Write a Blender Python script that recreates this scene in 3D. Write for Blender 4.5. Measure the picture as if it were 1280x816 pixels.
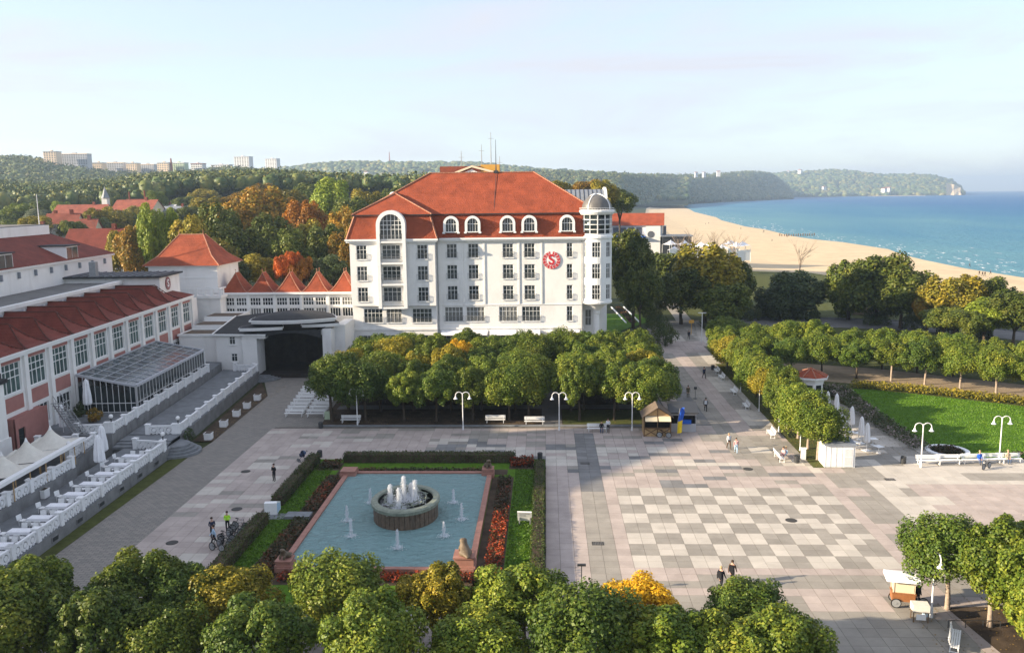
import bpy, bmesh, math, random
import numpy as np
from mathutils import Vector, Matrix

for o in list(bpy.data.objects): bpy.data.objects.remove(o)
S = bpy.context.scene
COL = S.collection
R = math.radians
rnd = random.Random(11)
nr = np.random.default_rng(11)

# ------------------------------------------------------------------ camera
FPX, CAMH = 1070.0, 28.0                      # focal length in photo pixels (1280 wide), eye height over the plaza
PITCH, ROLL, YAW = R(8.75), 0.012, R(2.3)
_f = Vector((-math.sin(YAW)*math.cos(PITCH), math.cos(YAW)*math.cos(PITCH), -math.sin(PITCH)))
_r = Vector((math.cos(YAW), math.sin(YAW), 0)); _u = _r.cross(_f)
CR = _r*math.cos(ROLL) - _u*math.sin(ROLL); CU = _u*math.cos(ROLL) + _r*math.sin(ROLL); CF = _f
cam = bpy.data.cameras.new('camera'); camo = bpy.data.objects.new('camera', cam); COL.objects.link(camo)
cam.sensor_width = 36; cam.lens = 36*FPX/1280; cam.clip_start = 0.5; cam.clip_end = 40000
camo.matrix_world = Matrix(((CR.x, CU.x, -CF.x, 0), (CR.y, CU.y, -CF.y, 0), (CR.z, CU.z, -CF.z, CAMH), (0, 0, 0, 1)))
S.camera = camo

# ------------------------------------------------------------------ sky and sun
SUN_AZ = math.atan2(-0.970, -0.243)           # clockwise from +Y
SUN_EL = R(17.0)
W = bpy.data.worlds.new('World'); S.world = W; W.use_nodes = True
nt = W.node_tree; nt.nodes.clear()
def WN(t, **k):
    n = nt.nodes.new(t)
    for a, b in k.items(): setattr(n, a, b)
    return n
sky = WN('ShaderNodeTexSky', sky_type='NISHITA', sun_disc=False, sun_elevation=SUN_EL, sun_rotation=SUN_AZ % (2*math.pi),
         air_density=1.0, dust_density=0.7, ozone_density=3.0)
tc = WN('ShaderNodeTexCoord'); mp = WN('ShaderNodeMapping'); mp.inputs['Scale'].default_value = (1.0, 1.6, 6.0)
nz = WN('ShaderNodeTexNoise'); nz.inputs['Scale'].default_value = 2.6; nz.inputs['Detail'].default_value = 7; nz.inputs['Roughness'].default_value = .6; nz.inputs['Distortion'].default_value = .5
rp = WN('ShaderNodeValToRGB'); rp.color_ramp.elements[0].position = .45; rp.color_ramp.elements[1].position = .72
rp.color_ramp.elements[1].color = (1, 1, 1, 1); rp.color_ramp.elements[0].color = (.60, .60, .60, 1)
mx = WN('ShaderNodeMix', data_type='RGBA'); mx.inputs[7].default_value = (2.36, 2.38, 2.60, 1)
bg = WN('ShaderNodeBackground'); bg.inputs['Strength'].default_value = 0.120
out = WN('ShaderNodeOutputWorld')
L_ = nt.links.new
L_(tc.outputs['Generated'], mp.inputs[0]); L_(mp.outputs[0], nz.inputs['Vector']); L_(nz.outputs['Fac'], rp.inputs[0])
L_(rp.outputs[0], mx.inputs[0]); L_(sky.outputs[0], mx.inputs[6]); L_(mx.outputs[2], bg.inputs[0]); L_(bg.outputs[0], out.inputs[0])
sl = bpy.data.lights.new('sun', 'SUN'); sl.energy = 4.7; sl.angle = R(0.6); sl.color = (1.0, .83, .60)
so = bpy.data.objects.new('sun', sl); COL.objects.link(so)
sd = Vector((math.sin(SUN_AZ)*math.cos(SUN_EL), math.cos(SUN_AZ)*math.cos(SUN_EL), math.sin(SUN_EL)))
so.rotation_euler = sd.to_track_quat('Z', 'Y').to_euler(); so.location = sd*300
S.view_settings.view_transform = 'Standard'; S.view_settings.look = 'None'
S.view_settings.gamma = 1; S.view_settings.use_curve_mapping = False; S.view_settings.exposure = 1.58
S.render.engine = 'CYCLES'
cy = S.cycles
cy.use_denoising = True; cy.max_bounces = 6; cy.diffuse_bounces = 3; cy.glossy_bounces = 2; cy.transmission_bounces = 3
cy.transparent_max_bounces = 6; cy.volume_bounces = 0; cy.use_adaptive_sampling = True; cy.caustics_reflective = False; cy.caustics_refractive = False

# ------------------------------------------------------------------ photo pixel -> place on a known plane
def ray(x, y): return CF + CR*((x-640)/FPX) - CU*((y-408)/FPX)
def G(x, y, z=0.0):
    d = ray(x, y); t = (z-CAMH)/d.z; return Vector((d.x*t, d.y*t, z))
def AY(x, y, Y0):
    d = ray(x, y); t = Y0/d.y; return Vector((d.x*t, Y0, d.z*t+CAMH))
def AD(x, y, dist):                            # at a horizontal distance
    d = ray(x, y); t = dist/math.hypot(d.x, d.y); return Vector((d.x*t, d.y*t, d.z*t+CAMH))

# ------------------------------------------------------------------ materials
MATS = {}
def node_mat(name):
    m = bpy.data.materials.new(name); m.use_nodes = True; MATS[name] = m
    return m, m.node_tree, m.node_tree.nodes['Principled BSDF']
def lk(t, a, b): t.links.new(a, b)
def mat(name, col, rough=.7, spec=.35, var=.18, vs=1.5, bump=0, bs=20, metal=0, orand=.0, detail=5, stain=None, isl=0):
    m, t, b = node_mat(name)
    b.inputs['Roughness'].default_value = rough; b.inputs['Specular IOR Level'].default_value = spec; b.inputs['Metallic'].default_value = metal
    g = t.nodes.new('ShaderNodeNewGeometry')
    n = t.nodes.new('ShaderNodeTexNoise'); n.inputs['Scale'].default_value = vs; n.inputs['Detail'].default_value = detail; n.inputs['Roughness'].default_value = .65
    lk(t, g.outputs['Position'], n.inputs['Vector'])
    mr = t.nodes.new('ShaderNodeMapRange'); mr.inputs[1].default_value = .3; mr.inputs[2].default_value = .7
    mr.inputs[3].default_value = 1-var; mr.inputs[4].default_value = 1+var
    lk(t, n.outputs['Fac'], mr.inputs[0])
    v = t.nodes.new('ShaderNodeVectorMath'); v.operation = 'SCALE'; v.inputs[0].default_value = col
    lk(t, mr.outputs[0], v.inputs['Scale']); last = v.outputs[0]
    if orand:
        oi = t.nodes.new('ShaderNodeObjectInfo'); m2 = t.nodes.new('ShaderNodeMapRange')
        m2.inputs[3].default_value = 1-orand; m2.inputs[4].default_value = 1+orand
        lk(t, oi.outputs['Random'], m2.inputs[0])
        v2 = t.nodes.new('ShaderNodeVectorMath'); v2.operation = 'SCALE'; lk(t, last, v2.inputs[0]); lk(t, m2.outputs[0], v2.inputs['Scale']); last = v2.outputs[0]
    if isl:
        m2 = t.nodes.new('ShaderNodeMapRange'); m2.inputs[3].default_value = 1-isl; m2.inputs[4].default_value = 1+isl
        oi = t.nodes.new('ShaderNodeObjectInfo'); am = t.nodes.new('ShaderNodeMath'); am.operation = 'ADD'; fr = t.nodes.new('ShaderNodeMath'); fr.operation = 'FRACT'
        lk(t, g.outputs['Random Per Island'], am.inputs[0]); lk(t, oi.outputs['Random'], am.inputs[1]); lk(t, am.outputs[0], fr.inputs[0]); lk(t, fr.outputs[0], m2.inputs[0])
        v2 = t.nodes.new('ShaderNodeVectorMath'); v2.operation = 'SCALE'; lk(t, last, v2.inputs[0]); lk(t, m2.outputs[0], v2.inputs['Scale']); last = v2.outputs[0]
    if stain:                                  # streaks of grime: (colour, scale, threshold)
        c, sc, th = stain
        mpn = t.nodes.new('ShaderNodeMapping'); mpn.inputs['Scale'].default_value = (1, 1, .22); lk(t, g.outputs['Position'], mpn.inputs[0])
        n2 = t.nodes.new('ShaderNodeTexNoise'); n2.inputs['Scale'].default_value = sc; n2.inputs['Detail'].default_value = 6
        lk(t, mpn.outputs[0], n2.inputs['Vector'])
        r2 = t.nodes.new('ShaderNodeMapRange'); r2.inputs[1].default_value = th; r2.inputs[2].default_value = th+.22; r2.inputs[4].default_value = .6
        lk(t, n2.outputs['Fac'], r2.inputs[0])
        mm = t.nodes.new('ShaderNodeMix'); mm.data_type = 'RGBA'; mm.inputs[7].default_value = (*c, 1)
        lk(t, r2.outputs[0], mm.inputs[0]); lk(t, last, mm.inputs[6]); last = mm.outputs[2]
    lk(t, last, b.inputs['Base Color'])
    if bump:
        n3 = t.nodes.new('ShaderNodeTexNoise'); n3.inputs['Scale'].default_value = bs; n3.inputs['Detail'].default_value = 4
        lk(t, g.outputs['Position'], n3.inputs['Vector'])
        bp = t.nodes.new('ShaderNodeBump'); bp.inputs['Strength'].default_value = bump; bp.inputs['Distance'].default_value = .05
        lk(t, n3.outputs['Fac'], bp.inputs['Height']); lk(t, bp.outputs[0], b.inputs['Normal'])
    return m
def leaf_mat(name, stops, transl=.24, orand=.22):
    m, t, b = node_mat(name)
    g = t.nodes.new('ShaderNodeNewGeometry'); oi = t.nodes.new('ShaderNodeObjectInfo')
    r = t.nodes.new('ShaderNodeValToRGB'); e = r.color_ramp.elements
    while len(e) < len(stops): e.new(.5)
    for k, (p, c) in enumerate(stops): e[k].position = p; e[k].color = (*c, 1)
    n = t.nodes.new('ShaderNodeTexNoise'); n.inputs['Scale'].default_value = .35; n.inputs['Detail'].default_value = 2
    lk(t, g.outputs['Position'], n.inputs['Vector'])
    ma = t.nodes.new('ShaderNodeMath'); ma.operation = 'MULTIPLY_ADD'; ma.inputs[1].default_value = .55
    mb = t.nodes.new('ShaderNodeMath'); mb.operation = 'MULTIPLY_ADD'; mb.inputs[1].default_value = 1.1; mb.inputs[2].default_value = -.33
    lk(t, n.outputs['Fac'], mb.inputs[0]); lk(t, g.outputs['Random Per Island'], ma.inputs[0]); lk(t, mb.outputs[0], ma.inputs[2])
    lk(t, ma.outputs[0], r.inputs[0])
    mr = t.nodes.new('ShaderNodeMapRange'); mr.inputs[3].default_value = 1-orand; mr.inputs[4].default_value = 1+orand
    lk(t, oi.outputs['Random'], mr.inputs[0])
    v = t.nodes.new('ShaderNodeVectorMath'); v.operation = 'SCALE'; lk(t, r.outputs[0], v.inputs[0]); lk(t, mr.outputs[0], v.inputs['Scale'])
    lk(t, v.outputs[0], b.inputs['Base Color']); b.inputs['Roughness'].default_value = .5; b.inputs['Specular IOR Level'].default_value = .25
    tr = t.nodes.new('ShaderNodeBsdfTranslucent'); lk(t, v.outputs[0], tr.inputs[0])
    ms = t.nodes.new('ShaderNodeMixShader'); ms.inputs[0].default_value = transl
    lk(t, b.outputs[0], ms.inputs[1]); lk(t, tr.outputs[0], ms.inputs[2]); lk(t, ms.outputs[0], t.nodes['Material Output'].inputs[0])
    return m
def roof_mat(name, col, vs=.5):
    m = mat(name, col, rough=.75, spec=.2, var=.30, vs=vs, detail=9); t = m.node_tree; b = t.nodes['Principled BSDF']
    g = t.nodes.new('ShaderNodeNewGeometry')
    w = t.nodes.new('ShaderNodeTexWave'); w.bands_direction = 'Z'; w.wave_profile = 'SAW'; w.inputs['Scale'].default_value = 1.1; w.inputs['Distortion'].default_value = .3
    w2 = t.nodes.new('ShaderNodeTexNoise'); w2.inputs['Scale'].default_value = 5; w2.inputs['Detail'].default_value = 3
    lk(t, g.outputs['Position'], w.inputs['Vector']); lk(t, g.outputs['Position'], w2.inputs['Vector'])
    ad = t.nodes.new('ShaderNodeMath'); ad.operation = 'ADD'; lk(t, w.outputs['Fac'], ad.inputs[0]); lk(t, w2.outputs['Fac'], ad.inputs[1])
    bp = t.nodes.new('ShaderNodeBump'); bp.inputs['Strength'].default_value = .9; bp.inputs['Distance'].default_value = .10
    lk(t, ad.outputs[0], bp.inputs['Height']); lk(t, bp.outputs[0], b.inputs['Normal'])
    return m

mat('white_wall', (.76, .75, .73), .8, .2, .06, .35, .15, 30, stain=((.55, .53, .50), .55, .56))
mat('white_paint', (.78, .78, .77), .5, .4, .05, 3)
mat('white_bal', (.80, .80, .80), .7, .25, .06, 2, .1, 25, stain=((.55, .54, .52), 1.5, .62))
mat('white_cloth', (.80, .80, .82), .9, .1, .05, 4, .2, 8)
mat('cream_cloth', (.66, .63, .56), .9, .1, .08, 2, .2, 6)
mat('pink_render', (.35, .16, .14), .85, .2, .12, 1)
mat('lead', (.028, .029, .032), .75, .25, .3, 1.2, .2, 10)
mat('dome_metal', (.11, .105, .10), .45, .5, .2, 1.5); mat('lead_pale', (.20, .22, .25), .6, .4, .15, 1.2)
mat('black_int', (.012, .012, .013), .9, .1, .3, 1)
mat('stage_dark', (.03, .025, .022), .8, .2, .3, 1)
m = mat('glass', (.018, .026, .028), .07, .6, .5, .9)
mat('glass_b', (.045, .055, .058), .09, .6, .4, .9); mat('glass_curtain', (.17, .17, .16), .2, .5, .35, 5)
mat('glass_green', (.05, .09, .085), .12, .5, .5, .5)
mat('glass_roof', (.045, .06, .068), .16, .6, .5, .6, stain=((.16, .17, .17), .8, .58))
roof_mat('roof_orange', (.275, .062, .028))
roof_mat('roof_dark', (.165, .036, .024))
roof_mat('roof_far', (.24, .07, .045))
mat('ridge_dark', (.10, .035, .025), .8, .2, .3, 4); mat('ridge', (.36, .17, .11), .8, .2, .3, 4)
mat('metal_white', (.72, .72, .72), .4, .5, .04, 3)
mat('metal_dark', (.03, .032, .035), .45, .5, .2, 3)
mat('metal_grey', (.25, .26, .27), .4, .5, .15, 3)
mat('concrete', (.20, .20, .20), .85, .2, .25, .8, .3, 14, stain=((.09, .09, .09), 1.0, .55))
mat('terrace_paving', (.17, .18, .19), .8, .25, .22, .9, .2, 9)
mat('step_stone', (.19, .20, .21), .85, .2, .2, 1.5)
mat('asphalt', (.16, .155, .15), .9, .2, .2, .5, .2, 20)
mat('soil', (.075, .055, .038), .95, .1, .45, .7, .5, 12)
mat('sand', (.60, .475, .31), .95, .1, .13, .12, .5, 1.2)
mat('sand_path', (.30, .235, .165), .95, .1, .2, .5, .3, 12)
mat('red_stone', (.34, .17, .13), .7, .3, .18, 2.0, .2, 15)
mat('bronze_green', (.21, .235, .185), .6, .35, .3, 3, .2, 12)
mat('drum_brown', (.13, .09, .062), .55, .4, .5, 2.5, .4, 9)
mat('statue', (.13, .095, .06), .6, .35, .35, 6, .3, 20)
mat('bark', (.075, .058, .042), .95, .1, .35, 4, .6, 14)
mat('bark_pale', (.30, .24, .19), .95, .1, .25, 4, .4, 14)
mat('wood_light', (.44, .29, .14), .7, .3, .18, 5)
mat('wood_brown', (.16, .095, .05), .75, .3, .25, 5)
mat('wood_orange', (.27, .11, .04), .5, .4, .2, 5)
mat('roof_board', (.13, .10, .075), .85, .2, .25, 4)
mat('red_paint', (.50, .02, .03), .5, .4, .05, 3)
mat('dark_red', (.20, .012, .02), .5, .4, .1, 3)
mat('cream_paint', (.66, .57, .40), .75, .25, .08, 1)
mat('ochre', (.55, .30, .06), .75, .25, .1, .5)
mat('flat_cream', (.74, .58, .42), .8, .2, .08, .05)
mat('flat_grey', (.42, .43, .46), .8, .2, .08, .05)
mat('flat_green', (.45, .55, .38), .8, .2, .08, .05)
mat('flat_white', (.62, .62, .62), .8, .2, .05, .05)
mat('pane_far', (.10, .11, .13), .3, .4, .2, .05)
mat('blue', (.02, .10, .50), .6, .3, .1, 3); mat('yellow', (.75, .55, .02), .6, .3, .1, 3)
mat('skin', (.50, .30, .22), .6, .3, .05, 4)
mat('hair', (.05, .032, .022), .8, .2, .3, 9); mat('hair_fair', (.38, .28, .16), .8, .2, .2, 9)
for n_, c_ in dict(cl_black=(.015, .016, .02), cl_navy=(.025, .035, .07), cl_white=(.62, .64, .68), cl_paleblue=(.40, .55, .70), cl_hivis=(.42, .80, .04), cl_blue=(.03, .12, .52),
                   cl_pink=(.60, .36, .36), cl_brown=(.10, .06, .04), cl_denim=(.07, .10, .17), cl_beige=(.42, .34, .25), cl_teal=(.03, .25, .30), cl_red=(.45, .04, .05), cl_olive=(.09, .08, .04)).items():
    mat(n_, c_, .85, .15, .15, 6, .2, 10)
mat('rubber', (.012, .012, .012), .8, .2, .2, 5)
mat('slab_pink', (.405, .343, .308), .85, .25, .13, .5, .12, 25, isl=.07, stain=((.25, .21, .185), .35, .56)); mat('slab_grey', (.285, .262, .228), .85, .25, .14, .5, .12, 25, isl=.08, stain=((.20, .18, .16), .35, .56))
mat('slab_cream', (.485, .445, .39), .85, .25, .10, .5, .12, 25, isl=.07, stain=((.33, .30, .26), .35, .56)); mat('slab_dark', (.185, .182, .178), .8, .3, .16, .5, .12, 25, isl=.16)
mat('mortar', (.15, .135, .115), .95, .1, .3, 1.2)
mat('iron', (.045, .042, .038), .7, .4, .3, 6)
mat('foam', (.85, .87, .88), .9, .1, .05, 1)
leaf_mat('leaf_linden', [(.0, (.045, .090, .012)), (.40, (.105, .155, .017)), (.75, (.195, .225, .024)), (1, (.34, .32, .04))])
leaf_mat('leaf_linden_dark', [(.0, (.036, .076, .012)), (.5, (.08, .13, .017)), (1, (.19, .22, .03))])
leaf_mat('leaf_linden_yellow', [(.0, (.09, .12, .013)), (.4, (.22, .20, .02)), (.75, (.38, .30, .025)), (1, (.52, .36, .03))])
leaf_mat('leaf_golden', [(.0, (.35, .22, .012)), (.5, (.62, .37, .015)), (1, (.75, .50, .04))], .3)
leaf_mat('leaf_oak', [(.0, (.04, .068, .012)), (.5, (.095, .125, .018)), (1, (.21, .205, .03))])
leaf_mat('leaf_olive', [(.0, (.09, .10, .012)), (.5, (.24, .21, .022)), (1, (.44, .31, .03))])
leaf_mat('leaf_rust', [(.0, (.08, .085, .012)), (.35, (.20, .15, .018)), (.7, (.38, .20, .02)), (1, (.50, .29, .03))])
leaf_mat('leaf_orange', [(.0, (.14, .09, .010)), (.4, (.36, .15, .015)), (1, (.58, .23, .02))])
leaf_mat('leaf_red', [(.0, (.12, .08, .010)), (.4, (.40, .09, .012)), (1, (.62, .16, .02))])
leaf_mat('leaf_bright', [(.0, (.10, .15, .014)), (.5, (.20, .26, .025)), (1, (.32, .34, .04))])
leaf_mat('leaf_dark', [(.0, (.030, .052, .020)), (.5, (.065, .095, .032)), (1, (.14, .16, .05))])
leaf_mat('leaf_hedge', [(.0, (.022, .045, .010)), (.5, (.055, .085, .016)), (1, (.13, .14, .03))])
leaf_mat('leaf_grey', [(.0, (.07, .09, .05)), (.5, (.14, .16, .09)), (1, (.25, .25, .15))])
leaf_mat('flower_red', [(.0, (.03, .04, .010)), (.40, (.09, .05, .02)), (.58, (.33, .045, .02)), (.85, (.45, .10, .02)), (1, (.55, .30, .04))])
leaf_mat('flower_dark', [(.0, (.022, .035, .010)), (.55, (.06, .05, .022)), (.82, (.14, .045, .02)), (1, (.30, .06, .02))])
leaf_mat('flower_pale', [(.0, (.03, .05, .014)), (.55, (.07, .085, .03)), (.80, (.30, .22, .22)), (1, (.55, .50, .45))])
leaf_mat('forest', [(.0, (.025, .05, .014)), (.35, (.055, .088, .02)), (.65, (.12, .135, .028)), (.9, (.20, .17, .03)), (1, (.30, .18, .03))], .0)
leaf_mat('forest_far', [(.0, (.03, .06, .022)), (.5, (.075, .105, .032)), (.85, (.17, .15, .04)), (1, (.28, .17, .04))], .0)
leaf_mat('grass_blade', [(.0, (.05, .12, .008)), (.5, (.09, .19, .011)), (1, (.16, .25, .02))], .3)
leaf_mat('leaf_litter', [(.0, (.06, .05, .02)), (.5, (.20, .12, .03)), (1, (.40, .26, .05))], .0)
def M(n): return MATS[n]
def grass_mat(name, col):
    m = mat(name, col, .9, .1, .28, 1.2, .7, 22); return m
grass_mat('lawn', (.075, .155, .012)); grass_mat('grass_dry', (.075, .085, .025)); grass_mat('ground_green', (.05, .06, .025)); grass_mat('hill_ground', (.035, .045, .02))
# water
def water_mat(name, col, rough, scale, strength, dist):
    m, t, b = node_mat(name); b.inputs['Base Color'].default_value = (*col, 1); b.inputs['Roughness'].default_value = rough; b.inputs['IOR'].default_value = 1.33
    g = t.nodes.new('ShaderNodeNewGeometry'); mpn = t.nodes.new('ShaderNodeMapping'); mpn.inputs['Scale'].default_value = (1, 1.6, 1)
    lk(t, g.outputs['Position'], mpn.inputs[0])
    n = t.nodes.new('ShaderNodeTexNoise'); n.inputs['Scale'].default_value = scale; n.inputs['Detail'].default_value = 6; n.inputs['Roughness'].default_value = .6; n.inputs['Distortion'].default_value = .4
    lk(t, mpn.outputs[0], n.inputs['Vector'])
    bp = t.nodes.new('ShaderNodeBump'); bp.inputs['Strength'].default_value = strength; bp.inputs['Distance'].default_value = dist
    lk(t, n.outputs['Fac'], bp.inputs['Height']); lk(t, bp.outputs[0], b.inputs['Normal'])
    return m, t, b, g
water_mat('pool_water', (.24, .405, .41), .06, 1.3, 1.0, .75)
m, t, b, g = water_mat('sea_water', (.03, .20, .30), .45, .13, 1.0, 1.6)
# shallow sandbars: turquoise and blue bands that run along the shore
sx = t.nodes.new('ShaderNodeSeparateXYZ'); lk(t, g.outputs['Position'], sx.inputs[0])
mp2 = t.nodes.new('ShaderNodeMapping'); mp2.inputs['Scale'].default_value = (.012, .0035, 1); lk(t, g.outputs['Position'], mp2.inputs[0])
n4 = t.nodes.new('ShaderNodeTexNoise'); n4.inputs['Scale'].default_value = 1.0; n4.inputs['Detail'].default_value = 5; lk(t, mp2.outputs[0], n4.inputs['Vector'])
mr4 = t.nodes.new('ShaderNodeMapRange'); mr4.inputs[1].default_value = 180; mr4.inputs[2].default_value = 900; lk(t, sx.outputs[0], mr4.inputs[0])
a4 = t.nodes.new('ShaderNodeMath'); a4.operation = 'ADD'; lk(t, mr4.outputs[0], a4.inputs[0])
b4 = t.nodes.new('ShaderNodeMath'); b4.operation = 'MULTIPLY_ADD'; b4.inputs[1].default_value = .9; b4.inputs[2].default_value = -.45; lk(t, n4.outputs['Fac'], b4.inputs[0]); lk(t, b4.outputs[0], a4.inputs[1])
r4 = t.nodes.new('ShaderNodeValToRGB'); r4.color_ramp.elements[0].color = (.105, .245, .30, 1); r4.color_ramp.elements[1].color = (.022, .115, .275, 1)
t.nodes['Principled BSDF'].inputs['Specular IOR Level'].default_value = .06
e4 = r4.color_ramp.elements.new(.45); e4.color = (.045, .17, .285, 1); lk(t, a4.outputs[0], r4.inputs[0]); lk(t, r4.outputs[0], b.inputs['Base Color'])
# grey block paving of the walkway
m = mat('block_paving', (.235, .215, .19), .85, .25, .15, .6); t = m.node_tree; b = t.nodes['Principled BSDF']
g = t.nodes.new('ShaderNodeNewGeometry'); bk = t.nodes.new('ShaderNodeTexBrick'); bk.inputs['Scale'].default_value = 1.0; bk.inputs['Brick Width'].default_value = .6; bk.inputs['Row Height'].default_value = .3
bk.inputs['Mortar Size'].default_value = .02; bk.inputs['Color1'].default_value = (.27, .245, .215, 1); bk.inputs['Color2'].default_value = (.21, .195, .175, 1); bk.inputs['Mortar'].default_value = (.11, .10, .09, 1)
lk(t, g.outputs['Position'], bk.inputs['Vector']); lk(t, bk.outputs['Color'], b.inputs['Base Color'])
# jets
m, t, b = node_mat('jet'); b.inputs['Base Color'].default_value = (.9, .92, .95, 1); b.inputs['Roughness'].default_value = .5
trn = t.nodes.new('ShaderNodeBsdfTranslucent'); trn.inputs[0].default_value = (.9, .92, .95, 1)
tp = t.nodes.new('ShaderNodeBsdfTransparent'); m1 = t.nodes.new('ShaderNodeMixShader'); m2 = t.nodes.new('ShaderNodeMixShader')
m1.inputs[0].default_value = .45; m2.inputs[0].default_value = .22
lk(t, b.outputs[0], m1.inputs[1]); lk(t, trn.outputs[0], m1.inputs[2]); lk(t, m1.outputs[0], m2.inputs[1]); lk(t, tp.outputs[0], m2.inputs[2]); lk(t, m2.outputs[0], t.nodes['Material Output'].inputs[0])
# ------------------------------------------------------------------ mesh helpers
class MB:
    def __init__(s): s.v = []; s.f = []; s.m = []; s.T = None
    def add(s, vs, fs, m=0):
        o = len(s.v)
        if s.T is not None: vs = [tuple(s.T @ Vector(p)) for p in vs]
        s.v += [tuple(p) for p in vs]; s.f += [tuple(i+o for i in f) for f in fs]; s.m += [m]*len(fs); return s
    def box(s, x0, x1, y0, y1, z0, z1, m=0):
        return s.add([(x0,y0,z0),(x1,y0,z0),(x1,y1,z0),(x0,y1,z0),(x0,y0,z1),(x1,y0,z1),(x1,y1,z1),(x0,y1,z1)],
                     [(0,3,2,1),(4,5,6,7),(0,1,5,4),(1,2,6,5),(2,3,7,6),(3,0,4,7)], m)
    def bar(s, p, q, w, h=None, m=0):
        p = Vector(p); q = Vector(q); h = h or w; d = (q-p).normalized()
        a = d.cross(Vector((0,0,1)))
        if a.length < 1e-4: a = Vector((1,0,0))
        a.normalize(); b = a.cross(d)
        a = a*w/2; b = b*h/2
        return s.add([p-a-b, p+a-b, p+a+b, p-a+b, q-a-b, q+a-b, q+a+b, q-a+b], [(3,2,1,0),(4,5,6,7),(0,1,5,4),(1,2,6,5),(2,3,7,6),(3,0,4,7)], m)
    def tube(s, pts, r, n=8, m=0):
        pts = [Vector(p) for p in pts]; k = len(pts)
        rs = r if isinstance(r, (list, tuple)) else [r]*k
        vs = []; prev = None
        for i, p in enumerate(pts):
            d = (pts[min(i+1, k-1)]-pts[max(i-1, 0)]).normalized()
            a = prev if prev is not None else (Vector((0,0,1)) if abs(d.z) < .9 else Vector((1,0,0)))
            a = a-d*a.dot(d)
            if a.length < 1e-5: a = Vector((1,0,0)) if abs(d.x) < .9 else Vector((0,1,0)); a = a-d*a.dot(d)
            a.normalize(); prev = a; b = d.cross(a)
            vs += [p+(a*math.cos(2*math.pi*j/n)+b*math.sin(2*math.pi*j/n))*rs[i] for j in range(n)]
        fs = [(i*n+j, i*n+(j+1) % n, (i+1)*n+(j+1) % n, (i+1)*n+j) for i in range(k-1) for j in range(n)]
        fs += [tuple(range(n))[::-1], tuple((k-1)*n+j for j in range(n))]
        return s.add(vs, fs, m)
    def lathe(s, prof, n=16, c=(0,0,0), m=0, a0=0, a1=2*math.pi, sx=1, sy=1):
        full = abs(a1-a0-2*math.pi) < 1e-6; k = n if full else n+1
        vs = [(c[0]+r*sx*math.cos(a0+(a1-a0)*j/n), c[1]+r*sy*math.sin(a0+(a1-a0)*j/n), c[2]+z) for r, z in prof for j in range(k)]
        fs = []
        for i in range(len(prof)-1):
            for j in range(n):
                j2 = (j+1) % k if full else j+1
                fs.append((i*k+j, i*k+j2, (i+1)*k+j2, (i+1)*k+j))
        if full:
            if prof[0][0] > 1e-3: fs.append(tuple(range(k))[::-1])
            if prof[-1][0] > 1e-3: fs.append(tuple((len(prof)-1)*k+j for j in range(k)))
        return s.add(vs, fs, m)
    def prism(s, poly, z0, z1, m=0, mtop=None):
        n = len(poly); vs = [(x,y,z0) for x,y in poly]+[(x,y,z1) for x,y in poly]
        s.add(vs, [tuple(range(n))[::-1]]+[(i,(i+1) % n,n+(i+1) % n,n+i) for i in range(n)], m)
        return s.add([(x,y,z1) for x,y in poly], [tuple(range(n))], m if mtop is None else mtop)
    def prism_y(s, poly, y0, y1, m=0):
        n = len(poly); vs = [(x,y0,z) for x,z in poly]+[(x,y1,z) for x,z in poly]
        return s.add(vs, [tuple(range(n)), tuple(range(n, 2*n))[::-1]]+[(i,n+i,n+(i+1) % n,(i+1) % n) for i in range(n)], m)
    def prism_x(s, poly, x0, x1, m=0):
        n = len(poly); vs = [(x0,y,z) for y,z in poly]+[(x1,y,z) for y,z in poly]
        return s.add(vs, [tuple(range(n)), tuple(range(n, 2*n))[::-1]]+[(i,n+i,n+(i+1) % n,(i+1) % n) for i in range(n)], m)
    def facade(s, x0, x1, z0, z1, ops, y=0, depth=.25, m=0):
        """wall face looking to -y with real openings and reveals"""
        xs = sorted({x0, x1, *[o[0] for o in ops], *[o[1] for o in ops]}); zs = sorted({z0, z1, *[o[2] for o in ops], *[o[3] for o in ops]})
        for a, b in zip(xs, xs[1:]):
            run = None
            for c, d in zip(zs, zs[1:]):
                hole = any(o[0]-1e-6 <= a and b <= o[1]+1e-6 and o[2]-1e-6 <= c and d <= o[3]+1e-6 for o in ops)
                if hole:
                    if run: s.add([(a,y,run[0]),(b,y,run[0]),(b,y,run[1]),(a,y,run[1])], [(0,1,2,3)], m); run = None
                else: run = (run[0], d) if run else (c, d)
            if run: s.add([(a,y,run[0]),(b,y,run[0]),(b,y,run[1]),(a,y,run[1])], [(0,1,2,3)], m)
        for a, b, c, d in ops:
            e = y+depth
            s.add([(a,y,c),(b,y,c),(b,y,d),(a,y,d),(a,e,c),(b,e,c),(b,e,d),(a,e,d)], [(0,4,5,1),(1,5,6,2),(2,6,7,3),(3,7,4,0)], m)
        return s
    def mesh(s, name, mats, smooth=False):
        me = bpy.data.meshes.new(name); me.from_pydata(s.v, [], s.f)
        for mm in (mats if isinstance(mats, (list, tuple)) else [mats]): me.materials.append(M(mm) if isinstance(mm, str) else mm)
        if any(s.m): me.polygons.foreach_set('material_index', s.m)
        if smooth: me.polygons.foreach_set('use_smooth', [True]*len(s.f))
        me.update(); return me
    def obj(s, name, mats, parent=None, loc=None, rz=0, smooth=False):
        return inst(name, s.mesh(name, mats, smooth), parent, loc, rz)
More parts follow.
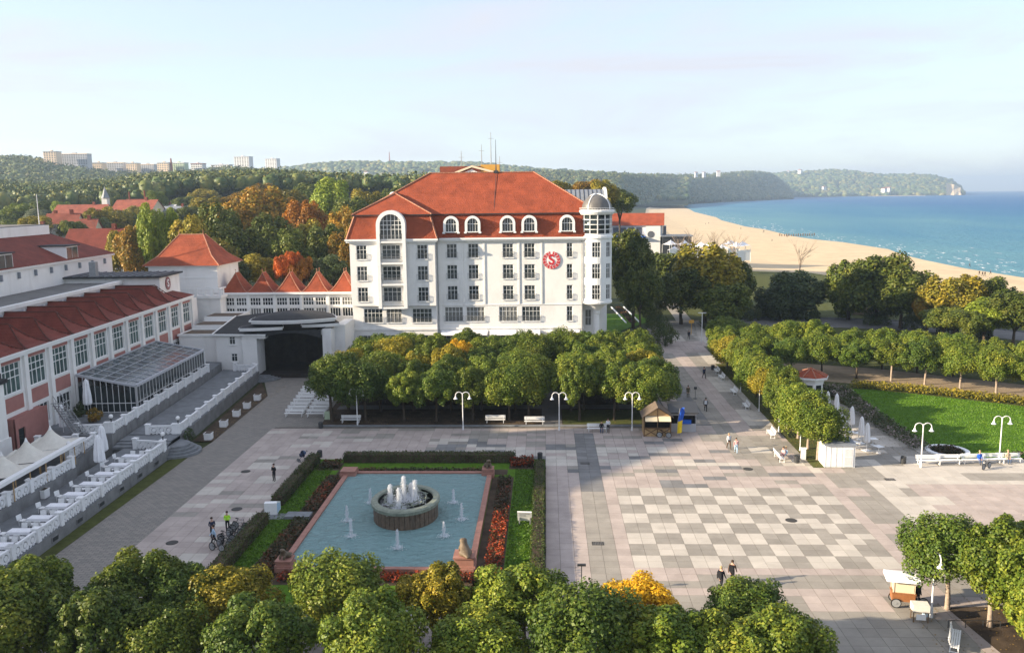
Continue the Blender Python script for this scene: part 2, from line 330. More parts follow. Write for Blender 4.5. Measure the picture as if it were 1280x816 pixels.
def inst(name, me, parent=None, loc=None, rz=0, sc=None):
    o = bpy.data.objects.new(name, me); COL.objects.link(o)
    if parent is not None: o.parent = parent
    if loc is not None: o.location = loc
    if rz: o.rotation_euler = (0, 0, rz)
    if sc is not None: o.scale = sc if isinstance(sc, (tuple, list)) else (sc,)*3
    return o
def tag(o, label=None, cat=None, group=None, kind=None):
    if label: o['label'] = label
    if cat: o['category'] = cat
    if group: o['group'] = group
    if kind: o['kind'] = kind
    return o
def thing(name, label, cat, loc=(0,0,0), rz=0, group=None):
    return tag(inst(name, None, None, loc, rz), label, cat, group)
def dup(root, loc=None, rz=None, label=None, group=None, sc=None):
    r = root.copy(); COL.objects.link(r)
    if loc is not None: r.location = loc
    if rz is not None: r.rotation_euler = (0, 0, rz)
    if sc is not None: r.scale = sc if isinstance(sc, (tuple, list)) else (sc,)*3
    if label: r['label'] = label
    if group: r['group'] = group
    for ch in list(root.children):
        c = ch.copy(); COL.objects.link(c); c.parent = r
        for gc in list(ch.children):
            d = gc.copy(); COL.objects.link(d); d.parent = c
    return r
def struct(name, mb, mats, z=None): return tag(mb.obj(name, mats), kind='structure')
def fast_mesh(name, V, F, mats, mi=None, smooth=False):
    """V (n,3) array, F (m,k) array of equal-sized faces"""
    me = bpy.data.meshes.new(name); m, k = F.shape
    me.vertices.add(len(V)); me.vertices.foreach_set('co', np.ascontiguousarray(V, np.float32).ravel())
    me.loops.add(m*k); me.loops.foreach_set('vertex_index', np.ascontiguousarray(F, np.int32).ravel())
    me.polygons.add(m); me.polygons.foreach_set('loop_start', np.arange(0, m*k, k, dtype=np.int32))
    for mm in (mats if isinstance(mats, (list, tuple)) else [mats]): me.materials.append(M(mm) if isinstance(mm, str) else mm)
    if mi is not None: me.polygons.foreach_set('material_index', np.asarray(mi, np.int32))
    if smooth: me.polygons.foreach_set('use_smooth', np.ones(m, bool))
    me.update(calc_edges=True); me.validate(); return me
def unit(a): return a/np.maximum(np.linalg.norm(a, axis=-1, keepdims=True), 1e-9)
def leaf_quads(P, N, size, g, aspect=.62):
    """diamond leaves at P facing N"""
    n = len(P); t = unit(np.cross(N, g.normal(size=(n, 3)))); b = np.cross(N, t)
    s = size*(.6+.8*g.random(n))[:, None]
    bend = N*s*.12
    V = np.stack([P-t*s*.5, P+b*s*.5*aspect+bend, P+t*s*.5, P-b*s*.5*aspect+bend], 1).reshape(-1, 3)
    return V, np.arange(4*n).reshape(-1, 4)
def crown_pts(g, n, rx, ry, rz, nclump, cr, cz, lo=-.55, flat=0):
    i = np.arange(nclump)+.5; ph = np.arccos(1-2*i/nclump*(1-lo)/2*1.0); th = np.pi*(1+5**.5)*i+g.random()*6
    D = np.stack([np.cos(th)*np.sin(ph), np.sin(th)*np.sin(ph), np.cos(ph)], 1)
    rad = .52+.42*g.random(nclump)
    C = D*rad[:, None]*np.array([rx, ry, rz]); C += g.normal(size=C.shape)*cr*.18
    crs = cr*(.6+.7*g.random(nclump))
    k = g.choice(nclump, n, p=crs**2/np.sum(crs**2))
    d = unit(g.normal(size=(n, 3))+D[k]*.55+np.array([0, 0, .18]))
    P = C[k]+d*(crs[k]*(.55+.55*g.random(n)**.8))[:, None]*np.array([.9, .9, 1.25])
    N = unit(d+g.normal(size=(n, 3))*.55+np.array([0, 0, .25]))
    P[:, 2] += cz
    return P, N
def crown_mesh(name, seed, n, rx, ry, rz, cz, nclump, cr, size, mat_, lo=-.55, aspect=.62):
    g = np.random.default_rng(seed); P, N = crown_pts(g, n, rx, ry, rz, nclump, cr, cz, lo)
    V, F = leaf_quads(P, N, size, g, aspect); return fast_mesh(name, V, F, mat_)
def trunk_mb(h, r0, r1, limbs, spread, top, seed=0, lean=0):
    q = random.Random(seed); mb = MB()
    mb.tube([(0,0,-.15),(0,0,.12),(.02+lean*.3,0,h*.4),(lean,.02,h)], [r0*1.35, r0*1.05, r0*.92, r1], 9)
    for k in range(limbs):
        a = 2*math.pi*k/limbs+q.random(); s = spread*(.7+.5*q.random()); z1 = h+(top-h)*(.55+.45*q.random())
        mb.tube([(lean,0,h*.92),(lean+math.cos(a)*s*.35, math.sin(a)*s*.35, h+(z1-h)*.45),(lean+math.cos(a)*s, math.sin(a)*s, z1)], [r1*.75, r1*.5, r1*.16], 6)
    return mb
# ---- windows (frames, panes and railings share mesh data between alike windows)
_WC = {}
def win_mesh(w, h, cols, rows, bar, fm, gm, transom):
    k = (w, h, cols, rows, bar, fm, gm, transom)
    if k in _WC: return _WC[k]
    f = MB(); e = .09
    f.box(-w/2, -w/2+e, -.04, .05, 0, h); f.box(w/2-e, w/2, -.04, .05, 0, h); f.box(-w/2+e, w/2-e, -.04, .05, 0, e); f.box(-w/2+e, w/2-e, -.04, .05, h-e, h)
    for c in range(1, cols):
        x = -w/2+w*c/cols; f.box(x-bar/2, x+bar/2, -.035, .045, e, h-e)
    zs = [h*r/rows for r in range(1, rows)] if transom is None else [h*t for t in transom]
    for z in zs: f.box(-w/2+e, w/2-e, -.03, .04, z-bar/2, z+bar/2)
    p = MB().add([(-w/2,.02,0),(w/2,.02,0),(w/2,.02,h),(-w/2,.02,h)], [(0,1,2,3)])
    _WC[k] = (f.mesh('window_frame', fm), p.mesh('window_pane', gm)); return _WC[k]
def rail_mesh(w, m='metal_grey'):
    k = ('rail', w, m)
    if k in _WC: return _WC[k]
    r = MB(); h = w/2+.12
    for z in (.1, .95): r.box(-h, h, -.34, -.30, z, z+.05); 
    for x in (-h, h): r.box(x-.02, x+.02, -.34, .02, .1, .14); r.box(x-.02, x+.02, -.34, .02, .95, 1.0)
    n = max(6, int(w/.16))
    for i in range(n+1): x = -h+2*h*i/n; r.box(x-.012, x+.012, -.33, -.31, .1, .97)
    _WC[k] = r.mesh('railing', m); return _WC[k]
def sill_mesh(w, m='white_paint'):
    k = ('sill', w, m)
    if k not in _WC: _WC[k] = MB().box(-w/2-.1, w/2+.1, -.30, .02, -.10, -.003).mesh('sill', m)
    return _WC[k]
def window(parent, x, y, z, w, h, cols=2, rows=2, rz=0, bar=.06, rail=False, sill=True, depth=.16, fm='white_paint', gm='glass', transom=None, name='window'):
    f, p = win_mesh(w, h, cols, rows, bar, fm, gm, transom)
    dx, dy = -math.sin(rz)*depth, math.cos(rz)*depth
    o = inst(name, f, parent, (x+dx, y+dy, z), rz); pn = inst('pane', p, o); q = rnd.random()
    if gm == 'glass' and q > .5: pn.material_slots[0].link = 'OBJECT'; pn.material_slots[0].material = M('glass_b' if q < .82 else 'glass_curtain')
    if sill: inst('sill', sill_mesh(w), o)
    if rail: inst('railing', rail_mesh(w), o)
    return o
def pagoda(hx, hy, height, ridge=0, power=1.6, n=10, axis='y', skirt=0):
    """concave hipped roof, half sizes hx, hy; ridge half length along y"""
    xs = [-hx+2*hx*i/(2*n) for i in range(2*n+1)]
    ys = sorted({-hy+2*hy*i/(2*n) for i in range(2*n+1)})
    V = []; 
    for y in ys:
        for x in xs:
            u = min(1-abs(x)/hx, (hy-abs(y))/(hy-ridge) if hy > ridge else 1, 1); V.append((x, y, height*max(u, 0)**power))
    k = len(xs); F = [(j*k+i, j*k+i+1, (j+1)*k+i+1, (j+1)*k+i) for j in range(len(ys)-1) for i in range(k-1)]
    hips = []
    for sx in (-1, 1):
        for sy in (-1, 1):
            hips.append([(sx*hx*(1-u), sy*(hy-(hy-ridge)*u), height*u**power+.04) for u in [q/8 for q in range(9)]])
    return V, F, hips
# ------------------------------------------------------------------ the setting: land, beach, sea, hills
INNER = [(150,-150),(140,60),(125,140),(92,190),(74,230),(68,300),(66,370),(68,430),(78,560),(100,800),(138,1200),(198,1700),(325,2400),(480,3100)]
SHORE = [(230,-150),(205,60),(190,180),(178,270),(171,312),(173,395),(180,470),(184,536),(176,620),(182,730),(189,865),(212,1100),(245,1417),(300,1850),(361,2270),(480,2900),(640,3500)]
land = MB().add([(x, y, -.12) for x, y in INNER]+[(480,3300,-.12),(-7000,3300,-.12),(-7000,-150,-.12)], [tuple(range(len(INNER)+3))])
struct('ground', land, 'ground_green')
def resample(pl, ys):
    return [(float(np.interp(y, [p[1] for p in pl], [p[0] for p in pl])), y) for y in ys]
ys = [-150, 0, 80, 140, 165, 190, 210, 230, 250, 280, 312, 350, 395, 430, 470, 536, 580, 620, 680, 730, 800, 865, 980, 1100, 1250, 1417, 1600, 1850, 2100, 2270, 2500, 2750, 3050, 3100]
bi = resample(INNER, ys); bs_ = resample(SHORE, ys)
bm_ = MB(); V = []; cuts = [(0, -.14), (.06, -1.2), (.3, -2.3), (.75, -2.9), (1, -3.5), (1.12, -4.1)]
for (xi, y), (xs_, _) in zip(bi, bs_):
    wob = 3*math.sin(y*.03)+2*math.sin(y*.071)
    for k, (f, z) in enumerate(cuts): V.append((xi+(xs_-xi)*f+(wob if f >= .75 else 0), y, z))
K = len(cuts)
bm_.add(V, [(j*K+i, j*K+i+1, (j+1)*K+i+1, (j+1)*K+i) for j in range(len(ys)-1) for i in range(K-1)])
struct('beach', bm_, 'sand')
sea = MB(); sea.add([(100,-150,-3.5),(9000,-150,-3.5),(9500,6000,-3.5),(7800,9600,-3.5),(5600,11200,-3.5),(2500,12000,-3.5),(300,12000,-3.5),(200,2000,-3.5)], [tuple(range(8))])
struct('sea', sea, 'sea_water')
# breaking wavelets: ragged foam patches lying on the water near the shore
g = np.random.default_rng(5); V = []; F = []
for k in range(340):
    y = 260*math.exp(g.random()*1.7)
    xs_ = np.interp(y, [p[1] for p in SHORE], [p[0] for p in SHORE]); off = 2+abs(g.normal())*17
    L = (2.5+6*g.random())*(1 if y < 700 else 1.6); wd = .28+.45*g.random()*(1 if y < 700 else 1.4)
    t = math.atan2(1, .12)+.15*g.normal(); n = 7; o = len(V)
    for i in range(n+1):
        u = (i/n-.5)*L; ww = wd*(1-(2*i/n-1)**2)+.04; jx, jy = g.normal()*.15, g.normal()*.15
        for s_ in (-1, 1):
            V.append((xs_+off+math.cos(t)*u-math.sin(t)*ww*s_*.5+jx, y+math.sin(t)*u+math.cos(t)*ww*s_*.5+jy, -3.45))
    F += [(o+2*i, o+2*i+1, o+2*i+3, o+2*i+2) for i in range(n)]
wf = MB(); wf.add(V, F); tag(wf.obj('wave_foam', 'foam'), 'white foam of small waves breaking off the beach', 'foam', kind='stuff')

def icosphere(sub):
    bm = bmesh.new(); bmesh.ops.create_icosphere(bm, subdivisions=sub, radius=1)
    V = np.array([v.co[:] for v in bm.verts]); F = np.array([[v.index for v in f.verts] for f in bm.faces]); bm.free(); return V, F
ICO1, ICO2 = icosphere(2), icosphere(3)        # 42 and 162 vertices
def lumpy(ico, g, k=6):
    V, F = ico; out = []
    for _ in range(k):
        ds = unit(g.normal(size=(14, 3))); am = g.random(14)*.34
        w = np.clip(V @ ds.T, 0, 1)**5
        out.append(V*(.82+(w*am).sum(1)+g.normal(size=len(V))*.05)[:, None])
    return out, F
def scatter_wood(name, pts, radii, label, mat_, ico, seed, hz=.95):
    g = np.random.default_rng(seed); protos, F = lumpy(ico, g, 8); n = len(pts); nv = len(ico[0])
    V = np.empty((n, nv, 3)); pi = g.integers(0, 8, n); an = g.random(n)*6.283
    P = np.array(protos)[pi]; c, s = np.cos(an)[:, None], np.sin(an)[:, None]
    V[:, :, 0] = P[:, :, 0]*c-P[:, :, 1]*s; V[:, :, 1] = P[:, :, 0]*s+P[:, :, 1]*c; V[:, :, 2] = P[:, :, 2]*hz*(.75+.35*g.random(n))[:, None]
    V = V*np.asarray(radii)[:, None, None]+np.asarray(pts)[:, None, :]
    FF = (F[None]+(np.arange(n)*nv)[:, None, None]).reshape(-1, 3)
    o = inst(name, fast_mesh(name, V.reshape(-1, 3), FF, mat_)); return tag(o, label, 'woodland', kind='stuff')
def hill(name, x0, x1, rows, tops, th, wood, label, mat_, n, rad, ico, seed, step=10, foot=None, fleck=None):
    """landform whose skyline (tree tops) is read from the photograph at a known distance.
    rows: list of (distance function of px, height spec) ; tops [(px, py)] at the crest row"""
    pxs = np.arange(x0, x1+1, step); tx = [p[0] for p in tops]; ty = [p[1] for p in tops]
    H = []; D = []
    for px in pxs:
        d0, d1 = rows(px); zc = AD(px, np.interp(px, tx, ty), d1).z-th
        zf = foot if not isinstance(foot, list) else AD(px, np.interp(px, [p[0] for p in foot], [p[1] for p in foot]), d0).z
        H.append((zf, zc)); D.append((d0, d1))
    S_ = [-.25, 0, .15, .3, .45, .6, .75, .9, 1, 1.15, 1.5]; V = []
    def zz(k, s):
        zf, zc = H[k]
        if s <= 0: return zf+s*30
        if s <= 1: return zf+(zc-zf)*(.35*s+.65*(s*s*(3-2*s)))
        return zc-(s-1)*40
    for k, px in enumerate(pxs):
        r = ray(px, 240); u = Vector((r.x, r.y)).normalized()
        for s in S_:
            d = D[k][0]+(D[k][1]-D[k][0])*s; V.append((u.x*d, u.y*d, zz(k, s)))
    K = len(S_); mb = MB(); mb.add(V, [(j*K+i, (j+1)*K+i, (j+1)*K+i+1, j*K+i+1) for j in range(len(pxs)-1) for i in range(K-1)])
    tag(mb.obj(name, 'hill_ground'), kind='structure')
    g = np.random.default_rng(seed); P = []; Rr = []
    for _ in range(n):
        k = g.integers(0, len(pxs)-1); f = g.random(); px = pxs[k]+(pxs[k+1]-pxs[k])*f; s = g.random()**.8*1.06
        r = ray(px, 240); u = Vector((r.x, r.y)).normalized(); d0, d1 = rows(px); d = d0+(d1-d0)*s
        rr = rad*(.65+.6*g.random()); z = zz(k, s)*(1-f)+zz(min(k+1, len(pxs)-1), s)*f
        P.append((u.x*d, u.y*d, z+th*.55-rr*.3+g.normal()*.8)); Rr.append(rr)
    scatter_wood(wood, P, Rr, label, mat_, ico, seed+1)
    if fleck:                                  # leaf masses over the lumps, so that the wood has a ragged surface
        P = np.array(P); Rr = np.array(Rr); k = g.integers(0, len(P), fleck[0]); dd = unit(g.normal(size=(fleck[0], 3))+np.array([0, -.2, .35]))
        pos = P[k]+dd*(Rr[k]*(.85+.35*g.random(fleck[0])))[:, None]*np.array([1, 1, 1.25]); V, F = leaf_quads(pos, unit(dd+g.normal(size=dd.shape)*.7), fleck[1], g, .85)
        tag(inst(wood+'_leaves', fast_mesh(wood, V, F, mat_)), label+', leaf masses', 'woodland', kind='stuff')
hill('near_hill', -190, 600, lambda p: (470, 760), [(-190,224),(-60,223),(0,224),(60,226),(130,222),(200,214),(260,212),(330,210),(385,212),(410,219),(450,226),(520,228),(600,232)], 15,
     'forest_edge', 'dense mixed wood along the foot of the hills behind the town', 'forest', 5200, 4.0, ICO1, 21, foot=[(-190,282),(0,276),(150,264),(220,252),(330,246),(440,246),(600,250)], fleck=(380000, 1.3))
hill('flats_hill', -200, 350, lambda p: (900, 1400), [(-200,198),(-60,196),(0,194.5),(28,193),(45,195),(60,199),(112,207),(135,213),(180,214),(240,211),(290,207),(350,211)], 14,
     'hill_forest', 'wooded hill carrying the apartment blocks', 'forest', 4200, 5.2, ICO1, 31, foot=28.0, fleck=(70000, 2.6))
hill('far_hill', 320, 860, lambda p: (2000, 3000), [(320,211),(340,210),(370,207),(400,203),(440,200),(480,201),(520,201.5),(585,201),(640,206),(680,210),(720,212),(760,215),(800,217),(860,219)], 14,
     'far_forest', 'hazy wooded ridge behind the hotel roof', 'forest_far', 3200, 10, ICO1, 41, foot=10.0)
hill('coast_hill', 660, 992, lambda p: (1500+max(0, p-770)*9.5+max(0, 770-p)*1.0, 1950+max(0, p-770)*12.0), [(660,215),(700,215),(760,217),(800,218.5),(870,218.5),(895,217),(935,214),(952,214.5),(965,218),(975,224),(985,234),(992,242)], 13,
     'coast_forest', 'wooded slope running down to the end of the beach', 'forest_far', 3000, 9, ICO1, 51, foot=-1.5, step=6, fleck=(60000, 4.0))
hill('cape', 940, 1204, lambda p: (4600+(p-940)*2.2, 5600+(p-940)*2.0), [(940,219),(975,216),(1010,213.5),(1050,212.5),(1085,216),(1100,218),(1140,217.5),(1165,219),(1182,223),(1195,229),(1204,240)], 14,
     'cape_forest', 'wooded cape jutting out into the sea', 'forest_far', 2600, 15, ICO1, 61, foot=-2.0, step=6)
# sandy cliff at the tip of the cape and the strip of beach below it
cl = MB(); V = []
tips = [(1183, 229), (1188, 230), (1193, 231), (1198, 233), (1201, 235), (1203, 238)]
for i, (px, py) in enumerate(tips):
    d = 4600+(px-940)*2.2-30+12*(i % 2); a = AD(px, 242, d); t_ = AD(px, py, d+60); V += [(a.x, a.y, -4), ((a.x+t_.x)/2, (a.y+t_.y)/2+6*(i % 3), (t_.z-4)*.5), (t_.x, t_.y, t_.z)]
cl.add(V, [(3*i+k, 3*i+3+k, 3*i+4+k, 3*i+1+k) for i in range(5) for k in range(2)]); tag(cl.obj('cliff', 'sand'), kind='structure')
cb = MB(); V = []
for px in range(1085, 1160, 8):
    a = AD(px, 242, 4600+(px-940)*2.2-25); b_ = AD(px, 242, 4600+(px-940)*2.2-75); V += [(a.x, a.y, -1.5), (b_.x, b_.y, -3.6)]
cb.add(V, [(2*i, 2*i+1, 2*i+3, 2*i+2) for i in range(len(V)//2-1)]); tag(cb.obj('cape_beach', 'sand'), kind='structure')

# ------------------------------------------------------------------ plaza paving
SL, X00, Y00 = 1.118, 6.6, 79.5
def rect(mb, x0, x1, y0, y1, z, m=0): return mb.add([(x0,y0,z),(x1,y0,z),(x1,y1,z),(x0,y1,z)], [(0,1,2,3)], m)
def poly(mb, pts, z, m=0): return mb.add([(p[0], p[1], z) for p in pts], [tuple(range(len(pts)))], m)
plaza = struct('plaza', poly(MB(), [(-33.4,30),(80,30),(80,88.4),(41.8,88.4),(41.0,101.6),(29.0,101.6),(29.0,152),(34,190),(24,190),(15.2,152),(15.2,101.6),(-33.4,101.6)], -.035), 'mortar')
walk = struct('walkway', poly(MB(), [(-39.3,30),(-33.42,30),(-33.42,101.5),(-28,101.5),(-30,128),(-31,134),(-46,134),(-43.6,128),(-39.8,118),(-38.9,95),(-39.3,89.5)], -.025), 'block_paving')
GARDEN = (-25.4, -.1, 54.0, 88.6)
def blk(i, j, a, b, s=0): return random.Random((i//a)*7919+(j//b)*104729+s*31).random()
def cls(i, j):
    x, y = X00+(i+.5)*SL, Y00+(j+.5)*SL
    if y > 101.6:                                     # promenade between the tree rows
        c = int((x-15.2)//2.24)
        if 150 < y < 162: return 0
        q = blk(i, j, 2, 9, 4)
        return [1, 3, 1, 0, 2, 1, 2][c % 7] if q > .25 else [0, 1, 1, 0, 1, 2, 1][c % 7]
    if 0 <= i < 18 and -16 <= j < 0:
        k = 2 if ((i//2)+(j//2)) % 2 == 0 else 1
        if i >= 13 and blk(i, j, 1, 1, 7) < .08: k = 3-k
        return k
    if 0 <= i < 18 and -20 <= j < -16: return [0, 1, 1, 0][-17-j] if blk(i, j, 4, 1, 3) > .3 else [0, 0, 1, 1][-17-j]
    if x < -25.4:
        q = blk(i, j, 2, 1, 1)
        return 2 if q < .17 else (1 if q > .93 else 0)
    if 3.1 < x < 5.0 and y < 99: return 3 if y > 78 else 1
    if x < 3.1 and y < 84: return 0
    if 5.0 < x < 6.6 and y < 82: return 0
    if y < 61.6 and x < 26: return 0 if blk(i, j, 5, 2, 2) > .55 else 1
    if x < 26.7 and y < 82.5:
        q = blk(i, j, 2, 1, 9); return (3 if x < 18 else 1) if q < .36 else 0
    if 26.7 < x < 27.9 and y < 82.6: return 0
    if 27.9 < x < 31.2: return 1 if blk(i, j, 3, 2, 5) > .12 else 0
    if 31.2 < x < 34.6: return 2 if blk(i, j, 2, 2, 5) > .3 else 1
    if x > 34.6:
        if 84.5 < y < 86.2 and x < 60: return 2
        if 82.0 < y < 84.5: return 1 if x > 41 else 2
        if y > 86.2: return 1 if blk(i, j, 3, 1, 8) > .5 else 2
        if 80.5 < y <= 82: return 2
        return 0 if blk(i, j, 3, 2, 6) > .12 else 2
    if 20 < x < 28 and y > 84: return 1 if blk(i, j, 2, 2, 3) > .35 else (0 if blk(i, j, 2, 2, 4) > .5 else 2)
    # mosaic north of the pool
    if 88 < y < 96 and -13.5 < x < -7.5: return [3, 3, 1, 1, 2, 0][int(blk(i, j, 1, 1, 2)*6)]
    q = blk(i, j, 2, 1, 12)
    if y > 96.5: return 0 if q > .3 else 1
    if y > 88 and x < -13.5: return 0 if q > .12 else 2
    if 86.5 < y < 92.5: return 2 if q > (.35 if x < 10 else .7) else (3 if q < .15 else 0)
    return 0 if q > .35 else (1 if q > .12 else 3)
slabs = []
for i in range(-36, 62):
    for j in range(-42, 98):
        x0, y0 = X00+i*SL, Y00+j*SL; x, y = x0+SL/2, y0+SL/2
        if x < -33.3: continue
        if y > 101.5:
            if y > 188 or not (15.3+max(0, y-152)*.25 < x < 28.9+max(0, y-152)*.13): continue
        if GARDEN[0]-.3 < x < GARDEN[1]+.3 and GARDEN[2] < y < GARDEN[3]+.2: continue
        if x > 41.2 and y > 88.0: continue
        if y > 88 and x > 41: continue
        if y > 101.0 and not 15.3 < x < 34: continue
        if x > 29 and y > 100.5 and y < 152: continue
        if abs(x)*1.0 > y*.66+3: continue
        slabs.append((x, y, cls(i, j)))
CN = ['slab_pink', 'slab_grey', 'slab_cream', 'slab_dark']
def vis_key(s): return (s[1]-66)**2*.35+(s[0]-15)**2*.25 if s[1] > 58.5 and s[0] > .4 else 1e6+s[1]
slabs.sort(key=vis_key)
hw = SL/2-.012
def slab_mesh(m, q):
    t_ = [.0, .0015, -.002][q]
    return MB().add([(-hw,-hw,-.06),(hw,-hw,-.06),(hw,hw,-.06),(-hw,hw,-.06),(-hw,-hw,t_),(hw,-hw,0),(hw,hw,-t_),(-hw,hw,0)], [(4,5,6,7),(0,1,5,4),(1,2,6,5),(2,3,7,6),(3,0,4,7)]).mesh('slab', m)
SM = {(c, q): slab_mesh(CN[c], q) for c in range(4) for q in range(3)}
for x, y, c in slabs[:300]: inst('slab', SM[c, rnd.randrange(3)], plaza, (x, y, 0))
rest = MB()
for x, y, c in slabs[300:]:
    t_ = rnd.uniform(-.003, .003)
    rest.add([(x-hw,y-hw,-.034),(x+hw,y-hw,-.034),(x+hw,y+hw,-.034),(x-hw,y+hw,-.034),(x-hw,y-hw,t_),(x+hw,y-hw,0),(x+hw,y+hw,-t_),(x-hw,y+hw,0)], [(4,5,6,7),(0,1,5,4),(1,2,6,5),(2,3,7,6),(3,0,4,7)], c)
tag(rest.obj('slab_field', CN, plaza), kind='stuff')
for px, py in [(307,589),(296,636),(215,678),(935,586),(989,650),(388,515)]:
    p = G(px, py); mb = MB(); mb.lathe([(.0,.012),(.30,.012),(.42,.014),(.42,.0)], 18); mb.lathe([(.44,.0),(.5,.010),(.5,0)], 18)
    mb.obj('manhole_cover', 'iron', plaza, (p.x, p.y, .002))
for px, py in [(731,579),(747,679),(1112,599)]:
    p = G(px, py); mb = MB()
    for k in range(7): mb.box(-.4+k*.13, -.33+k*.13, -.3, .3, .002, .014)
    mb.box(-.46,-.42,-.34,.34,.0,.015); mb.box(.46,.50,-.34,.34,.0,.015); mb.box(-.42,.46,-.34,-.30,0,.015); mb.box(-.42,.46,.30,.34,0,.015)
    mb.obj('drain_grate', 'iron', plaza, (p.x, p.y, .002))

# grove floor, hotel forecourt, right-hand garden, road
struct('grove_floor', poly(MB(), [(-28,102),(15,102),(15,134.5),(-30.5,134.5)], .05), 'soil')
kb = MB(); kb.box(-28.2, 15.2, 101.66, 101.95, -.1, .12); kb.box(15.0, 15.28, 101.95, 134, -.1, .12); struct('grove_kerb', kb, 'step_stone')
gp = MB(); rect(gp, -.6, 1.9, 101.96, 134.4, .062); rect(gp, -27.9, 14.9, 110.0, 112.2, .056); rect(gp, -27.9, 14.9, 122, 124, .056); struct('grove_path', gp, 'asphalt')
gg = MB(); rect(gg, 2.0, 14.9, 102.3, 109.5, .066); struct('grove_grass', gg, 'grass_dry')
struct('forecourt', poly(MB(), [(-31,134.6),(15.1,134.6),(15.1,142.4),(13,160),(-31,142)], -.02), 'slab_grey')
struct('park_ground', poly(MB(), [(29.1,88.5),(41.7,88.5),(41.7,88.5),(95,88.5),(118,205),(92,300),(30,330),(30,190),(29.1,150)], -.06), 'grass_dry')
struct('sand_path', poly(MB(), [(32.5,104),(36,104),(38,128),(46,124.5),(66,112),(80,104),(90,108),(70,123),(52,136),(40,141),(33,139)], -.03), 'sand_path')
lawn_pts = [(41.9,88.9),(78,88.9),(82,98),(63.0,110.2),(52,117.5),(46,120.8),(43.4,121.2),(42.3,110)]
struct('lawn', poly(MB(), lawn_pts, .03), 'lawn')
struct('cafe_floor', poly(MB(), [(32.2,88.45),(41.7,88.45),(41.4,101),(38.6,116),(34.5,116)], -.015), 'slab_grey')
ru = [G(x, y) for x, y in [(902,404),(960,397),(1040,398),(1120,401),(1200,407),(1280,415),(1340,424)]]
rl = [Vector((p.x-2.5, p.y-13, 0)) for p in ru]
struct('road', poly(MB(), [(p.x, p.y) for p in ru]+[(p.x, p.y) for p in rl[::-1]], -.01), 'asphalt')
rk = MB()
for a, b_ in zip(ru, ru[1:]): rk.bar((a.x, a.y+.15, .05), (b_.x, b_.y+.15, .05), .25, .25)
struct('road_kerb', rk, 'step_stone')
pa = [G(x, y) for x, y in [(862,428),(842,396),(826,374),(818,364)]]; pb = [G(x, y) for x, y in [(884,424),(858,392),(838,370),(828,360)]]
struct('park_path', poly(MB(), [(p.x, p.y) for p in pa]+[(p.x, p.y) for p in pb[::-1]], .0), 'slab_grey')
pw = [G(x, y) for x, y in [(868,402),(915,440),(905,448),(872,420)]]
struct('path_junction', poly(MB(), [(p.x, p.y) for p in pw], .005), 'slab_cream')
hl = struct('hotel_lawn', poly(MB(), [(15.4,136),(15.4,175),(24,190),(21,200),(12.5,200),(12.0,143)], .01), 'lawn')
# worn grass strips at the foot of the terrace walls
struct('grass_strip', poly(MB(), [(-40.3,40),(-39.35,40),(-39.25,86),(-39.3,89.0),(-41.0,88.3),(-40.4,60)], .0), 'grass_dry')
struct('planting_strip', poly(MB(), [(-41.3,95.2),(-38.95,95.2),(-39.85,118.2),(-43.7,127)], .0), 'soil')
# ------------------------------------------------------------------ hotel
def text_mesh(body, size, depth, mat_):
    cu = bpy.data.curves.new('lettering', 'FONT'); cu.body = body; cu.size = size; cu.extrude = depth; cu.align_x = 'CENTER'; cu.align_y = 'CENTER'; cu.offset = size*.028
    o = bpy.data.objects.new('lettering', cu); COL.objects.link(o); dg = bpy.context.evaluated_depsgraph_get()
    me = bpy.data.meshes.new_from_object(o.evaluated_get(dg)); bpy.data.objects.remove(o); me.materials.clear(); me.materials.append(M(mat_))
    for p in me.polygons: p.material_index = 0
    return me
def emblem(parent, loc, rot, r, disc, wreath, letter, leaves=None):
    """round laurel emblem with a capital S"""
    mb = MB(); mb.lathe([(r*1.0, 0), (r*1.0, .05), (0, .05)], 40)
    e = mb.obj('emblem_disc', disc, parent, loc); e.rotation_euler = rot
    w = MB(); n = 15
    for k in range(n):
        if k == 0: continue
        a = math.pi/2+2*math.pi*k/n
        for rr, tw in ((.70, .55), (.88, -.5)):
            c = Vector((math.cos(a)*r*rr, math.sin(a)*r*rr, .075)); d = Vector((math.cos(a+math.pi/2+tw), math.sin(a+math.pi/2+tw), 0)); q = Vector((-d.y, d.x, 0))
            w.add([c-d*r*.13, c+q*r*.035, c+d*r*.13, c-q*r*.035], [(0,1,2,3)])
    w.obj('emblem_leaves', leaves or disc, e)
    w = MB(); w.lathe([(r*.60, .055), (r*.60, .062), (r*1.0, .062), (r*1.0, .055)], 40, (0,0,0), 0, math.pi/2+.16, math.pi/2+2*math.pi-.16); w.obj('emblem_wreath', wreath, e)
    inst('emblem_letter', text_mesh('S', r*1.6, .03, letter), e, (0, 0, .075))
    return e
HX, HY = -32.6, 142.0
hotel = thing('hotel_building', 'white five storey hotel with orange tiled roof, arched dormers and round corner turret', 'hotel', (HX, HY, 0))
def lx(px): return (px-437)*.1325
FL = [(17.65, 20.05), (14.15, 16.55), (10.65, 13.05)]      # upper windows
wing_u, wing_l, main = [], [], []
for z0, z1 in FL:
    for px, w in ((454, 1.75), (491, 3.0), (530, 1.75)): wing_u.append((lx(px)-w/2, lx(px)+w/2, z0, z1))
    for px, w in ((565.5, 1.75), (592.5, 1.75), (636, 1.8), (663, 1.8), (713, 1.0)): main.append((lx(px)-w/2, lx(px)+w/2, z0, z1))
for px, w in ((465, 3.2), (491.5, 2.6), (527, 3.3)): wing_l.append((lx(px)-w/2, lx(px)+w/2, 7.0, 9.4))
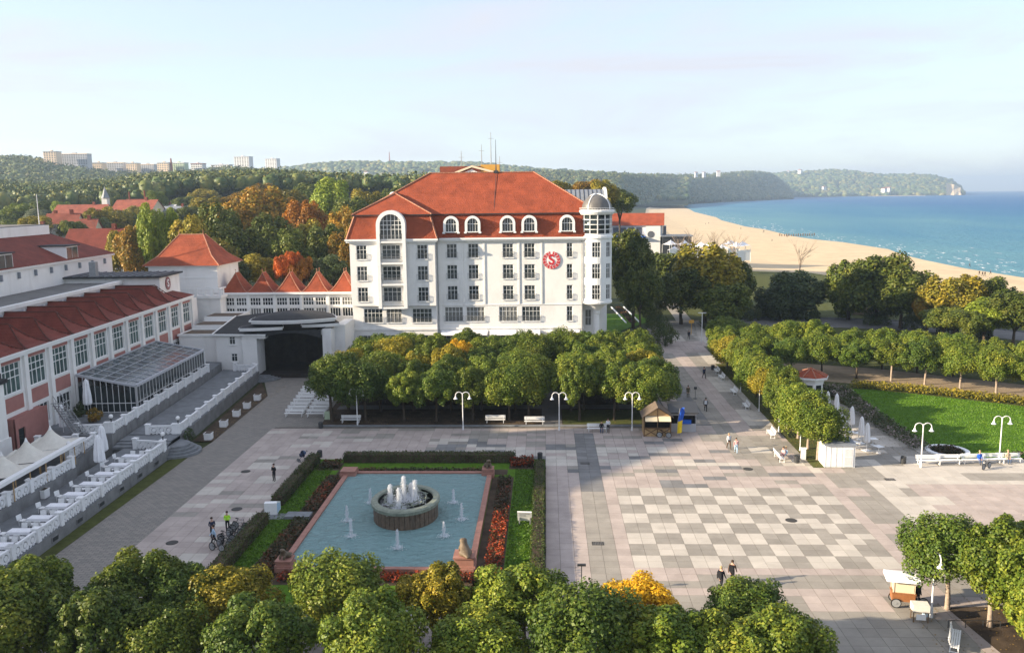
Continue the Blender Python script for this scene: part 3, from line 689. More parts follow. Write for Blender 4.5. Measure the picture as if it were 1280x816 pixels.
for px, w in ((566.5, 3.1), (594, 3.1), (635.5, 3.1), (664.5, 3.1), (713, 1.0)): main.append((lx(px)-w/2, lx(px)+w/2, 7.0, 9.5))
shop_w = [(1.0, 5.0), (5.6, 9.6), (10.2, 13.6)]; shop_m = [(15.2, 18.4), (19.0, 22.6), (23.4, 27.4), (28.2, 31.4), (33.2, 38.0)]
wl = MB()
wl.facade(.3, 14.4, 9.95, 20.7, wing_u, y=-1.6)
wl.facade(.3, 14.4, 0, 9.95, wing_l+[(a, b_, .5, 4.9) for a, b_ in shop_w], y=-.9)
wl.add([(.3,-1.6,9.95),(14.4,-1.6,9.95),(14.4,-.9,9.95),(.3,-.9,9.95)], [(0,1,2,3)])
wl.add([(14.4,-1.6,9.95),(14.4,0,9.95),(14.4,0,20.7),(14.4,-1.6,20.7)], [(0,1,2,3)]); wl.add([(14.4,-.9,0),(14.4,0,0),(14.4,0,9.95),(14.4,-.9,9.95)], [(0,1,2,3)])
wl.facade(14.4, 42.2, 9.95, 20.7, [o for o in main if o[2] > 9.95], y=0); wl.facade(14.4, 38.7, 0, 9.95, [o for o in main if o[2] < 9.95]+[(a, b_, .5, 4.9) for a, b_ in shop_m], y=0)
wl.add([(38.7,0,0),(38.7,4,0),(38.7,4,9.95),(38.7,0,9.95)], [(0,1,2,3)]); wl.facade(38.7, 42.2, 0, 9.95, [(39.3, 40.4, 1.0, 3.4), (39.3, 40.4, 5.6, 8.4)], y=4.0); wl.add([(38.7,0,9.95),(42.2,0,9.95),(42.2,4,9.95),(38.7,4,9.95)], [(0,1,2,3)])
wl.add([(.3,-1.6,9.95),(.3,-.9,9.95),(.3,-.9,0),(.3,17,0),(.3,17,20.7),(.3,-1.6,20.7)], [(0,1,2,3,4,5)])
wl.add([(42.2,4,0),(42.2,17,0),(42.2,17,20.7),(42.2,0,20.7),(42.2,0,9.95),(42.2,4,9.95)], [(0,1,2,3,4,5)]); wl.add([(.3,17,0),(42.2,17,0),(42.2,17,20.7),(.3,17,20.7)], [(0,1,2,3)])
wl.obj('wall', 'white_wall', hotel)
window(hotel, 39.85, 4.0, 1.0, 1.1, 2.4, 2, 2); window(hotel, 39.85, 4.0, 5.6, 1.1, 2.8, 2, 2)
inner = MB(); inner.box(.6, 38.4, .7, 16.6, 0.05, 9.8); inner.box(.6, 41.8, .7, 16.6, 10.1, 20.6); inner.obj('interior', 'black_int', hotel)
for z0, z1 in FL:
    for px, w in ((454, 1.75), (530, 1.75)): window(hotel, lx(px), -1.6, z0, w, z1-z0, 3, 2, transom=(.68,), rail=True)
    window(hotel, lx(491), -1.6, z0, 3.0, z1-z0, 4, 2, transom=(.68,), rail=True)
    for px, w in ((565.5, 1.75), (592.5, 1.75), (636, 1.8), (663, 1.8)): window(hotel, lx(px), 0, z0, w, z1-z0, 3, 2, transom=(.68,), rail=True)
    window(hotel, lx(713), 0, z0, 1.0, z1-z0, 2, 2, transom=(.68,), rail=True)
for px, w in ((465, 3.2), (491.5, 2.6), (527, 3.3)): window(hotel, lx(px), -.9, 7.0, w, 2.4, 4 if w < 3 else 5, 2, transom=(.68,), rail=True)
for px, w in ((566.5, 3.1), (594, 3.1), (635.5, 3.1), (664.5, 3.1)): window(hotel, lx(px), 0, 7.0, w, 2.5, 5, 2, transom=(.68,), rail=True)
window(hotel, lx(713), 0, 7.0, 1.0, 2.5, 2, 2, transom=(.68,), rail=True)
for a, b_ in shop_w: window(hotel, (a+b_)/2, -.9, .5, b_-a, 4.4, 5, 5, name='shop_window')
for a, b_ in shop_m: window(hotel, (a+b_)/2, 0, .5, b_-a, 4.4, 5, 5, name='shop_window')
# awnings over the shop fronts
for a, b_ in shop_m:
    aw = MB(); aw.prism_x([(-.02, 5.55), (-1.3, 5.0), (-1.3, 4.85), (-.02, 5.35)], a-.2, b_+.2); aw.obj('awning', 'white_cloth', hotel)
# cornices and string courses
c = MB()
c.box(-.35, 15.0, -2.2, -1.55, 20.72, 21.02); c.box(-.2, 14.8, -2.0, -1.55, 20.45, 20.7); c.box(-.35, .25, -1.55, 17.3, 20.72, 21.02)
c.box(15.02, 40.2, -.6, .1, 20.72, 21.02); c.box(15.02, 40.2, -.4, .0, 20.45, 20.7); c.box(41.6, 42.8, 2, 17.3, 20.72, 21.02); c.box(.25, 42.2, 16.9, 17.4, 20.72, 21.02)
c.obj('cornice', 'white_paint', hotel)
c = MB(); c.box(14.42, 38.9, -.12, -.002, 5.75, 6.05); c.box(.28, 14.42, -1.05, -.905, 5.75, 6.05); c.box(14.5, 38.9, -.08, -.002, 9.75, 9.9); c.obj('string_course', 'white_wall', hotel)
# thin pilaster strips and rain pipes
p = MB()
for px in (579, 606, 649.5, 678): p.box(lx(px)-.12, lx(px)+.12, -.10, -.002, 9.92, 20.44)
p.obj('pilaster', 'white_wall', hotel)
p = MB()
for x, y in ((14.62, -.12), (38.6, -.12)): p.tube([(x, y, .1), (x, y, 20.4)], .07, 6)
p.obj('rain_pipe', 'metal_grey', hotel)
# loggia bay with its arch
b_ = MB(); B0, B1 = lx(476.5), lx(508.5)
for x in (B0, B1): b_.box(x-.28, x+.28, -2.5, -1.605, 9.6, 21.9)
for z in (9.55, 13.4, 16.9, 20.4): b_.box(B0+.285, B1-.285, -2.45, -1.605, z, z+.28)
cxm, rad = (B0+B1)/2, (B1-B0)/2+.28; arc = [(cxm+rad*math.cos(a), 23.3+rad*math.sin(a)) for a in [math.pi*k/18 for k in range(19)]]; arci = [(cxm+(rad-.62)*math.cos(a), 23.3+(rad-.62)*math.sin(a)) for a in [math.pi*k/18 for k in range(19)]]
for (a, b2), (c2, d2) in zip(zip(arc, arc[1:]), zip(arci, arci[1:])):
    b_.prism_y([a, b2, d2, c2], -2.5, -.9)
for x in (B0, B1): b_.box(x-.28 if x == B0 else x-.34, x+.34 if x == B0 else x+.28, -2.5, -1.2, 21.9, 23.3)
b_.obj('loggia_frame', 'white_paint', hotel)
rl_ = MB()
for z in (9.83, 13.68, 17.18, 20.70):
    for q in (.15, .95): rl_.bar((B0+.3, -2.4, z+q), (B1-.3, -2.4, z+q), .05)
    for k in range(22): x = B0+.35+(B1-B0-.7)*k/21; rl_.bar((x, -2.4, z+.15), (x, -2.4, z+.95), .02)
rl_.obj('balcony_railing', 'metal_grey', hotel)
ri = rad-.62; gp_ = MB(); gp_.prism_y([(cxm+ri*math.cos(math.pi*k/18), 23.3+ri*math.sin(math.pi*k/18)) for k in range(19)]+[(cxm-ri, 21.0), (cxm+ri, 21.0)], -2.0, -1.9)
aw = gp_.obj('arched_window', 'glass', hotel)
fr = MB()
for k in range(-2, 3): fr.box(cxm+k*.62-.04, cxm+k*.62+.04, -2.06, -2.005, 21.0, 23.3+math.sqrt(max(.1, ri**2-(k*.62)**2))-.02)
for z in (21.0, 22.6, 23.3, 24.0): hw_ = ri if z <= 23.3 else math.sqrt(max(.1, ri**2-(z-23.3)**2)); fr.box(cxm-hw_, cxm+hw_, -2.05, -2.01, z-.04, z+.04)
fr.obj('window_bars', 'white_paint', aw)
# mansard, main hip roof and the small hip over the wing
rf = MB(); Z0, Z1, ZR = 21.02, 24.85, 31.8
fx0, fx1, fy0, fy1 = -.05, 42.4, -.25, 17.2; ins = 1.25
o_ = [(fx0, fy0, Z0), (fx1, fy0, Z0), (fx1, fy1, Z0), (fx0, fy1, Z0)]; i_ = [(fx0+ins, fy0+ins, Z1), (fx1-ins, fy0+ins, Z1), (fx1-ins, fy1-ins, Z1), (fx0+ins, fy1-ins, Z1)]
rf.add(o_+i_, [(0,1,5,4),(1,2,6,5),(2,3,7,6),(3,0,4,7)])
e = .35; j_ = [(fx0+ins-e, fy0+ins-e, Z1+.12), (fx1-ins+e, fy0+ins-e, Z1+.12), (fx1-ins+e, fy1-ins+e, Z1+.12), (fx0+ins-e, fy1-ins+e, Z1+.12)]
RL, RR, RY = (12.6, 8.5, ZR), (30.6, 8.5, ZR), 8.5
rf.add(j_+[RL, RR], [(0,1,5,4),(1,2,5),(2,3,4,5),(3,0,4)])
w0 = [(-.15, -1.85, Z0), (14.85, -1.85, Z0), (14.85, 1.2, Z0), (-.15, 1.2, Z0)]; w1 = [(-.15+ins, -1.85+ins, Z1), (14.85-ins, -1.85+ins, Z1), (14.85-ins, 1.2, Z1), (-.15+ins, 1.2, Z1)]
rf.add(w0+w1, [(0,1,5,4),(1,2,6,5),(3,0,4,7)])
wj = [(-.15+ins-e, -1.85+ins-e, Z1+.13), (14.85-ins+e, -1.85+ins-e, Z1+.13), (14.85-ins+e, 3, Z1+.13), (-.15+ins-e, 3, Z1+.13)]
ap, ab = (7.3, 3.4, 28.4), (7.3, 9, 28.4)
rf.add(wj+[ap, ab], [(0,1,4),(1,2,(5),4),(3,0,4,5)])
roof = rf.obj('roof', 'roof_orange', hotel)
tr_ = MB(); 
for a, q in zip(j_, j_[1:]+j_[:1]): tr_.bar(Vector(a)-Vector((0,0,.10)), Vector(q)-Vector((0,0,.10)), .10, .16)
for a, q in zip([wj[3], wj[0], wj[1]], [wj[0], wj[1], wj[2]]): tr_.bar(Vector(a)-Vector((0,0,.10)), Vector(q)-Vector((0,0,.10)), .10, .16)
tr_.obj('gutter', 'lead', roof)
rt = MB()
for a, q in ((RL, RR), (j_[0], RL), (j_[1], RR), (j_[2], RR), (j_[3], RL), (wj[0], ap), (wj[1], ap), (ap, ab), (o_[0], i_[0]), (w0[0], w1[0]), (w0[1], w1[1])):
    a, q = Vector(a), Vector(q); n = max(3, int((q-a).length/.45))
    for k in range(n):
        s0 = a.lerp(q, k/n); s1 = a.lerp(q, (k+.86)/n); rt.bar(s0+Vector((0,0,.05)), s1+Vector((0,0,.09)), .24, .16)
tag(rt.obj('ridge_tiles', 'ridge', roof), kind='stuff')
lr = MB(); lr.tube([(24.1, 8.5, ZR), (24.1, 8.5, ZR+1.2), (24.1, 8.5, ZR+5.6)], [.16, .07, .03], 6); lr.tube([(24.1, fy0+ins-.2, Z1+.2), (24.1, 8.4, ZR+.1)], .035, 5); lr.box(23.7, 24.5, 8.2, 8.8, ZR-.1, ZR+.35)
lr.obj('lightning_rod', 'metal_dark', roof)
# arched dormers
def dormer(cx):
    d = inst('dormer', DM, hotel, (cx, -.15, 0)); inst('arched_window', DP, d); inst('window_bars', DB, d); inst('dormer_roof', DR, d)
def arcpts(r, n=14, z=23.35): return [(r*math.cos(math.pi*k/n), z+r*math.sin(math.pi*k/n)) for k in range(n+1)]
dm = MB(); ao, ai = arcpts(1.28), arcpts(.86)
for (a, b2), (c2, d2) in zip(zip(ao, ao[1:]), zip(ai, ai[1:])): dm.prism_y([a, b2, d2, c2], -.35, .25)
for s_ in (-1, 1): dm.box(min(s_*.86, s_*1.28), max(s_*.86, s_*1.28), -.35, .25, 22.0, 23.35); dm.box(s_*1.2-.22, s_*1.2+.22, -.42, .2, 21.75, 22.0)
dm.box(-.86, .86, -.35, .25, 21.9, 22.05)
DM = dm.mesh('dormer', 'white_paint')
DP = MB().prism_y(ai+[(-.86, 22.05), (.86, 22.05)], -.02, .05).mesh('dormer_pane', 'glass')
db = MB(); db.box(-.03, .03, -.08, -.025, 22.05, 24.2); db.box(-.45, -.40, -.08, -.025, 22.05, 24.0); db.box(.40, .45, -.08, -.025, 22.05, 24.0); db.box(-.86, .86, -.09, -.03, 23.25, 23.33); DB = db.mesh('dormer_bars', 'white_paint')
dr = MB(); aa = arcpts(1.24)
for a, b2 in zip(aa, aa[1:]): dr.add([(a[0],.25,a[1]),(b2[0],.25,b2[1]),(b2[0],2.4,b2[1]),(a[0],2.4,a[1])], [(0,1,2,3)])
for s_ in (-1, 1): dr.add([(s_*1.24,.25,22),(s_*1.24,2.4,22),(s_*1.24,2.4,23.35),(s_*1.24,.25,23.35)], [(0,1,2,3)])
DR = dr.mesh('dormer_roof', 'roof_orange')
for px in (565.5, 592.5, 636, 663, 710): dormer(lx(px))
# round turret on its single column
tw = MB(); TC = (41.1, 1.3); n = 32
tw.lathe([(.0, 8.4), (.55, 8.5), (.7, 8.75), (1.5, 9.5), (2.35, 9.8), (2.62, 10.0), (2.62, 10.3), (2.5, 10.35)], n, (*TC, 0)); tw.lathe([(.62, 0), (.58, .4), (.52, .6), (.48, 7.9), (.62, 8.2), (.62, 8.5)], 18, (*TC, 0))
# drum with window openings: built ring by ring
rows_ = [(10.35, 10.75, False), (10.75, 13.1, True), (13.1, 14.2, False), (14.2, 16.6, True), (16.6, 17.7, False), (17.7, 20.1, True), (20.1, 20.7, False)]
wa = [math.radians(a) for a in (-150, -95, -40)]; hwid = [.20, .28, .24]
def seg(a0, a1, z0, z1, r=2.5, k=3):
    tw.lathe([(r, z0), (r, z1)], k, (*TC, 0), 0, a0, a1)
for z0, z1, has in rows_:
    if not has: tw.lathe([(2.5, z0), (2.5, z1)], n, (*TC, 0))
    else:
        edges = []
        for a, h_ in zip(wa, hwid): edges.append((a-h_, a+h_))
        cur = edges[0][0]
        for k in range(3):
            nxt = edges[(k+1) % 3][0]+(2*math.pi if k == 2 else 0); seg(edges[k][1], nxt, z0, z1, k=8 if k < 2 else 24)
            for q in edges[k]:
                co, si = math.cos(q), math.sin(q); tw.add([(TC[0]+2.5*co, TC[1]+2.5*si, z0), (TC[0]+2.2*co, TC[1]+2.2*si, z0), (TC[0]+2.2*co, TC[1]+2.2*si, z1), (TC[0]+2.5*co, TC[1]+2.5*si, z1)], [(0,1,2,3)])
tw.lathe([(2.5, 20.7), (2.72, 20.75), (2.72, 21.1), (2.5, 21.15), (2.5, 21.5)], n, (*TC, 0)); tw.lathe([(2.5, 24.55), (2.7, 24.6), (2.95, 25.0), (2.95, 25.25), (2.5, 25.4)], n, (*TC, 0))
for k in range(12):
    a = 2*math.pi*k/12; tw.bar((TC[0]+2.46*math.cos(a), TC[1]+2.46*math.sin(a), 21.5), (TC[0]+2.46*math.cos(a), TC[1]+2.46*math.sin(a), 24.55), .16)
for z in (22.2, 23.0, 23.8): tw.lathe([(2.42, z-.05), (2.5, z-.05), (2.5, z+.05), (2.42, z+.05)], n, (*TC, 0))
tw.obj('turret', 'white_paint', hotel, smooth=False)
tg = MB(); tg.lathe([(2.3, 10.4), (2.3, 20.2)], n, (*TC, 0)); tg.lathe([(2.38, 21.3), (2.38, 24.55)], n, (*TC, 0)); tg.obj('turret_glazing', 'glass', hotel, smooth=True)
tb = MB()
for z0, z1, has in rows_:
    if has:
        for a, h_ in zip(wa, hwid):
            for f in (-1, -.33, .33, 1): tb.bar((TC[0]+2.42*math.cos(a+h_*f*.95), TC[1]+2.42*math.sin(a+h_*f*.95), z0), (TC[0]+2.42*math.cos(a+h_*f*.95), TC[1]+2.42*math.sin(a+h_*f*.95), z1), .07)
            tb.bar((TC[0]+2.42*math.cos(a-h_), TC[1]+2.42*math.sin(a-h_), z0+1.65), (TC[0]+2.42*math.cos(a+h_), TC[1]+2.42*math.sin(a+h_), z0+1.65), .07)
            tb.bar((TC[0]+2.6*math.cos(a-h_), TC[1]+2.6*math.sin(a-h_), z0+.9), (TC[0]+2.6*math.cos(a+h_), TC[1]+2.6*math.sin(a+h_), z0+.9), .04)
tb.obj('turret_window_bars', 'white_paint', hotel)
dome = MB(); dome.lathe([(2.5*math.cos(a), 25.4+2.5*math.sin(a)) for a in [math.pi/2*k/10 for k in range(11)]], 32, (*TC, 0)); do = dome.obj('dome', 'dome_metal', hotel, smooth=True)
rb = MB()
for k in range(4):
    q = math.pi/4+.15+k*math.pi/2; rb.tube([(TC[0]+2.54*math.cos(a)*math.cos(q), TC[1]+2.54*math.cos(a)*math.sin(q), 25.4+2.54*math.sin(a)) for a in [math.pi/2*i/10 for i in range(11)]], .10, 6)
for k in range(40):
    a = 2*math.pi*k/40; rb.bar((TC[0]+2.85*math.cos(a), TC[1]+2.85*math.sin(a), 25.2), (TC[0]+2.85*math.cos(a), TC[1]+2.85*math.sin(a), 25.65), .03)
rb.tube([(TC[0]+2.85*math.cos(2*math.pi*k/40), TC[1]+2.85*math.sin(2*math.pi*k/40), 25.65) for k in range(41)], .035, 5); rb.obj('dome_ribs', 'metal_white', do)
emblem(hotel, (lx(690.5), -.06, 17.2), (math.pi/2, 0, 0), 1.45, 'white_paint', 'red_paint', 'red_paint')
# rear wings with barrel roofs, seen past both ends of the main roof, and the block behind the ridge
for x0, x1, y0, y1, zt in ((3.0, 12.0, 19, 30.6, 28.6), (30.5, 44.0, 17.5, 29.1, 29.0)):
    zb = zt-3.5; y1 = y0+11.6; w = MB(); w.box(x0, x1, y0, y1, 0, zb); w.obj('rear_wing', 'white_wall', hotel)
    k = MB(); prof = [(y0+.3+5.5*(1-math.cos(a)), zb+3.3*math.sin(a)) for a in [math.pi*i/14 for i in range(15)]]
    k.prism_x(prof, x0+.35, x1-.35); br = k.obj('barrel_roof', 'lead_pale' if x0 > 20 else 'lead', hotel)
    q = MB(); pr2 = [(y0+5.8-5.9*math.cos(a), zb+3.7*math.sin(a)) for a in [math.pi*i/14 for i in range(15)]]
    for xx in ((x1-.34, x1+.05) if x0 > 20 else (x0-.05, x0+.34),): q.prism_x(pr2, *xx)
    q.obj('gable_end', 'white_paint', br)
    s_ = MB()
    for i in range(int((x1-x0)/.8)):
        xx = x0+.5+i*.8; s_.tube([(xx, a+.0, z+.04) for a, z in prof], .05, 4)
    s_.obj('roof_seams', 'lead', br)
rear = thing('rear_block', 'pale block with ochre roof housing and aerials seen above the hotel ridge', 'building', (-18.2, 178, 0))
bl = MB(); bl.prism_y([(-4,0),(9,0),(9,31.2),(4,32.8),(3.2,33.2),(-4,30.6)], 0, 4); bl.obj('wall', 'white_wall', rear)
bl = MB(); bl.prism_y([(-4.2,30.9),(3.2,33.6),(9.2,32),(9.2,32.4),(3.2,34.0),(-4.2,31.3)], -.3, 4); bl.obj('roof', 'flat_cream', rear)
bl = MB(); bl.box(-4, 4.5, 5, 8, 30, 34.0); bl.obj('brick_parapet', 'roof_far', rear)
bl = MB(); bl.box(4.6, 8.6, 5.2, 8.2, 31, 34.3); bl.obj('roof_housing', 'ochre', rear)
for x, h_ in ((.5, 5.2), (4.8, 6.5), (6.8, 9.0), (8.6, 4)):
    q = MB(); q.tube([(x, 6, 33.5), (x, 6, 30+h_+2)], [.10, .05], 6); q.bar((x-.6, 6, 29.2+h_+1.5), (x+.6, 6, 29.2+h_+1.5), .06); q.obj('aerial', 'metal_grey', rear)

# ------------------------------------------------------------------ gallery with the row of little red spires
gal = thing('gallery_building', 'white two storey gallery with five curved red spire roofs between hotel and spa pavilion', 'building', (-57.6, 148, 0))
GW = 24.2; ops = []
for k in range(5):
    b0 = .6+k*4.72
    for q in range(2):
        for z0, z1 in ((7.2, 8.75), (9.2, 10.6)): ops.append((b0+.15+q*2.2, b0+2.05+q*2.2, z0, z1))
w = MB(); w.facade(-.4, GW, 0, 11.2, ops, 0, .22); w.box(-.4, GW, .35, 8, 0, 11.1); w.obj('wall', 'white_wall', gal)
for a, b2, z0, z1 in ops: window(gal, (a+b2)/2, 0, z0, b2-a, z1-z0, 4, 2 if z0 > 9 else 1, depth=.12, sill=False, bar=.09)
w = MB(); w.box(-.7, GW+.2, -.5, 8.3, 11.2, 11.5)
for k in range(6): x = .45+k*4.72; w.box(x-.22, x+.22, -.15, -.003, 5, 11.19)
w.obj('cornice', 'white_paint', gal)
V, F, hips = pagoda(2.42, 2.6, 3.3, .9, 1.35)
hm = MB()
for h in hips: hm.tube(h, .07, 5)
hm.tube([(0, -.9, 3.35), (0, .9, 3.35)], .07, 5)
for y in (-.9, .9): hm.tube([(0, y, 3.3), (0, y, 3.9)], [.06, .02], 5); hm.lathe([(0, -.12), (.12, 0), (0, .12)], 8, (0, y, 3.9))
spm, sph = MB().add(V, F).mesh('spire_roof', 'roof_orange'), hm.mesh('hip_ridges', 'ridge')
for k in range(5):
    s_ = inst('spire_roof', spm, gal, (2.5+k*4.86, 2.75, 11.5)); inst('hip_ridges', sph, s_)

# ------------------------------------------------------------------ bandshell with stepped canopies
bs = thing('bandshell', 'white open air concert shell with stepped dark canopy roofs and black stage', 'bandshell', (-40.5, 131.5, 0))
w = MB(); ops = [(-8.9, -7.9, 2.6, 3.9), (-9.1, -8.1, 5.3, 6.6)]
w.facade(-11.2, -6.9, 0, 7.0, ops, -1.2, .2); w.add([(-6.9,-1.2,0),(-6.9,3,0),(-6.9,3,7),(-6.9,-1.2,7)], [(0,1,2,3)]); w.add([(-11.2,-1.2,0),(-11.2,9,0),(-11.2,9,7),(-11.2,-1.2,7)], [(0,1,2,3)])
w.box(-6.88, -4.6, -1.6, 2.0, 0, 6.3); w.box(-6.88, -3.2, -1.7, -.2, 6.3, 6.9); w.obj('wall', 'white_wall', bs)
w = MB(); w.box(5.4, 6.8, -.2, 2.4, 0, 7.5); w.box(4.4, 5.4, 0, 1.6, 6.6, 7.2); w.box(6.8, 8.4, 2.4, 9, 0, 7.8); w.obj('pylon', 'white_wall', bs)
for a, b2, z0, z1 in ops: window(bs, (a+b2)/2, -1.2, z0, b2-a, z1-z0, 2, 2, transom=(.66,), depth=.12)
ap_ = MB(); n = 14
arcw = [(x, -1.0+.0*x, 0) for x in (-4.6, 5.2)]
# curved dark back wall of the stage, its ceiling and floor
k = MB(); ring = [(.3+5.2*math.cos(math.pi*i/n), 0.5+7.5*math.sin(math.pi*i/n)) for i in range(n+1)]
for a, b2 in zip(ring, ring[1:]): k.add([(a[0],a[1],.6),(b2[0],b2[1],.6),(b2[0],b2[1],7.4),(a[0],a[1],7.4)], [(0,1,2,3)])
k.add([(x, y, 7.35) for x, y in ring], [tuple(range(n+1))]); k.obj('stage_shell', 'stage_dark', bs)
k = MB(); k.prism(ring, -.1, .62); k.box(-4.55, 5.15, -1.3, .48, -.1, .6); k.obj('stage_floor', 'stage_dark', bs)
k = MB(); xs = [-4.6+9.8*i/16 for i in range(17)]
top_ = [(x, 7.45) for x in xs[::-1]]; bot = [(x, 6.15+.95*(1-((x-.3)/4.9)**2)) for x in xs]; k.prism_y(bot+top_, -1.2, -.8); k.obj('stage_arch', 'lead', bs, None, R(6))
def fan(x0, x1, yf, depth, bow, n=16):
    cx, hw2 = (x0+x1)/2, (x1-x0)/2
    fr_ = [(x0+(x1-x0)*i/n, yf-bow*(1-(2*i/n-1)**2)) for i in range(n+1)]
    bk_ = [(cx+hw2*math.cos(math.pi*i/n), yf+depth*math.sin(math.pi*i/n)) for i in range(1, n)]
    return fr_+bk_
def canopy(poly_, z, rise, th=.55):
    cx = sum(p[0] for p in poly_)/len(poly_); cy_ = sum(p[1] for p in poly_)/len(poly_); n = len(poly_)
    a = MB(); ins_ = [(cx+(x-cx)*.93, cy_+(y-cy_)*.93) for x, y in poly_]
    a.prism([(cx+(x-cx)*.95, cy_+(y-cy_)*.95) for x, y in poly_], z-th*1.3, z-th*.5); a.prism(poly_, z-th*.5, z)
    f = a.obj('canopy', 'white_paint', bs, None, R(13))
    t_ = MB(); rings_ = [[(cx+(x-cx)*q, cy_+(y-cy_)*q, z+.01+rise*(1-q*q)) for x, y in poly_] for q in (.97, .75, .5, .25)]
    t_.add(sum(rings_, [])+[(cx, cy_, z+rise)], [(r*n+i, r*n+(i+1) % n, (r+1)*n+(i+1) % n, (r+1)*n+i) for r in range(3) for i in range(n)]+[(3*n+i, 3*n+(i+1) % n, 4*n) for i in range(n)])
    t_.obj('canopy_roof', 'lead', f)
canopy(fan(-5.8, 7.6, -.9, 10.5, 1.5), 9.2, .8, .42); canopy(fan(-7.4, -.6, -1.2, 6, .4), 8.1, .35, .36); canopy(fan(2.0, 8.0, -.9, 6, .3), 8.3, .3, .36)
k = MB(); k.add([(-11.5,-1.6,7.02),(-3.0,-2.0,7.0),(-1.5,4,8.6),(-6.0,9,9.0),(-11.5,9,8.4)], [(0,1,2,3,4)]); k.add([(-11.5,-1.6,6.9),(-3.0,-2.0,6.9),(-1.5,4,8.5),(-6.0,9,8.9),(-11.5,9,8.3)], [(0,1,2,3,4)])
k.obj('lean_to_roof', 'lead', bs)
k = MB(); k.bar((-11.5,-1.62,6.93), (-3,-2.02,6.93), .12, .26); k.bar((-11.55,-1.6,6.95), (-11.55,9,8.35), .2, .3); k.obj('fascia', 'white_paint', bs)
k = MB(); k.tube([(-6.95,-1.35,.1),(-6.95,-1.35,7)], .06, 6); k.obj('rain_pipe', 'white_paint', bs)
k = MB()
for i in range(4): k.lathe([(3.2-i*.55, i*.15-.02), (3.2-i*.55, .15+i*.15), (0, .15+i*.15)], 24, (-4.2, -1.6, 0), 0, math.pi, 2*math.pi)
k.obj('curved_steps', 'step_stone', bs)
# low flat roofs between the gallery, the shell and the spa house
ann = thing('link_building', 'low white flat roofed link between spa house and concert shell', 'building', (-57.8, 131, 0))
k = MB(); k.box(0, 6.0, 0, 16.5, 0, 6.6); k.obj('wall', 'white_wall', ann)
k = MB(); k.box(-.2, 6.2, -.2, 16.6, 6.6, 6.9); k.box(.3, 5.8, 4.5, 16.5, 6.9, 7.6); k.box(.3, 5.8, 9.5, 16.5, 7.6, 8.3); k.obj('roof_deck', 'white_paint', ann)
k = MB()
for y in (.2, 4.9, 9.9): k.box(.5, 5.6, y, y+3.8, 6.905 if y < 1 else (7.605 if y < 5 else 8.305), 6.95 if y < 1 else (7.65 if y < 5 else 8.35))
k.obj('roof_felt', 'roof_board', ann)
# ------------------------------------------------------------------ spa house on the left
SA = R(3.0); SP = Vector((-56, 85, 0))
spa = thing('spa_house', 'long white spa house with pink window bays and curved dark red roofs', 'building', SP, SA)
Ry = Matrix.Rotation(math.pi/2, 4, 'Z')       # facade plane built looking -y, turned to look +x
BP, NB, B_0 = 5.06, 22, -52.6                  # bay pitch, bays; the first ones lie outside the picture
Y0s, Y1s = B_0-BP/2-.6, 54.2
ops = []; bays = []
for k in range(NB):
    yc = .75+(k-11)*BP+ (BP if False else 0)
    yc = .9+(k-10)*BP
    if yc > 53: continue
    bays.append(yc); ops.append((yc-1.75, yc+1.75, 7.95, 11.15)); ops.append((yc-1.6, yc+1.6, 3.3, 5.6))
w = MB(); w.T = Ry; w.facade(Y0s, Y1s, 0, 12.0, ops, 0, .3); w.T = None
w.add([(0,Y1s,0),(-9,Y1s,0),(-9,Y1s,14.9),(0,Y1s,12)], [(0,1,2,3)]); w.add([(0,Y0s,0),(-9,Y0s,0),(-9,Y0s,15),(0,Y0s,12)], [(0,1,2,3)])
w.obj('wall', 'white_wall', spa)
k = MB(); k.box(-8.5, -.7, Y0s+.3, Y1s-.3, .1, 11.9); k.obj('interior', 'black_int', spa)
fm = win_mesh(3.5, 3.2, 4, 4, .09, 'white_paint', 'glass_green', (.52, .76)); fl = win_mesh(3.2, 2.3, 4, 2, .08, 'white_paint', 'glass', None)
pan = MB(); pan.box(-1.75, 1.75, -.05, .12, 0, .34); panm = pan.mesh('window_head', 'pink_render')
spn = MB(); spn.box(-1.75, 1.75, -.03, -.004, 0, 1.55); spm2 = spn.mesh('spandrel', 'pink_render')
pil = MB(); pil.box(-.36, .36, -.28, -.003, 0, 12.0-.35); pilm = pil.mesh('pilaster', 'white_wall')
for yc in bays:
    if yc < -24: continue
    o = inst('bay_window', fm[0], spa, (-.18, yc, 7.95), math.pi/2); inst('pane', fm[1], o); inst('sill', sill_mesh(3.5), o)
    o2 = inst('window', fl[0], spa, (-.18, yc, 3.3), math.pi/2); inst('pane', fl[1], o2)
    inst('window_head', panm, spa, (0, yc, 11.17), math.pi/2); inst('spandrel', spm2, spa, (0, yc, 6.1), math.pi/2)
    inst('pilaster', pilm, spa, (0, yc-BP/2, 0), math.pi/2)
inst('pilaster', pilm, spa, (0, bays[-1]+BP/2-.15, 0), math.pi/2)
k = MB(); k.box(-.3, .55, Y0s, Y1s, 12.0, 12.22); k.box(-.2, .40, Y0s, Y1s, 11.66, 11.998); k.obj('eaves_beam', 'white_paint', spa)
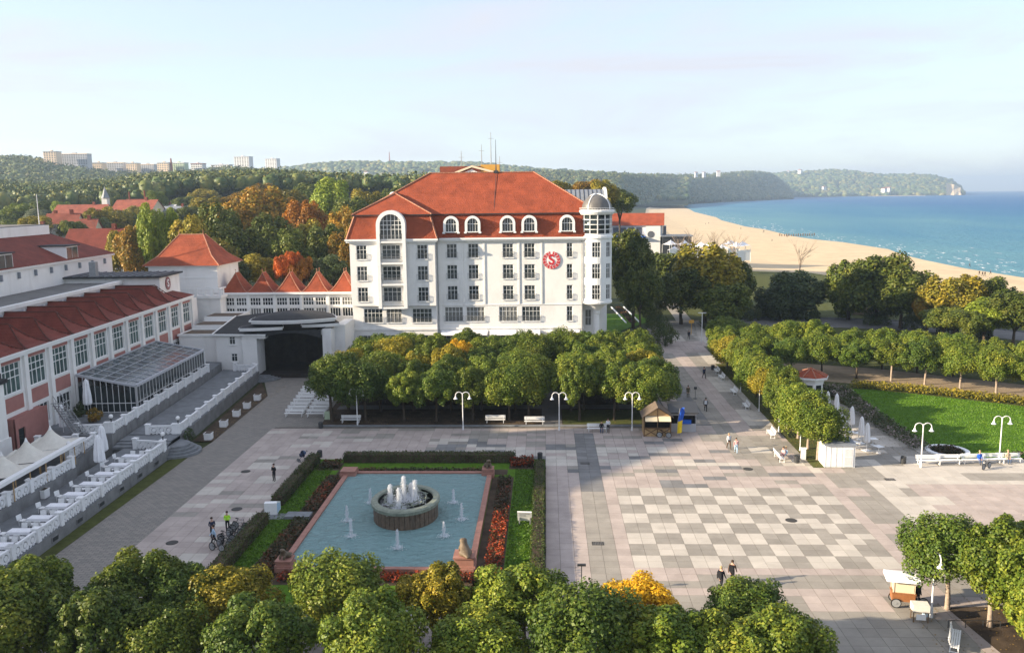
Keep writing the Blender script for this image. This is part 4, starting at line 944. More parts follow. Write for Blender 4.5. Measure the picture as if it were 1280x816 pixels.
# curved hipped roof over every bay
def hump():
    nx, ny = 12, 12; V = []; hy = BP/2
    for j in range(ny+1):
        y = -hy+2*hy*j/ny
        for i in range(nx+1):
            x = .5-9.4*i/nx; u = min(1-abs(y)/hy, (.5-x)/3.2, 1); V.append((x, y, 2.35*max(u, 0)**1.7))
    k_ = nx+1; F = [(j*k_+i, (j+1)*k_+i, (j+1)*k_+i+1, j*k_+i+1) for j in range(ny) for i in range(nx)]
    h = MB()
    for s_ in (-1, 1):
        pts = [(.5-3.2*u, s_*hy*(1-u), 2.35*u**1.7+.05) for u in [q/10 for q in range(11)]]
        for a, b2 in zip(pts, pts[1:]): h.tube([Vector(a), Vector(a).lerp(Vector(b2), .8)], .085, 5)
    h.tube([(-2.7, 0, 2.4), (-8.9, 0, 2.4)], .09, 5)
    return MB().add(V, F).mesh('bay_roof', 'roof_dark'), h.mesh('hip_ridges', 'ridge_dark')
hm1, hm2 = hump()
for yc in bays[:-1]:
    o = inst('bay_roof', hm1, spa, (0, yc, 12.22)); inst('hip_ridges', hm2, o)
k = MB(); k.add([(.5,48.9,12.24),(.5,Y1s,12.24),(-3.2,Y1s,13.0),(-3.2,48.9,13.0)], [(0,1,2,3)]); k.obj('lean_to_roof', 'roof_dark', spa)
# clerestory wall and flat roof behind
k = MB(); k.box(-18, -9.0, Y0s, 54.0, 12.0, 14.75); k.box(-9.3, -8.7, Y0s, 54.0, 14.75, 15.25); k.obj('clerestory_wall', 'white_wall', spa)
for q in range(40):
    y = 53-q*2.4
    if y < -20: break
    p = MB(); p.box(-.02, .04, -.9, .9, 0, 1.5); p.obj('clerestory_panel', 'flat_grey', spa, (-8.96, y, 12.9))
k = MB(); k.box(-17.99, -9.31, Y0s, 66, 14.76, 14.82); k.obj('flat_roof', 'asphalt', spa)
# upper storey, mansard, parapet
YU = -41.0
k = MB(); k.box(-34, -18, YU, 66.2, 0, 18.2); k.obj('upper_wall', 'white_wall', spa)
k = MB(); k.box(-34.4, -17.6, YU, 66.6, 18.2, 18.5); k.obj('upper_cornice', 'white_paint', spa)
for y in (63, 58.5, 54, 49.5, 45, 40.5, 36, 31.5, 27): 
    p = MB(); p.box(0, .35, -.14, .14, 0, .9); p.obj('bracket', 'lead_pale', spa, (-17.99, y, 16.9))
k = MB(); k.add([(-17.5,YU,18.5),(-17.5,66.7,18.5),(-25.5,60.5,22.3),(-25.5,YU,22.3),(-34.5,66.7,18.5),(-33,60.5,22.3)], [(0,1,2,3),(1,4,5,2)]); k.obj('mansard_roof', 'roof_dark', spa)
k = MB(); k.box(-36, -25.6, YU, 60.4, 22.0, 23.8); k.obj('parapet', 'white_wall', spa)
k = MB(); k.box(-35.6, -26.0, YU, 60, 23.8, 23.95); k.box(-29, -27, 34, 37, 23.95, 24.6); k.obj('top_roof', 'asphalt', spa)
for y in (33.0, 52.0):
    d = MB(); d.prism_y([(0,0),(-4.6,2.15),(0,2.15)], -1.9, 1.9); o = d.obj('dormer', 'white_paint', spa, (-17.9, y, 18.5))
    p = MB(); p.box(0, .06, -1.7, -.1, .15, 1.95); p.box(0, .06, .1, 1.7, .15, 1.95); p.obj('dormer_panes', 'glass_green', o)
    p = MB(); p.box(-4.7, .35, -2.1, 2.1, 2.16, 2.32); p.obj('dormer_roof', 'lead', o)
k = MB(); k.tube([(-27, 60, 23.8), (-27, 60, 29)], [.09, .05], 6); k.obj('flag_mast', 'metal_white', spa)
# taller block of the same house, out to the left of the frame: its gable throws the long shadow over the square
k = MB(); k.box(-34, -22, -27, -6.2, 0, 22.5); k.obj('tall_block', 'white_wall', spa)
k = MB(); k.prism_x([(-29,22.2),(-28.4,24),(-8.0,31.2),(-5.6,31.2),(-5.2,22.2)], -33.5, -22.5); k.obj('tall_block_roof', 'roof_dark', spa)
k = MB(); k.box(-33, -20, -76, YU-.02, 0, 19.0); k.prism_y([(-34,18.8),(-19,18.8),(-26.5,21.4)], -76.4, YU-.03); k.obj('south_wing', 'white_wall', spa)
# north end: wall with emblem, black flat roof
k = MB(); k.box(-9.2, -.3, 54.3, 57.5, 0, 11.4); k.box(-20, -3.0, 49.0, 57.5, 11.4, 15.6); k.obj('end_block', 'white_wall', spa)
k = MB(); k.box(-20.6, -2.5, 48.4, 58, 15.6, 15.85); eb = k.obj('end_roof', 'lead', spa)
k = MB()
for q in range(14): k.box(-20.3+q*1.25, -20.2+q*1.25, 48.6, 57.8, 15.86, 15.98)
k.obj('roof_battens', 'lead_pale', eb)
k = MB(); k.box(-14, -13, 49, 50, 15.8, 18.2); k.obj('vent_stack', 'metal_grey', spa)
e = emblem(spa, (-2.94, 52.2, 14.35), (math.pi/2, 0, math.pi/2), 1.05, 'dark_red', 'dark_red', 'white_paint', 'white_paint')

# ------------------------------------------------------------------ corner pavilion with hipped roof
pv = thing('corner_pavilion', 'white corner pavilion with steep orange hipped roof and balustraded balcony', 'building', (-63.5, 150, 0))
k = MB(); k.facade(-6.2, 6.0, 0, 16.2, [], -2.5); k.box(-6.2, 5.998, -2.45, 8, 0, 16.2); k.obj('wall', 'white_wall', pv)
k = MB(); k.box(-6.25, 6.05, -2.6, -2.503, 14.2, 14.35); k.box(-6.6, 6.4, -2.9, 8.3, 16.2, 16.45); k.obj('cornice', 'white_paint', pv)
rfp = MB(); a = [(-6.9,-3.2,16.4),(6.7,-3.2,16.4),(6.7,8.6,16.4),(-6.9,8.6,16.4)]; c1 = [(-4.9,-1.2,18.0),(4.7,-1.2,18.0),(4.7,6.6,18.0),(-4.9,6.6,18.0)]; d1 = [(-2.3,2.2,21.6),(2.1,2.2,21.6),(2.1,3.2,21.6),(-2.3,3.2,21.6)]
rfp.add(a+c1+d1, [(0,1,5,4),(1,2,6,5),(2,3,7,6),(3,0,4,7),(4,5,9,8),(5,6,10,9),(6,7,11,10),(7,4,8,11),(8,9,10,11)]); pr = rfp.obj('roof', 'roof_orange', pv)
k = MB()
for i in range(4): k.tube([a[i], c1[i], d1[i]], .11, 5)
k.tube([d1[0], d1[1]], .11, 5)
for q in (d1[0], d1[1]): k.tube([q, (q[0], q[1], q[2]+.9)], [.08, .02], 5)
k.obj('ridge_tiles', 'ridge', pr)
window(pv, 4.2, -2.5, 12.6, .9, 1.5, 2, 2)
k = MB(); k.box(-4.2, 7.6, -5.6, -2.52, 10.9, 11.4); k.box(-3.9, 7.3, -5.3, -2.55, 0, 10.9); k.obj('balcony', 'white_wall', pv)
k = MB(); k.box(-4.1, 7.5, -5.6, -5.3, 12.5, 12.7)
for q in range(9): k.box(-4.1+q*1.42, -3.65+q*1.42, -5.55, -5.35, 11.4, 12.5)
k.box(7.2, 7.5, -5.3, -2.6, 12.5, 12.7); k.box(7.2, 7.5, -4.2, -3.6, 11.4, 12.5); k.obj('balcony_parapet', 'white_paint', pv)

# ------------------------------------------------------------------ glass conservatory on the garden terrace
cs = thing('conservatory', 'glazed restaurant conservatory with sloping glass roof between white parapet and spa house', 'conservatory', SP, SA)
CX0, CX1, CY0, CY1, CZ0, CZ1, CB = .5, 7.5, 13.2, 37.0, 7.3, 5.85, 2.6
nxp, nyp = 5, 12
pm = {}
for i in range(nxp):
    for j in range(nyp):
        w_, l_ = (CX1-CX0)/nxp, (CY1-CY0)/nyp
        if i not in pm:
            za, zb = CZ0+(CZ1-CZ0)*i/nxp, CZ0+(CZ1-CZ0)*(i+1)/nxp
            pm[i] = MB().add([(.04,.04,za),(w_-.04,.04,zb),(w_-.04,l_-.04,zb),(.04,l_-.04,za)], [(0,1,2,3)]).mesh('roof_pane', 'glass_roof')
        pp_ = inst('roof_pane', pm[i], cs, (CX0+i*w_, CY0+j*l_, rnd.uniform(-.012, .012))); pp_.rotation_euler = (rnd.uniform(-.012,.012), 0, 0)
k = MB()
for j in range(nyp+1): y = CY0+(CY1-CY0)*j/nyp; k.bar((CX0, y, CZ0+.03), (CX1, y, CZ1+.03), .06, .10)
for i in range(nxp+1):
    x = CX0+(CX1-CX0)*i/nxp; z = CZ0+(CZ1-CZ0)*i/nxp; k.bar((x, CY0, z+.03), (x, CY1, z+.03), .05 if 0 < i < nxp else .28, .08 if i < nxp else .3)
for y in (CY0, CY1): k.bar((CX0, y, CZ0), (CX1, y, CZ1), .22, .28)
k.obj('roof_bars', 'flat_grey', cs)
k = MB()
for j in range(25): y = CY0+(CY1-CY0)*j/24; k.bar((CX1, y, CB), (CX1, y, CZ1), .055 if j not in (0, 24) else .22)
for i in range(11): x = CX0+(CX1-CX0)*i/10; k.bar((x, CY0, CB), (x, CY0, CZ0+(CZ1-CZ0)*i/10), .055 if i not in (0, 10) else .22)
for z in (CB+.1, CB+1.2): k.bar((CX0, CY0, z), (CX1, CY0, z), .08); k.bar((CX1, CY0, z), (CX1, CY1, z), .07)
k.obj('mullions', 'metal_white', cs)
for j in range(12):
    y0 = CY0+(CY1-CY0)*j/12; y1 = CY0+(CY1-CY0)*(j+1)/12; MB().add([(CX1-.02,y0+.05,CB),(CX1-.02,y1-.05,CB),(CX1-.02,y1-.05,CZ1-.1),(CX1-.02,y0+.05,CZ1-.1)], [(0,1,2,3)]).obj('wall_pane', 'glass', cs)
for i in range(5):
    x0 = CX0+(CX1-CX0)*i/5; x1 = CX0+(CX1-CX0)*(i+1)/5; MB().add([(x0+.05,CY0+.02,CB),(x1-.05,CY0+.02,CB),(x1-.05,CY0+.02,CZ1+.1),(x0+.05,CY0+.02,CZ1+.1)], [(0,1,2,3)]).obj('wall_pane', 'glass', cs)
k = MB(); k.add([(CX0,CY1,CB),(CX1,CY1,CB),(CX1,CY1,CZ1),(CX0,CY1,CZ0)], [(0,1,2,3)]); k.obj('end_wall', 'white_wall', cs)

# ------------------------------------------------------------------ terraces, retaining walls and white balustrades
def deck(name, pts, z, top='terrace_paving', side='concrete'):
    mb = MB(); mb.prism(pts, -.11, z, 0, 1); return tag(mb.obj(name, [side, top]), kind='structure')
deck('lower_terrace', [(-40.5,40),(-40.35,60),(-41.25,88.2),(-46.3,89.2),(-46.3,40)], 1.05)
deck('tent_terrace', [(-46.3,40),(-46.1,79.2),(-47.3,80.2),(-48.2,87.5),(-56,84),(-53.5,40)], 2.15)
deck('upper_walk', [(-41.6,92.9),(-44.35,128.2),(-50.5,129.6),(-49.4,118),(-47.7,92.6)], 1.5)
deck('garden_terrace', [(-47.75,89.4),(-49.9,122.6),(-50.9,130.0),(-58.6,131.0),(-56.1,86.5)], 2.6)
def steps(name, pts_fn, n, z0, z1, label):
    o = thing(name, label, 'steps')
    for i in range(n): pts_fn(i).obj('step', 'step_stone', o)
    return o
def st1(i):
    m = MB(); m.box(-47.6, -41.7, 89.0+i*.75, 92.95, .9, 1.05+.15*(i+1)); return m
steps('terrace_steps', st1, 3, 1.05, 1.5, 'wide grey stone steps from lower terrace up to the paved walk')
def st2(i):
    m = MB(); m.lathe([(3.1-i*.45, -.05), (3.1-i*.45, .26*(i+1)), (0, .26*(i+1))], 26, (-41.3, 90.9, 0), 0, -math.pi/2, math.pi/2, .85, .85); return m
steps('entrance_steps', st2, 4, 0, 1.05, 'half round stone steps leading from the square to the terrace')
deck('entrance_landing', [(-41.28,88.3),(-41.3,92.85),(-47.6,92.5),(-47.6,89.3),(-46.3,89.25)], 1.04)
def bal_panel(L, rings):
    """white parapet panel: top rail, wall and round rings in relief"""
    m = MB(); m.box(-L/2, L/2, -.11, .11, .84, 1.0); cw_ = L/rings; n = 16
    for s_ in (-1, 1):                         # face plates with round holes
        for i in range(rings):
            x0, x1, zc, xc = -L/2+cw_*i, -L/2+cw_*(i+1), .47, -L/2+cw_*(i+.5); V = []
            for q in range(n):
                a = 2*math.pi*q/n; ca, sa = math.cos(a), math.sin(a); t_ = min(cw_/2/max(abs(ca), 1e-6), .37/max(abs(sa), 1e-6)); V += [(xc+.30*ca, s_*.07, zc+.30*sa), (xc+t_*ca, s_*.07, zc+t_*sa), (xc+.30*ca, s_*.02, zc+.30*sa)]
            m.add(V, [(3*q, 3*q+1, (3*q+4) % (3*n), (3*q+3) % (3*n)) for q in range(n)]+[(3*q, 3*q+2, (3*q+5) % (3*n), (3*q+3) % (3*n)) for q in range(n)])
            for (xa, za) in ((x0, .10), (x1, .10), (x0, .84), (x1, .84)):      # corner fillets beyond the polygon
                pass
    q = 0
    while q < L-.3: m.box(-L/2+q, -L/2+q+.2, -.07, .07, -.02, .10); q += .42
    for s_ in (-1, 1):
        for i in range(rings):
            x = -L/2+L*(i+.5)/rings; T_ = Matrix.Translation((x, s_*.045, .47)) @ Matrix.Rotation(math.pi/2, 4, 'X'); m.T = T_
            m.lathe([(.0, -.02), (.215, -.02), (.215, .03)], 14); m.T = None
    return m
_BP = {}
def balustrade(name, label, pts, z, pitch=3.4, rings=3, group=None):
    o = thing(name, label, 'balustrade', group=group); post = _BP.setdefault('post', MB().box(-.24,.24,-.24,.24,-.05,1.12).box(-.3,.3,-.3,.3,1.12,1.2).mesh('post', 'white_bal'))
    ring_m = _BP.setdefault('rg', None)
    for a, b2 in zip(pts, pts[1:]):
        a, b2 = Vector((*a, z)), Vector((*b2, z)); d = b2-a; n = max(1, round(d.length/pitch)); an = math.atan2(d.y, d.x); L = round(d.length/n-.48, 2)
        key = (L, rings if d.length/n > 2.4 else max(1, int(L/.75)))
        if key not in _BP: _BP[key] = bal_panel(*key).mesh('panel', 'white_bal')
        for i in range(n):
            inst('panel', _BP[key], o, a.lerp(b2, (i+.5)/n), an); inst('post', post, o, a.lerp(b2, i/n), an)
        inst('post', post, o, b2, an)
    return o
balustrade('balustrade', 'long white ring pattern balustrade beside the cafe tables on lower terrace', [(-40.75,42),(-40.6,60),(-41.45,87.9)], 1.05)
balustrade('balustrade', 'short white balustrade return beside globe lamp at the terrace entrance', [(-41.6,88.35),(-44.9,88.9)], 1.05)
balustrade('balustrade', 'white ring pattern balustrade along the paved walk above the planters', [(-42.0,93.3),(-44.7,128.0)], 1.5)
balustrade('balustrade', 'short white balustrade closing the paved walk by the half round steps', [(-42.4,93.2),(-45.4,93.0)], 1.5)
balustrade('balustrade', 'short white balustrade closing the far end of the walk at the concert shell', [(-45.2,128.3),(-48.3,128.7)], 1.5)
balustrade('balustrade', 'white ring pattern parapet in front of the glass conservatory', [(-47.95,89.9),(-50.1,122.4)], 2.6)
balustrade('balustrade', 'short white parapet at the near end of the conservatory garden', [(-48.4,89.8),(-51.6,89.4)], 2.6)
balustrade('balustrade', 'white ring pattern balustrade in front of the tent canopies', [(-46.45,45),(-46.35,78.8)], 2.15)
balustrade('balustrade', 'white balustrade stub behind the closed parasols', [(-47.9,81),(-48.6,87.2)], 2.15)
balustrade('balustrade', 'low white balustrade beside the garden steps', [(-50.2,86.6),(-54,86.0)], 2.15)
# vents and buttresses in the retaining wall
vm = MB().box(-.02,.05,-.42,.42,0,.34).mesh('vent', 'metal_dark'); vf = MB().box(-.02,.07,-.5,.5,-.07,-.002).box(-.02,.07,-.5,.5,.342,.41).box(-.02,.07,-.5,-.422,0,.34).box(-.02,.07,.422,.5,0,.34).mesh('vent_frame', 'concrete')
for i in range(8):
    y = 57.5+i*4.0; x = -40.35-(y-60)*.032+.02 if y > 60 else -40.36
    v = tag(inst('wall_vent', vf, None, (x, y, .32)), 'small dark vent with stone frame in the terrace wall', 'vent', 'vents along the terrace wall'); inst('grille', vm, v)
# pink entrance with corner pier and iron stair
pe = thing('entrance_pier', 'tall white corner pier of the spa house entrance', 'pier', (-55.0, 80.8, 0)); pe.scale = (.75, .75, 1)
k = MB(); k.box(-1.0,1.0,-1.2,1.2,2.1,10.0); k.box(-1.2,1.2,-1.4,1.4,2.1,4.4); k.box(-.2,.2,-1.45,1.45,4.4,9.9); k.obj('shaft', 'white_wall', pe)
k = MB(); k.box(-1.4,1.4,-1.6,1.6,10.0,10.4); k.box(-1.5,.5,-1.7,1.7,10.4,10.9); k.obj('cap', 'lead', pe)
pw_ = thing('entrance_lobby', 'pink rendered lobby wall with dark door under the iron stair', 'lobby', (-55.8, 86.2, 2.1))
k = MB(); k.T = Matrix.Rotation(R(93), 4, 'Z'); k.facade(-2.4, 4.0, 0, 3.6, [(-1.9,-.6,0,2.4)], -.8, .2); k.T = None; k.box(-.6, .6, -2.2, 3.9, 0, 3.5); k.obj('wall', 'pink_render', pw_)
k = MB(); k.box(.62,.70,-1.9,-.6,0,2.4); k.obj('door', 'glass', pw_)
ist = thing('iron_stair', 'grey iron stair running down beside the pink lobby', 'stair', (-54.6, 87.2, 2.2))
for i in range(14): MB().box(-.7,.7,-.14,.14,-.03,.03).obj('tread', 'metal_grey', ist, (.6+i*.27, 3.0-i*.16, 3.6-i*.25))
for s_ in (-.7, .7):
    k = MB(); k.bar((.5, 3.1+s_, 3.6), (4.3, .8+s_, .1), .06, .2); k.bar((.5, 3.1+s_, 4.6), (4.3, .8+s_, 1.1), .05)
    for i in range(10): q = i/9; k.bar((.5+3.8*q, 3.1+s_-2.3*q, 3.6-3.5*q), (.5+3.8*q, 3.1+s_-2.3*q, 4.6-3.5*q), .03)
    k.obj('handrail', 'metal_grey', ist)
# ------------------------------------------------------------------ pool garden
PX0, PX1, PY0, PY1 = -20.4, -5.5, 60.2, 83.2     # outer edge of the coping
lw = MB(); poly(lw, [(-25.2,54),(-.2,54),(-.2,88.4),(-25.2,88.4)], .02); struct('garden_lawn', lw, 'lawn')
pool = thing('pool_basin', 'rectangular fountain pool with red stone coping', 'pool', ((PX0+PX1)/2, (PY0+PY1)/2, 0))
cx, cy0 = (PX0+PX1)/2, (PY0+PY1)/2; hx, hy = (PX1-PX0)/2, (PY1-PY0)/2; cw = .46
def coping(a, b_, axis):
    n = max(1, round(abs(b_[0]-a[0])+abs(b_[1]-a[1]))//2)
    for i in range(n):
        p = Vector((*a, 0)).lerp(Vector((*b_, 0)), i/n); q = Vector((*a, 0)).lerp(Vector((*b_, 0)), (i+1)/n)
        m = MB()
        if axis == 'x': m.box(p.x+.006, q.x-.006, p.y-cw/2, p.y+cw/2, -.1, .42)
        else: m.box(p.x-cw/2, p.x+cw/2, p.y+.006, q.y-.006, -.1, .42)
        m.obj('coping_stone', 'red_stone', pool)
coping((-hx+cw, -hy+cw/2), (hx-cw, -hy+cw/2), 'x'); coping((-hx+cw, hy-cw/2), (hx-cw, hy-cw/2), 'x')
coping((-hx+cw/2, -hy), (-hx+cw/2, hy), 'y'); coping((hx-cw/2, -hy), (hx-cw/2, hy), 'y')
tag(rect(MB(), PX0+.3, PX1-.3, PY0+.3, PY1-.3, .27).obj('pool_water', 'pool_water'), kind='structure')
def plinth(parent, x, y, s_, h):
    m = MB(); m.box(x-s_, x+s_, y-s_, y+s_, -.1, .55); m.box(x-s_*.86, x+s_*.86, y-s_*.86, y+s_*.86, .55, h-.12); m.box(x-s_*.95, x+s_*.95, y-s_*.95, y+s_*.95, h-.12, h); m.obj('plinth', 'red_stone', parent)
plinth(pool, -hx+.4, hy-.5, .8, .78); plinth(pool, hx-.4, hy-.5, .62, .95); plinth(pool, hx-.75, -hy+.95, .85, 1.25); plinth(pool, -hx+.45, -hy+.75, .65, .9)
def skin_body(name, verts, edges, radii, root=0, sub=1):
    me = bpy.data.meshes.new(name); me.from_pydata(verts, edges, []); o = bpy.data.objects.new(name, me); COL.objects.link(o)
    sk = o.modifiers.new('s', 'SKIN'); sk.use_smooth_shade = True
    for i, r in enumerate(radii):
        d = me.skin_vertices[0].data[i]; d.radius = r if isinstance(r, tuple) else (r, r); d.use_root = (i == root)
    ss = o.modifiers.new('u', 'SUBSURF'); ss.levels = sub; ss.render_levels = sub
    dg = bpy.context.evaluated_depsgraph_get(); out_ = bpy.data.meshes.new_from_object(o.evaluated_get(dg)); bpy.data.objects.remove(o); bpy.data.meshes.remove(me)
    out_.polygons.foreach_set('use_smooth', [True]*len(out_.polygons)); return out_
# seated sea-lion like bronze figures with raised head on the corner plinths
st = skin_body('statue', [(0,.22,.26),(0,-.02,.46),(0,-.14,.70),(0,-.20,.90),(0,-.38,.86),(-.13,-.32,.04),(-.14,-.20,.38),(.13,-.32,.04),(.14,-.20,.38),(0,.50,.14),(0,.72,.08),(-.26,.10,.08),(.26,.10,.08)],
               [(0,1),(1,2),(2,3),(3,4),(1,6),(6,5),(1,8),(8,7),(0,9),(9,10),(0,11),(0,12)], [.25,.21,.15,.20,.11,.07,.08,.07,.08,.15,.07,.12,.12], 0, 2)
st.materials.append(M('statue'))
for x, y, z, rz, s_, lab in ((hx-.4, hy-.5, .95, R(20), 1.05, 'weathered stone animal figure on the far plinth beside the red flower corner'), (hx-.75, -hy+.95, 1.25, R(200), 1.3, 'bronze crouching figure on the large red plinth at the sunlit pool corner'), (-hx+.45, -hy+.75, .9, R(-20), 1.0, 'stone figure on the low plinth among dark flowers at the shaded pool corner')):
    tag(inst('statue', st, None, (cx+x, cy0+y, z), rz, (s_*1.35, s_*1.2, s_*.85)), lab, 'statue')
# round brown basin in the middle
fo = thing('fountain', 'round brown fountain drum with green bronze rim and tall water jets', 'fountain', (-12.35, 71.3, .2)); fo.scale = (.95, 1.14, .9)
k = MB(); n = 40
for i in range(n):
    a0, a1 = 2*math.pi*i/n, 2*math.pi*(i+.9)/n; r0 = 2.95
    k.add([(r*math.cos(a), r*math.sin(a), z) for z in (0, 1.55) for r in (r0-.12, r0) for a in (a0, a1)], [(2,3,7,6),(0,2,6,4),(1,3,7,5)])
fo_d = k.obj('drum_staves', 'drum_brown', fo); k = MB(); k.lathe([(2.86, 0), (2.86, 1.6)], n); k.obj('drum', 'drum_brown', fo)
k = MB(); k.lathe([(2.85, 1.5), (3.12, 1.55), (3.15, 1.85), (3.0, 1.98), (2.55, 1.98), (2.5, 1.8), (2.85, 1.5)], 48); k.obj('rim', 'bronze_green', fo, smooth=False)
k = MB(); k.lathe([(2.56, 1.78), (0.01, 1.78)], 40); k.obj('upper_basin', 'bronze_green', fo)
k = MB()
for r, z in ((1.9, 1.9), (1.35, 1.92)): k.tube([(r*math.cos(2*math.pi*i/40), r*math.sin(2*math.pi*i/40), z) for i in range(41)], .055, 5)
for i in range(12):
    a = 2*math.pi*i/12; k.tube([(1.35*math.cos(a), 1.35*math.sin(a), 1.9), (2.2*math.cos(a), 2.2*math.sin(a), 1.9)], .04, 4); k.lathe([(.12, 0), (.12, .14), (.06, .22), (0, .22)], 8, (1.9*math.cos(a), 1.9*math.sin(a), 1.85))
k.obj('pipe_ring', 'bronze_green', fo)
def jet(h, r, seed, n=420):
    g = np.random.default_rng(seed); V, F = [], []
    m = MB(); prof = [(r*.38*(1-.55*q)*(1+.25*math.sin(q*17+seed)), h*q*.94) for q in [i/9 for i in range(10)]]+[(0, h*.97)]
    m.lathe(prof, 9)
    for i in range(n):
        u = g.random()**.8; rr = r*(1.35-.8*u)*abs(g.normal())*.62; a = g.random()*6.28; c = np.array([rr*math.cos(a), rr*math.sin(a), h*u*(.97+.06*g.random())]); s_ = .018+.03*g.random()*(.5+r)
        vs = [c+np.array(d)*s_*[1, 1, 1.8] for d in ((1,0,0),(-.5,.87,0),(-.5,-.87,0),(0,0,1.3))]; m.add([tuple(v) for v in vs], [(0,1,3),(1,2,3),(2,0,3)])
    for i in range(n//3):                      # splash at the foot
        rr = r*1.0+abs(g.normal())*r*1.6; a = g.random()*6.28; c = np.array([rr*math.cos(a), rr*math.sin(a), .02+abs(g.normal())*.07]); s_ = .03+.03*g.random()
        vs = [c+np.array(d)*s_ for d in ((1,0,0),(-.5,.87,0),(-.5,-.87,0),(0,0,.8))]; m.add([tuple(v) for v in vs], [(0,1,3),(1,2,3),(2,0,3)])
    return m.mesh('jet', 'jet')
for i, (px, py, hh) in enumerate([(488,627,1.9), (505,622,2.35), (519,624,2.1), (499,633,2.0), (514,618,1.4)]):
    p = G(px, py, 2.0); o = inst('jet', jet(hh, .28, 70+i, 1500), fo, ((p.x+12.35)/.95, (p.y-71.3)/1.14, 1.78), 0, (1, 1/1.2, 1)); o['kind'] = 'stuff'
jm = [jet(1.35, .14, 90+i, 500) for i in range(3)]; nozz = MB().lathe([(.10, -.3), (.10, .02), (.05, .08), (0, .08)], 8).mesh('nozzle', 'metal_dark')
for i, (px, py, hh) in enumerate([(439,671,1.0), (434,652,1.05), (463,629,1.0), (497,686,1.15), (555,671,.95), (577,650,1.1), (567,629,.95)]):
    p = G(px, py, .27); o = thing('water_jet', 'small white water jet rising from the pool', 'water jet', (p.x, p.y, .27), group='small jets around the fountain drum')
    inst('nozzle', nozz, o); inst('jet', jm[i % 3], o, (0, 0, .04), 0, (1, 1, hh))['kind'] = 'stuff'
# info boards and slab bridge on the lawn
for px, py, rz, lab in ((656,655,R(-4),'white tilted information board on the sunlit pool lawn'), (341,640,R(95),'pale blue information cube in the gap of the clipped hedge')):
    p = G(px, py); o = thing('info_board', lab, 'sign', (p.x, p.y, .02), rz)
    if px > 600:
        k = MB(); k.T = Matrix.Translation((0,0,.72)) @ Matrix.Rotation(R(28), 4, 'X'); k.box(-.62,.62,-.05,.05,-.55,.55); k.T = None; k.obj('panel', 'white_paint', o)
        k = MB(); k.T = Matrix.Translation((0,0,.72)) @ Matrix.Rotation(R(28), 4, 'X'); k.box(-.45,.45,-.056,-.052,.28,.42); k.box(-.45,.1,-.056,-.052,.05,.2); k.T = None; k.obj('print', 'flat_grey', o)
        k = MB(); k.box(-.5,-.42,-.1,.15,0,.6); k.box(.42,.5,-.1,.15,0,.6); k.obj('leg', 'metal_grey', o)
    else:
        k = MB(); k.prism_y([(-.75,0),(.75,0),(.75,.75),(-.35,1.15),(-.75,1.1)], -.55, .55); k.obj('panel', 'white_paint', o)
        k = MB(); k.prism_y([(-.62,.12),(.62,.12),(.62,.65),(-.3,.98),(-.62,.95)], -.556, -.552); k.obj('print', 'cl_paleblue', o)
k = MB(); k.box(-1.1,1.1,-.62,.62,.05,.30); tag(k.obj('stone_slab', 'step_stone', None, (-22.0, 71.6, 0)), 'flat pale stone slab bridging the flower bed to the pool edge', 'slab')
k = MB(); k.box(-1.3,1.3,-.7,.7,.0,.06); tag(k.obj('stone_path', 'step_stone', None, (-24.5, 71.7, 0)), kind='structure')
# hedges: clipped, leaf by leaf on a dark twig core
def hedge(x0, x1, y0, y1, h, label, dens=95, seed=1, mat_='leaf_hedge', size=.13):
    g = np.random.default_rng(seed); a, b_ = x1-x0, y1-y0; P, N = [], []
    for area, mk in ((a*b_, 't'), (a*h, 'f'), (a*h, 'k'), (b_*h, 'l'), (b_*h, 'r')):
        n = int(area*dens); u, v = g.random(n), g.random(n)
        if mk == 't': p = np.stack([x0+u*a, y0+v*b_, np.full(n, h)], 1); q = [0, 0, 1]
        elif mk in 'fk': p = np.stack([x0+u*a, np.full(n, y0 if mk == 'f' else y1), v*h], 1); q = [0, -1 if mk == 'f' else 1, 0]
        else: p = np.stack([np.full(n, x0 if mk == 'l' else x1), y0+u*b_, v*h], 1); q = [-1 if mk == 'l' else 1, 0, 0]
        P.append(p); N.append(np.tile(np.array(q, float), (n, 1)))
    P = np.concatenate(P); N = np.concatenate(N); P += g.normal(size=P.shape)*.045+N*(.04*np.sin(P[:, :1]*1.7+P[:, 1:2]*1.3)); N = unit(N+g.normal(size=N.shape)*.6)
    V, F = leaf_quads(P, N, size, g, .7)
    o = thing('hedge', label, 'hedge', ((x0+x1)/2, (y0+y1)/2, 0)); V = V-np.array([(x0+x1)/2, (y0+y1)/2, 0])
    inst('foliage', fast_mesh('foliage', V, F, mat_), o)
    k = MB(); k.box(-a/2+.06, a/2-.06, -b_/2+.06, b_/2-.06, 0, h-.06); k.obj('twigs', 'soil', o); return o
hedge(-21.6, -3.4, 87.0, 88.3, .95, 'clipped green hedge along the far side of the pool garden', seed=2)
hedge(-1.25, -.25, 54.5, 78.3, .8, 'sunlit clipped hedge beside the chequered square', seed=3); hedge(-1.2, -.25, 78.6, 86.2, .72, 'darker short clipped hedge behind the information board', seed=4)
hedge(-25.3, -24.2, 74.3, 87.6, .95, 'clipped hedge on the shaded side of the pool garden', seed=5); hedge(-25.3, -24.2, 55, 70.4, .95, 'clipped hedge beside the parked bicycles', seed=6)
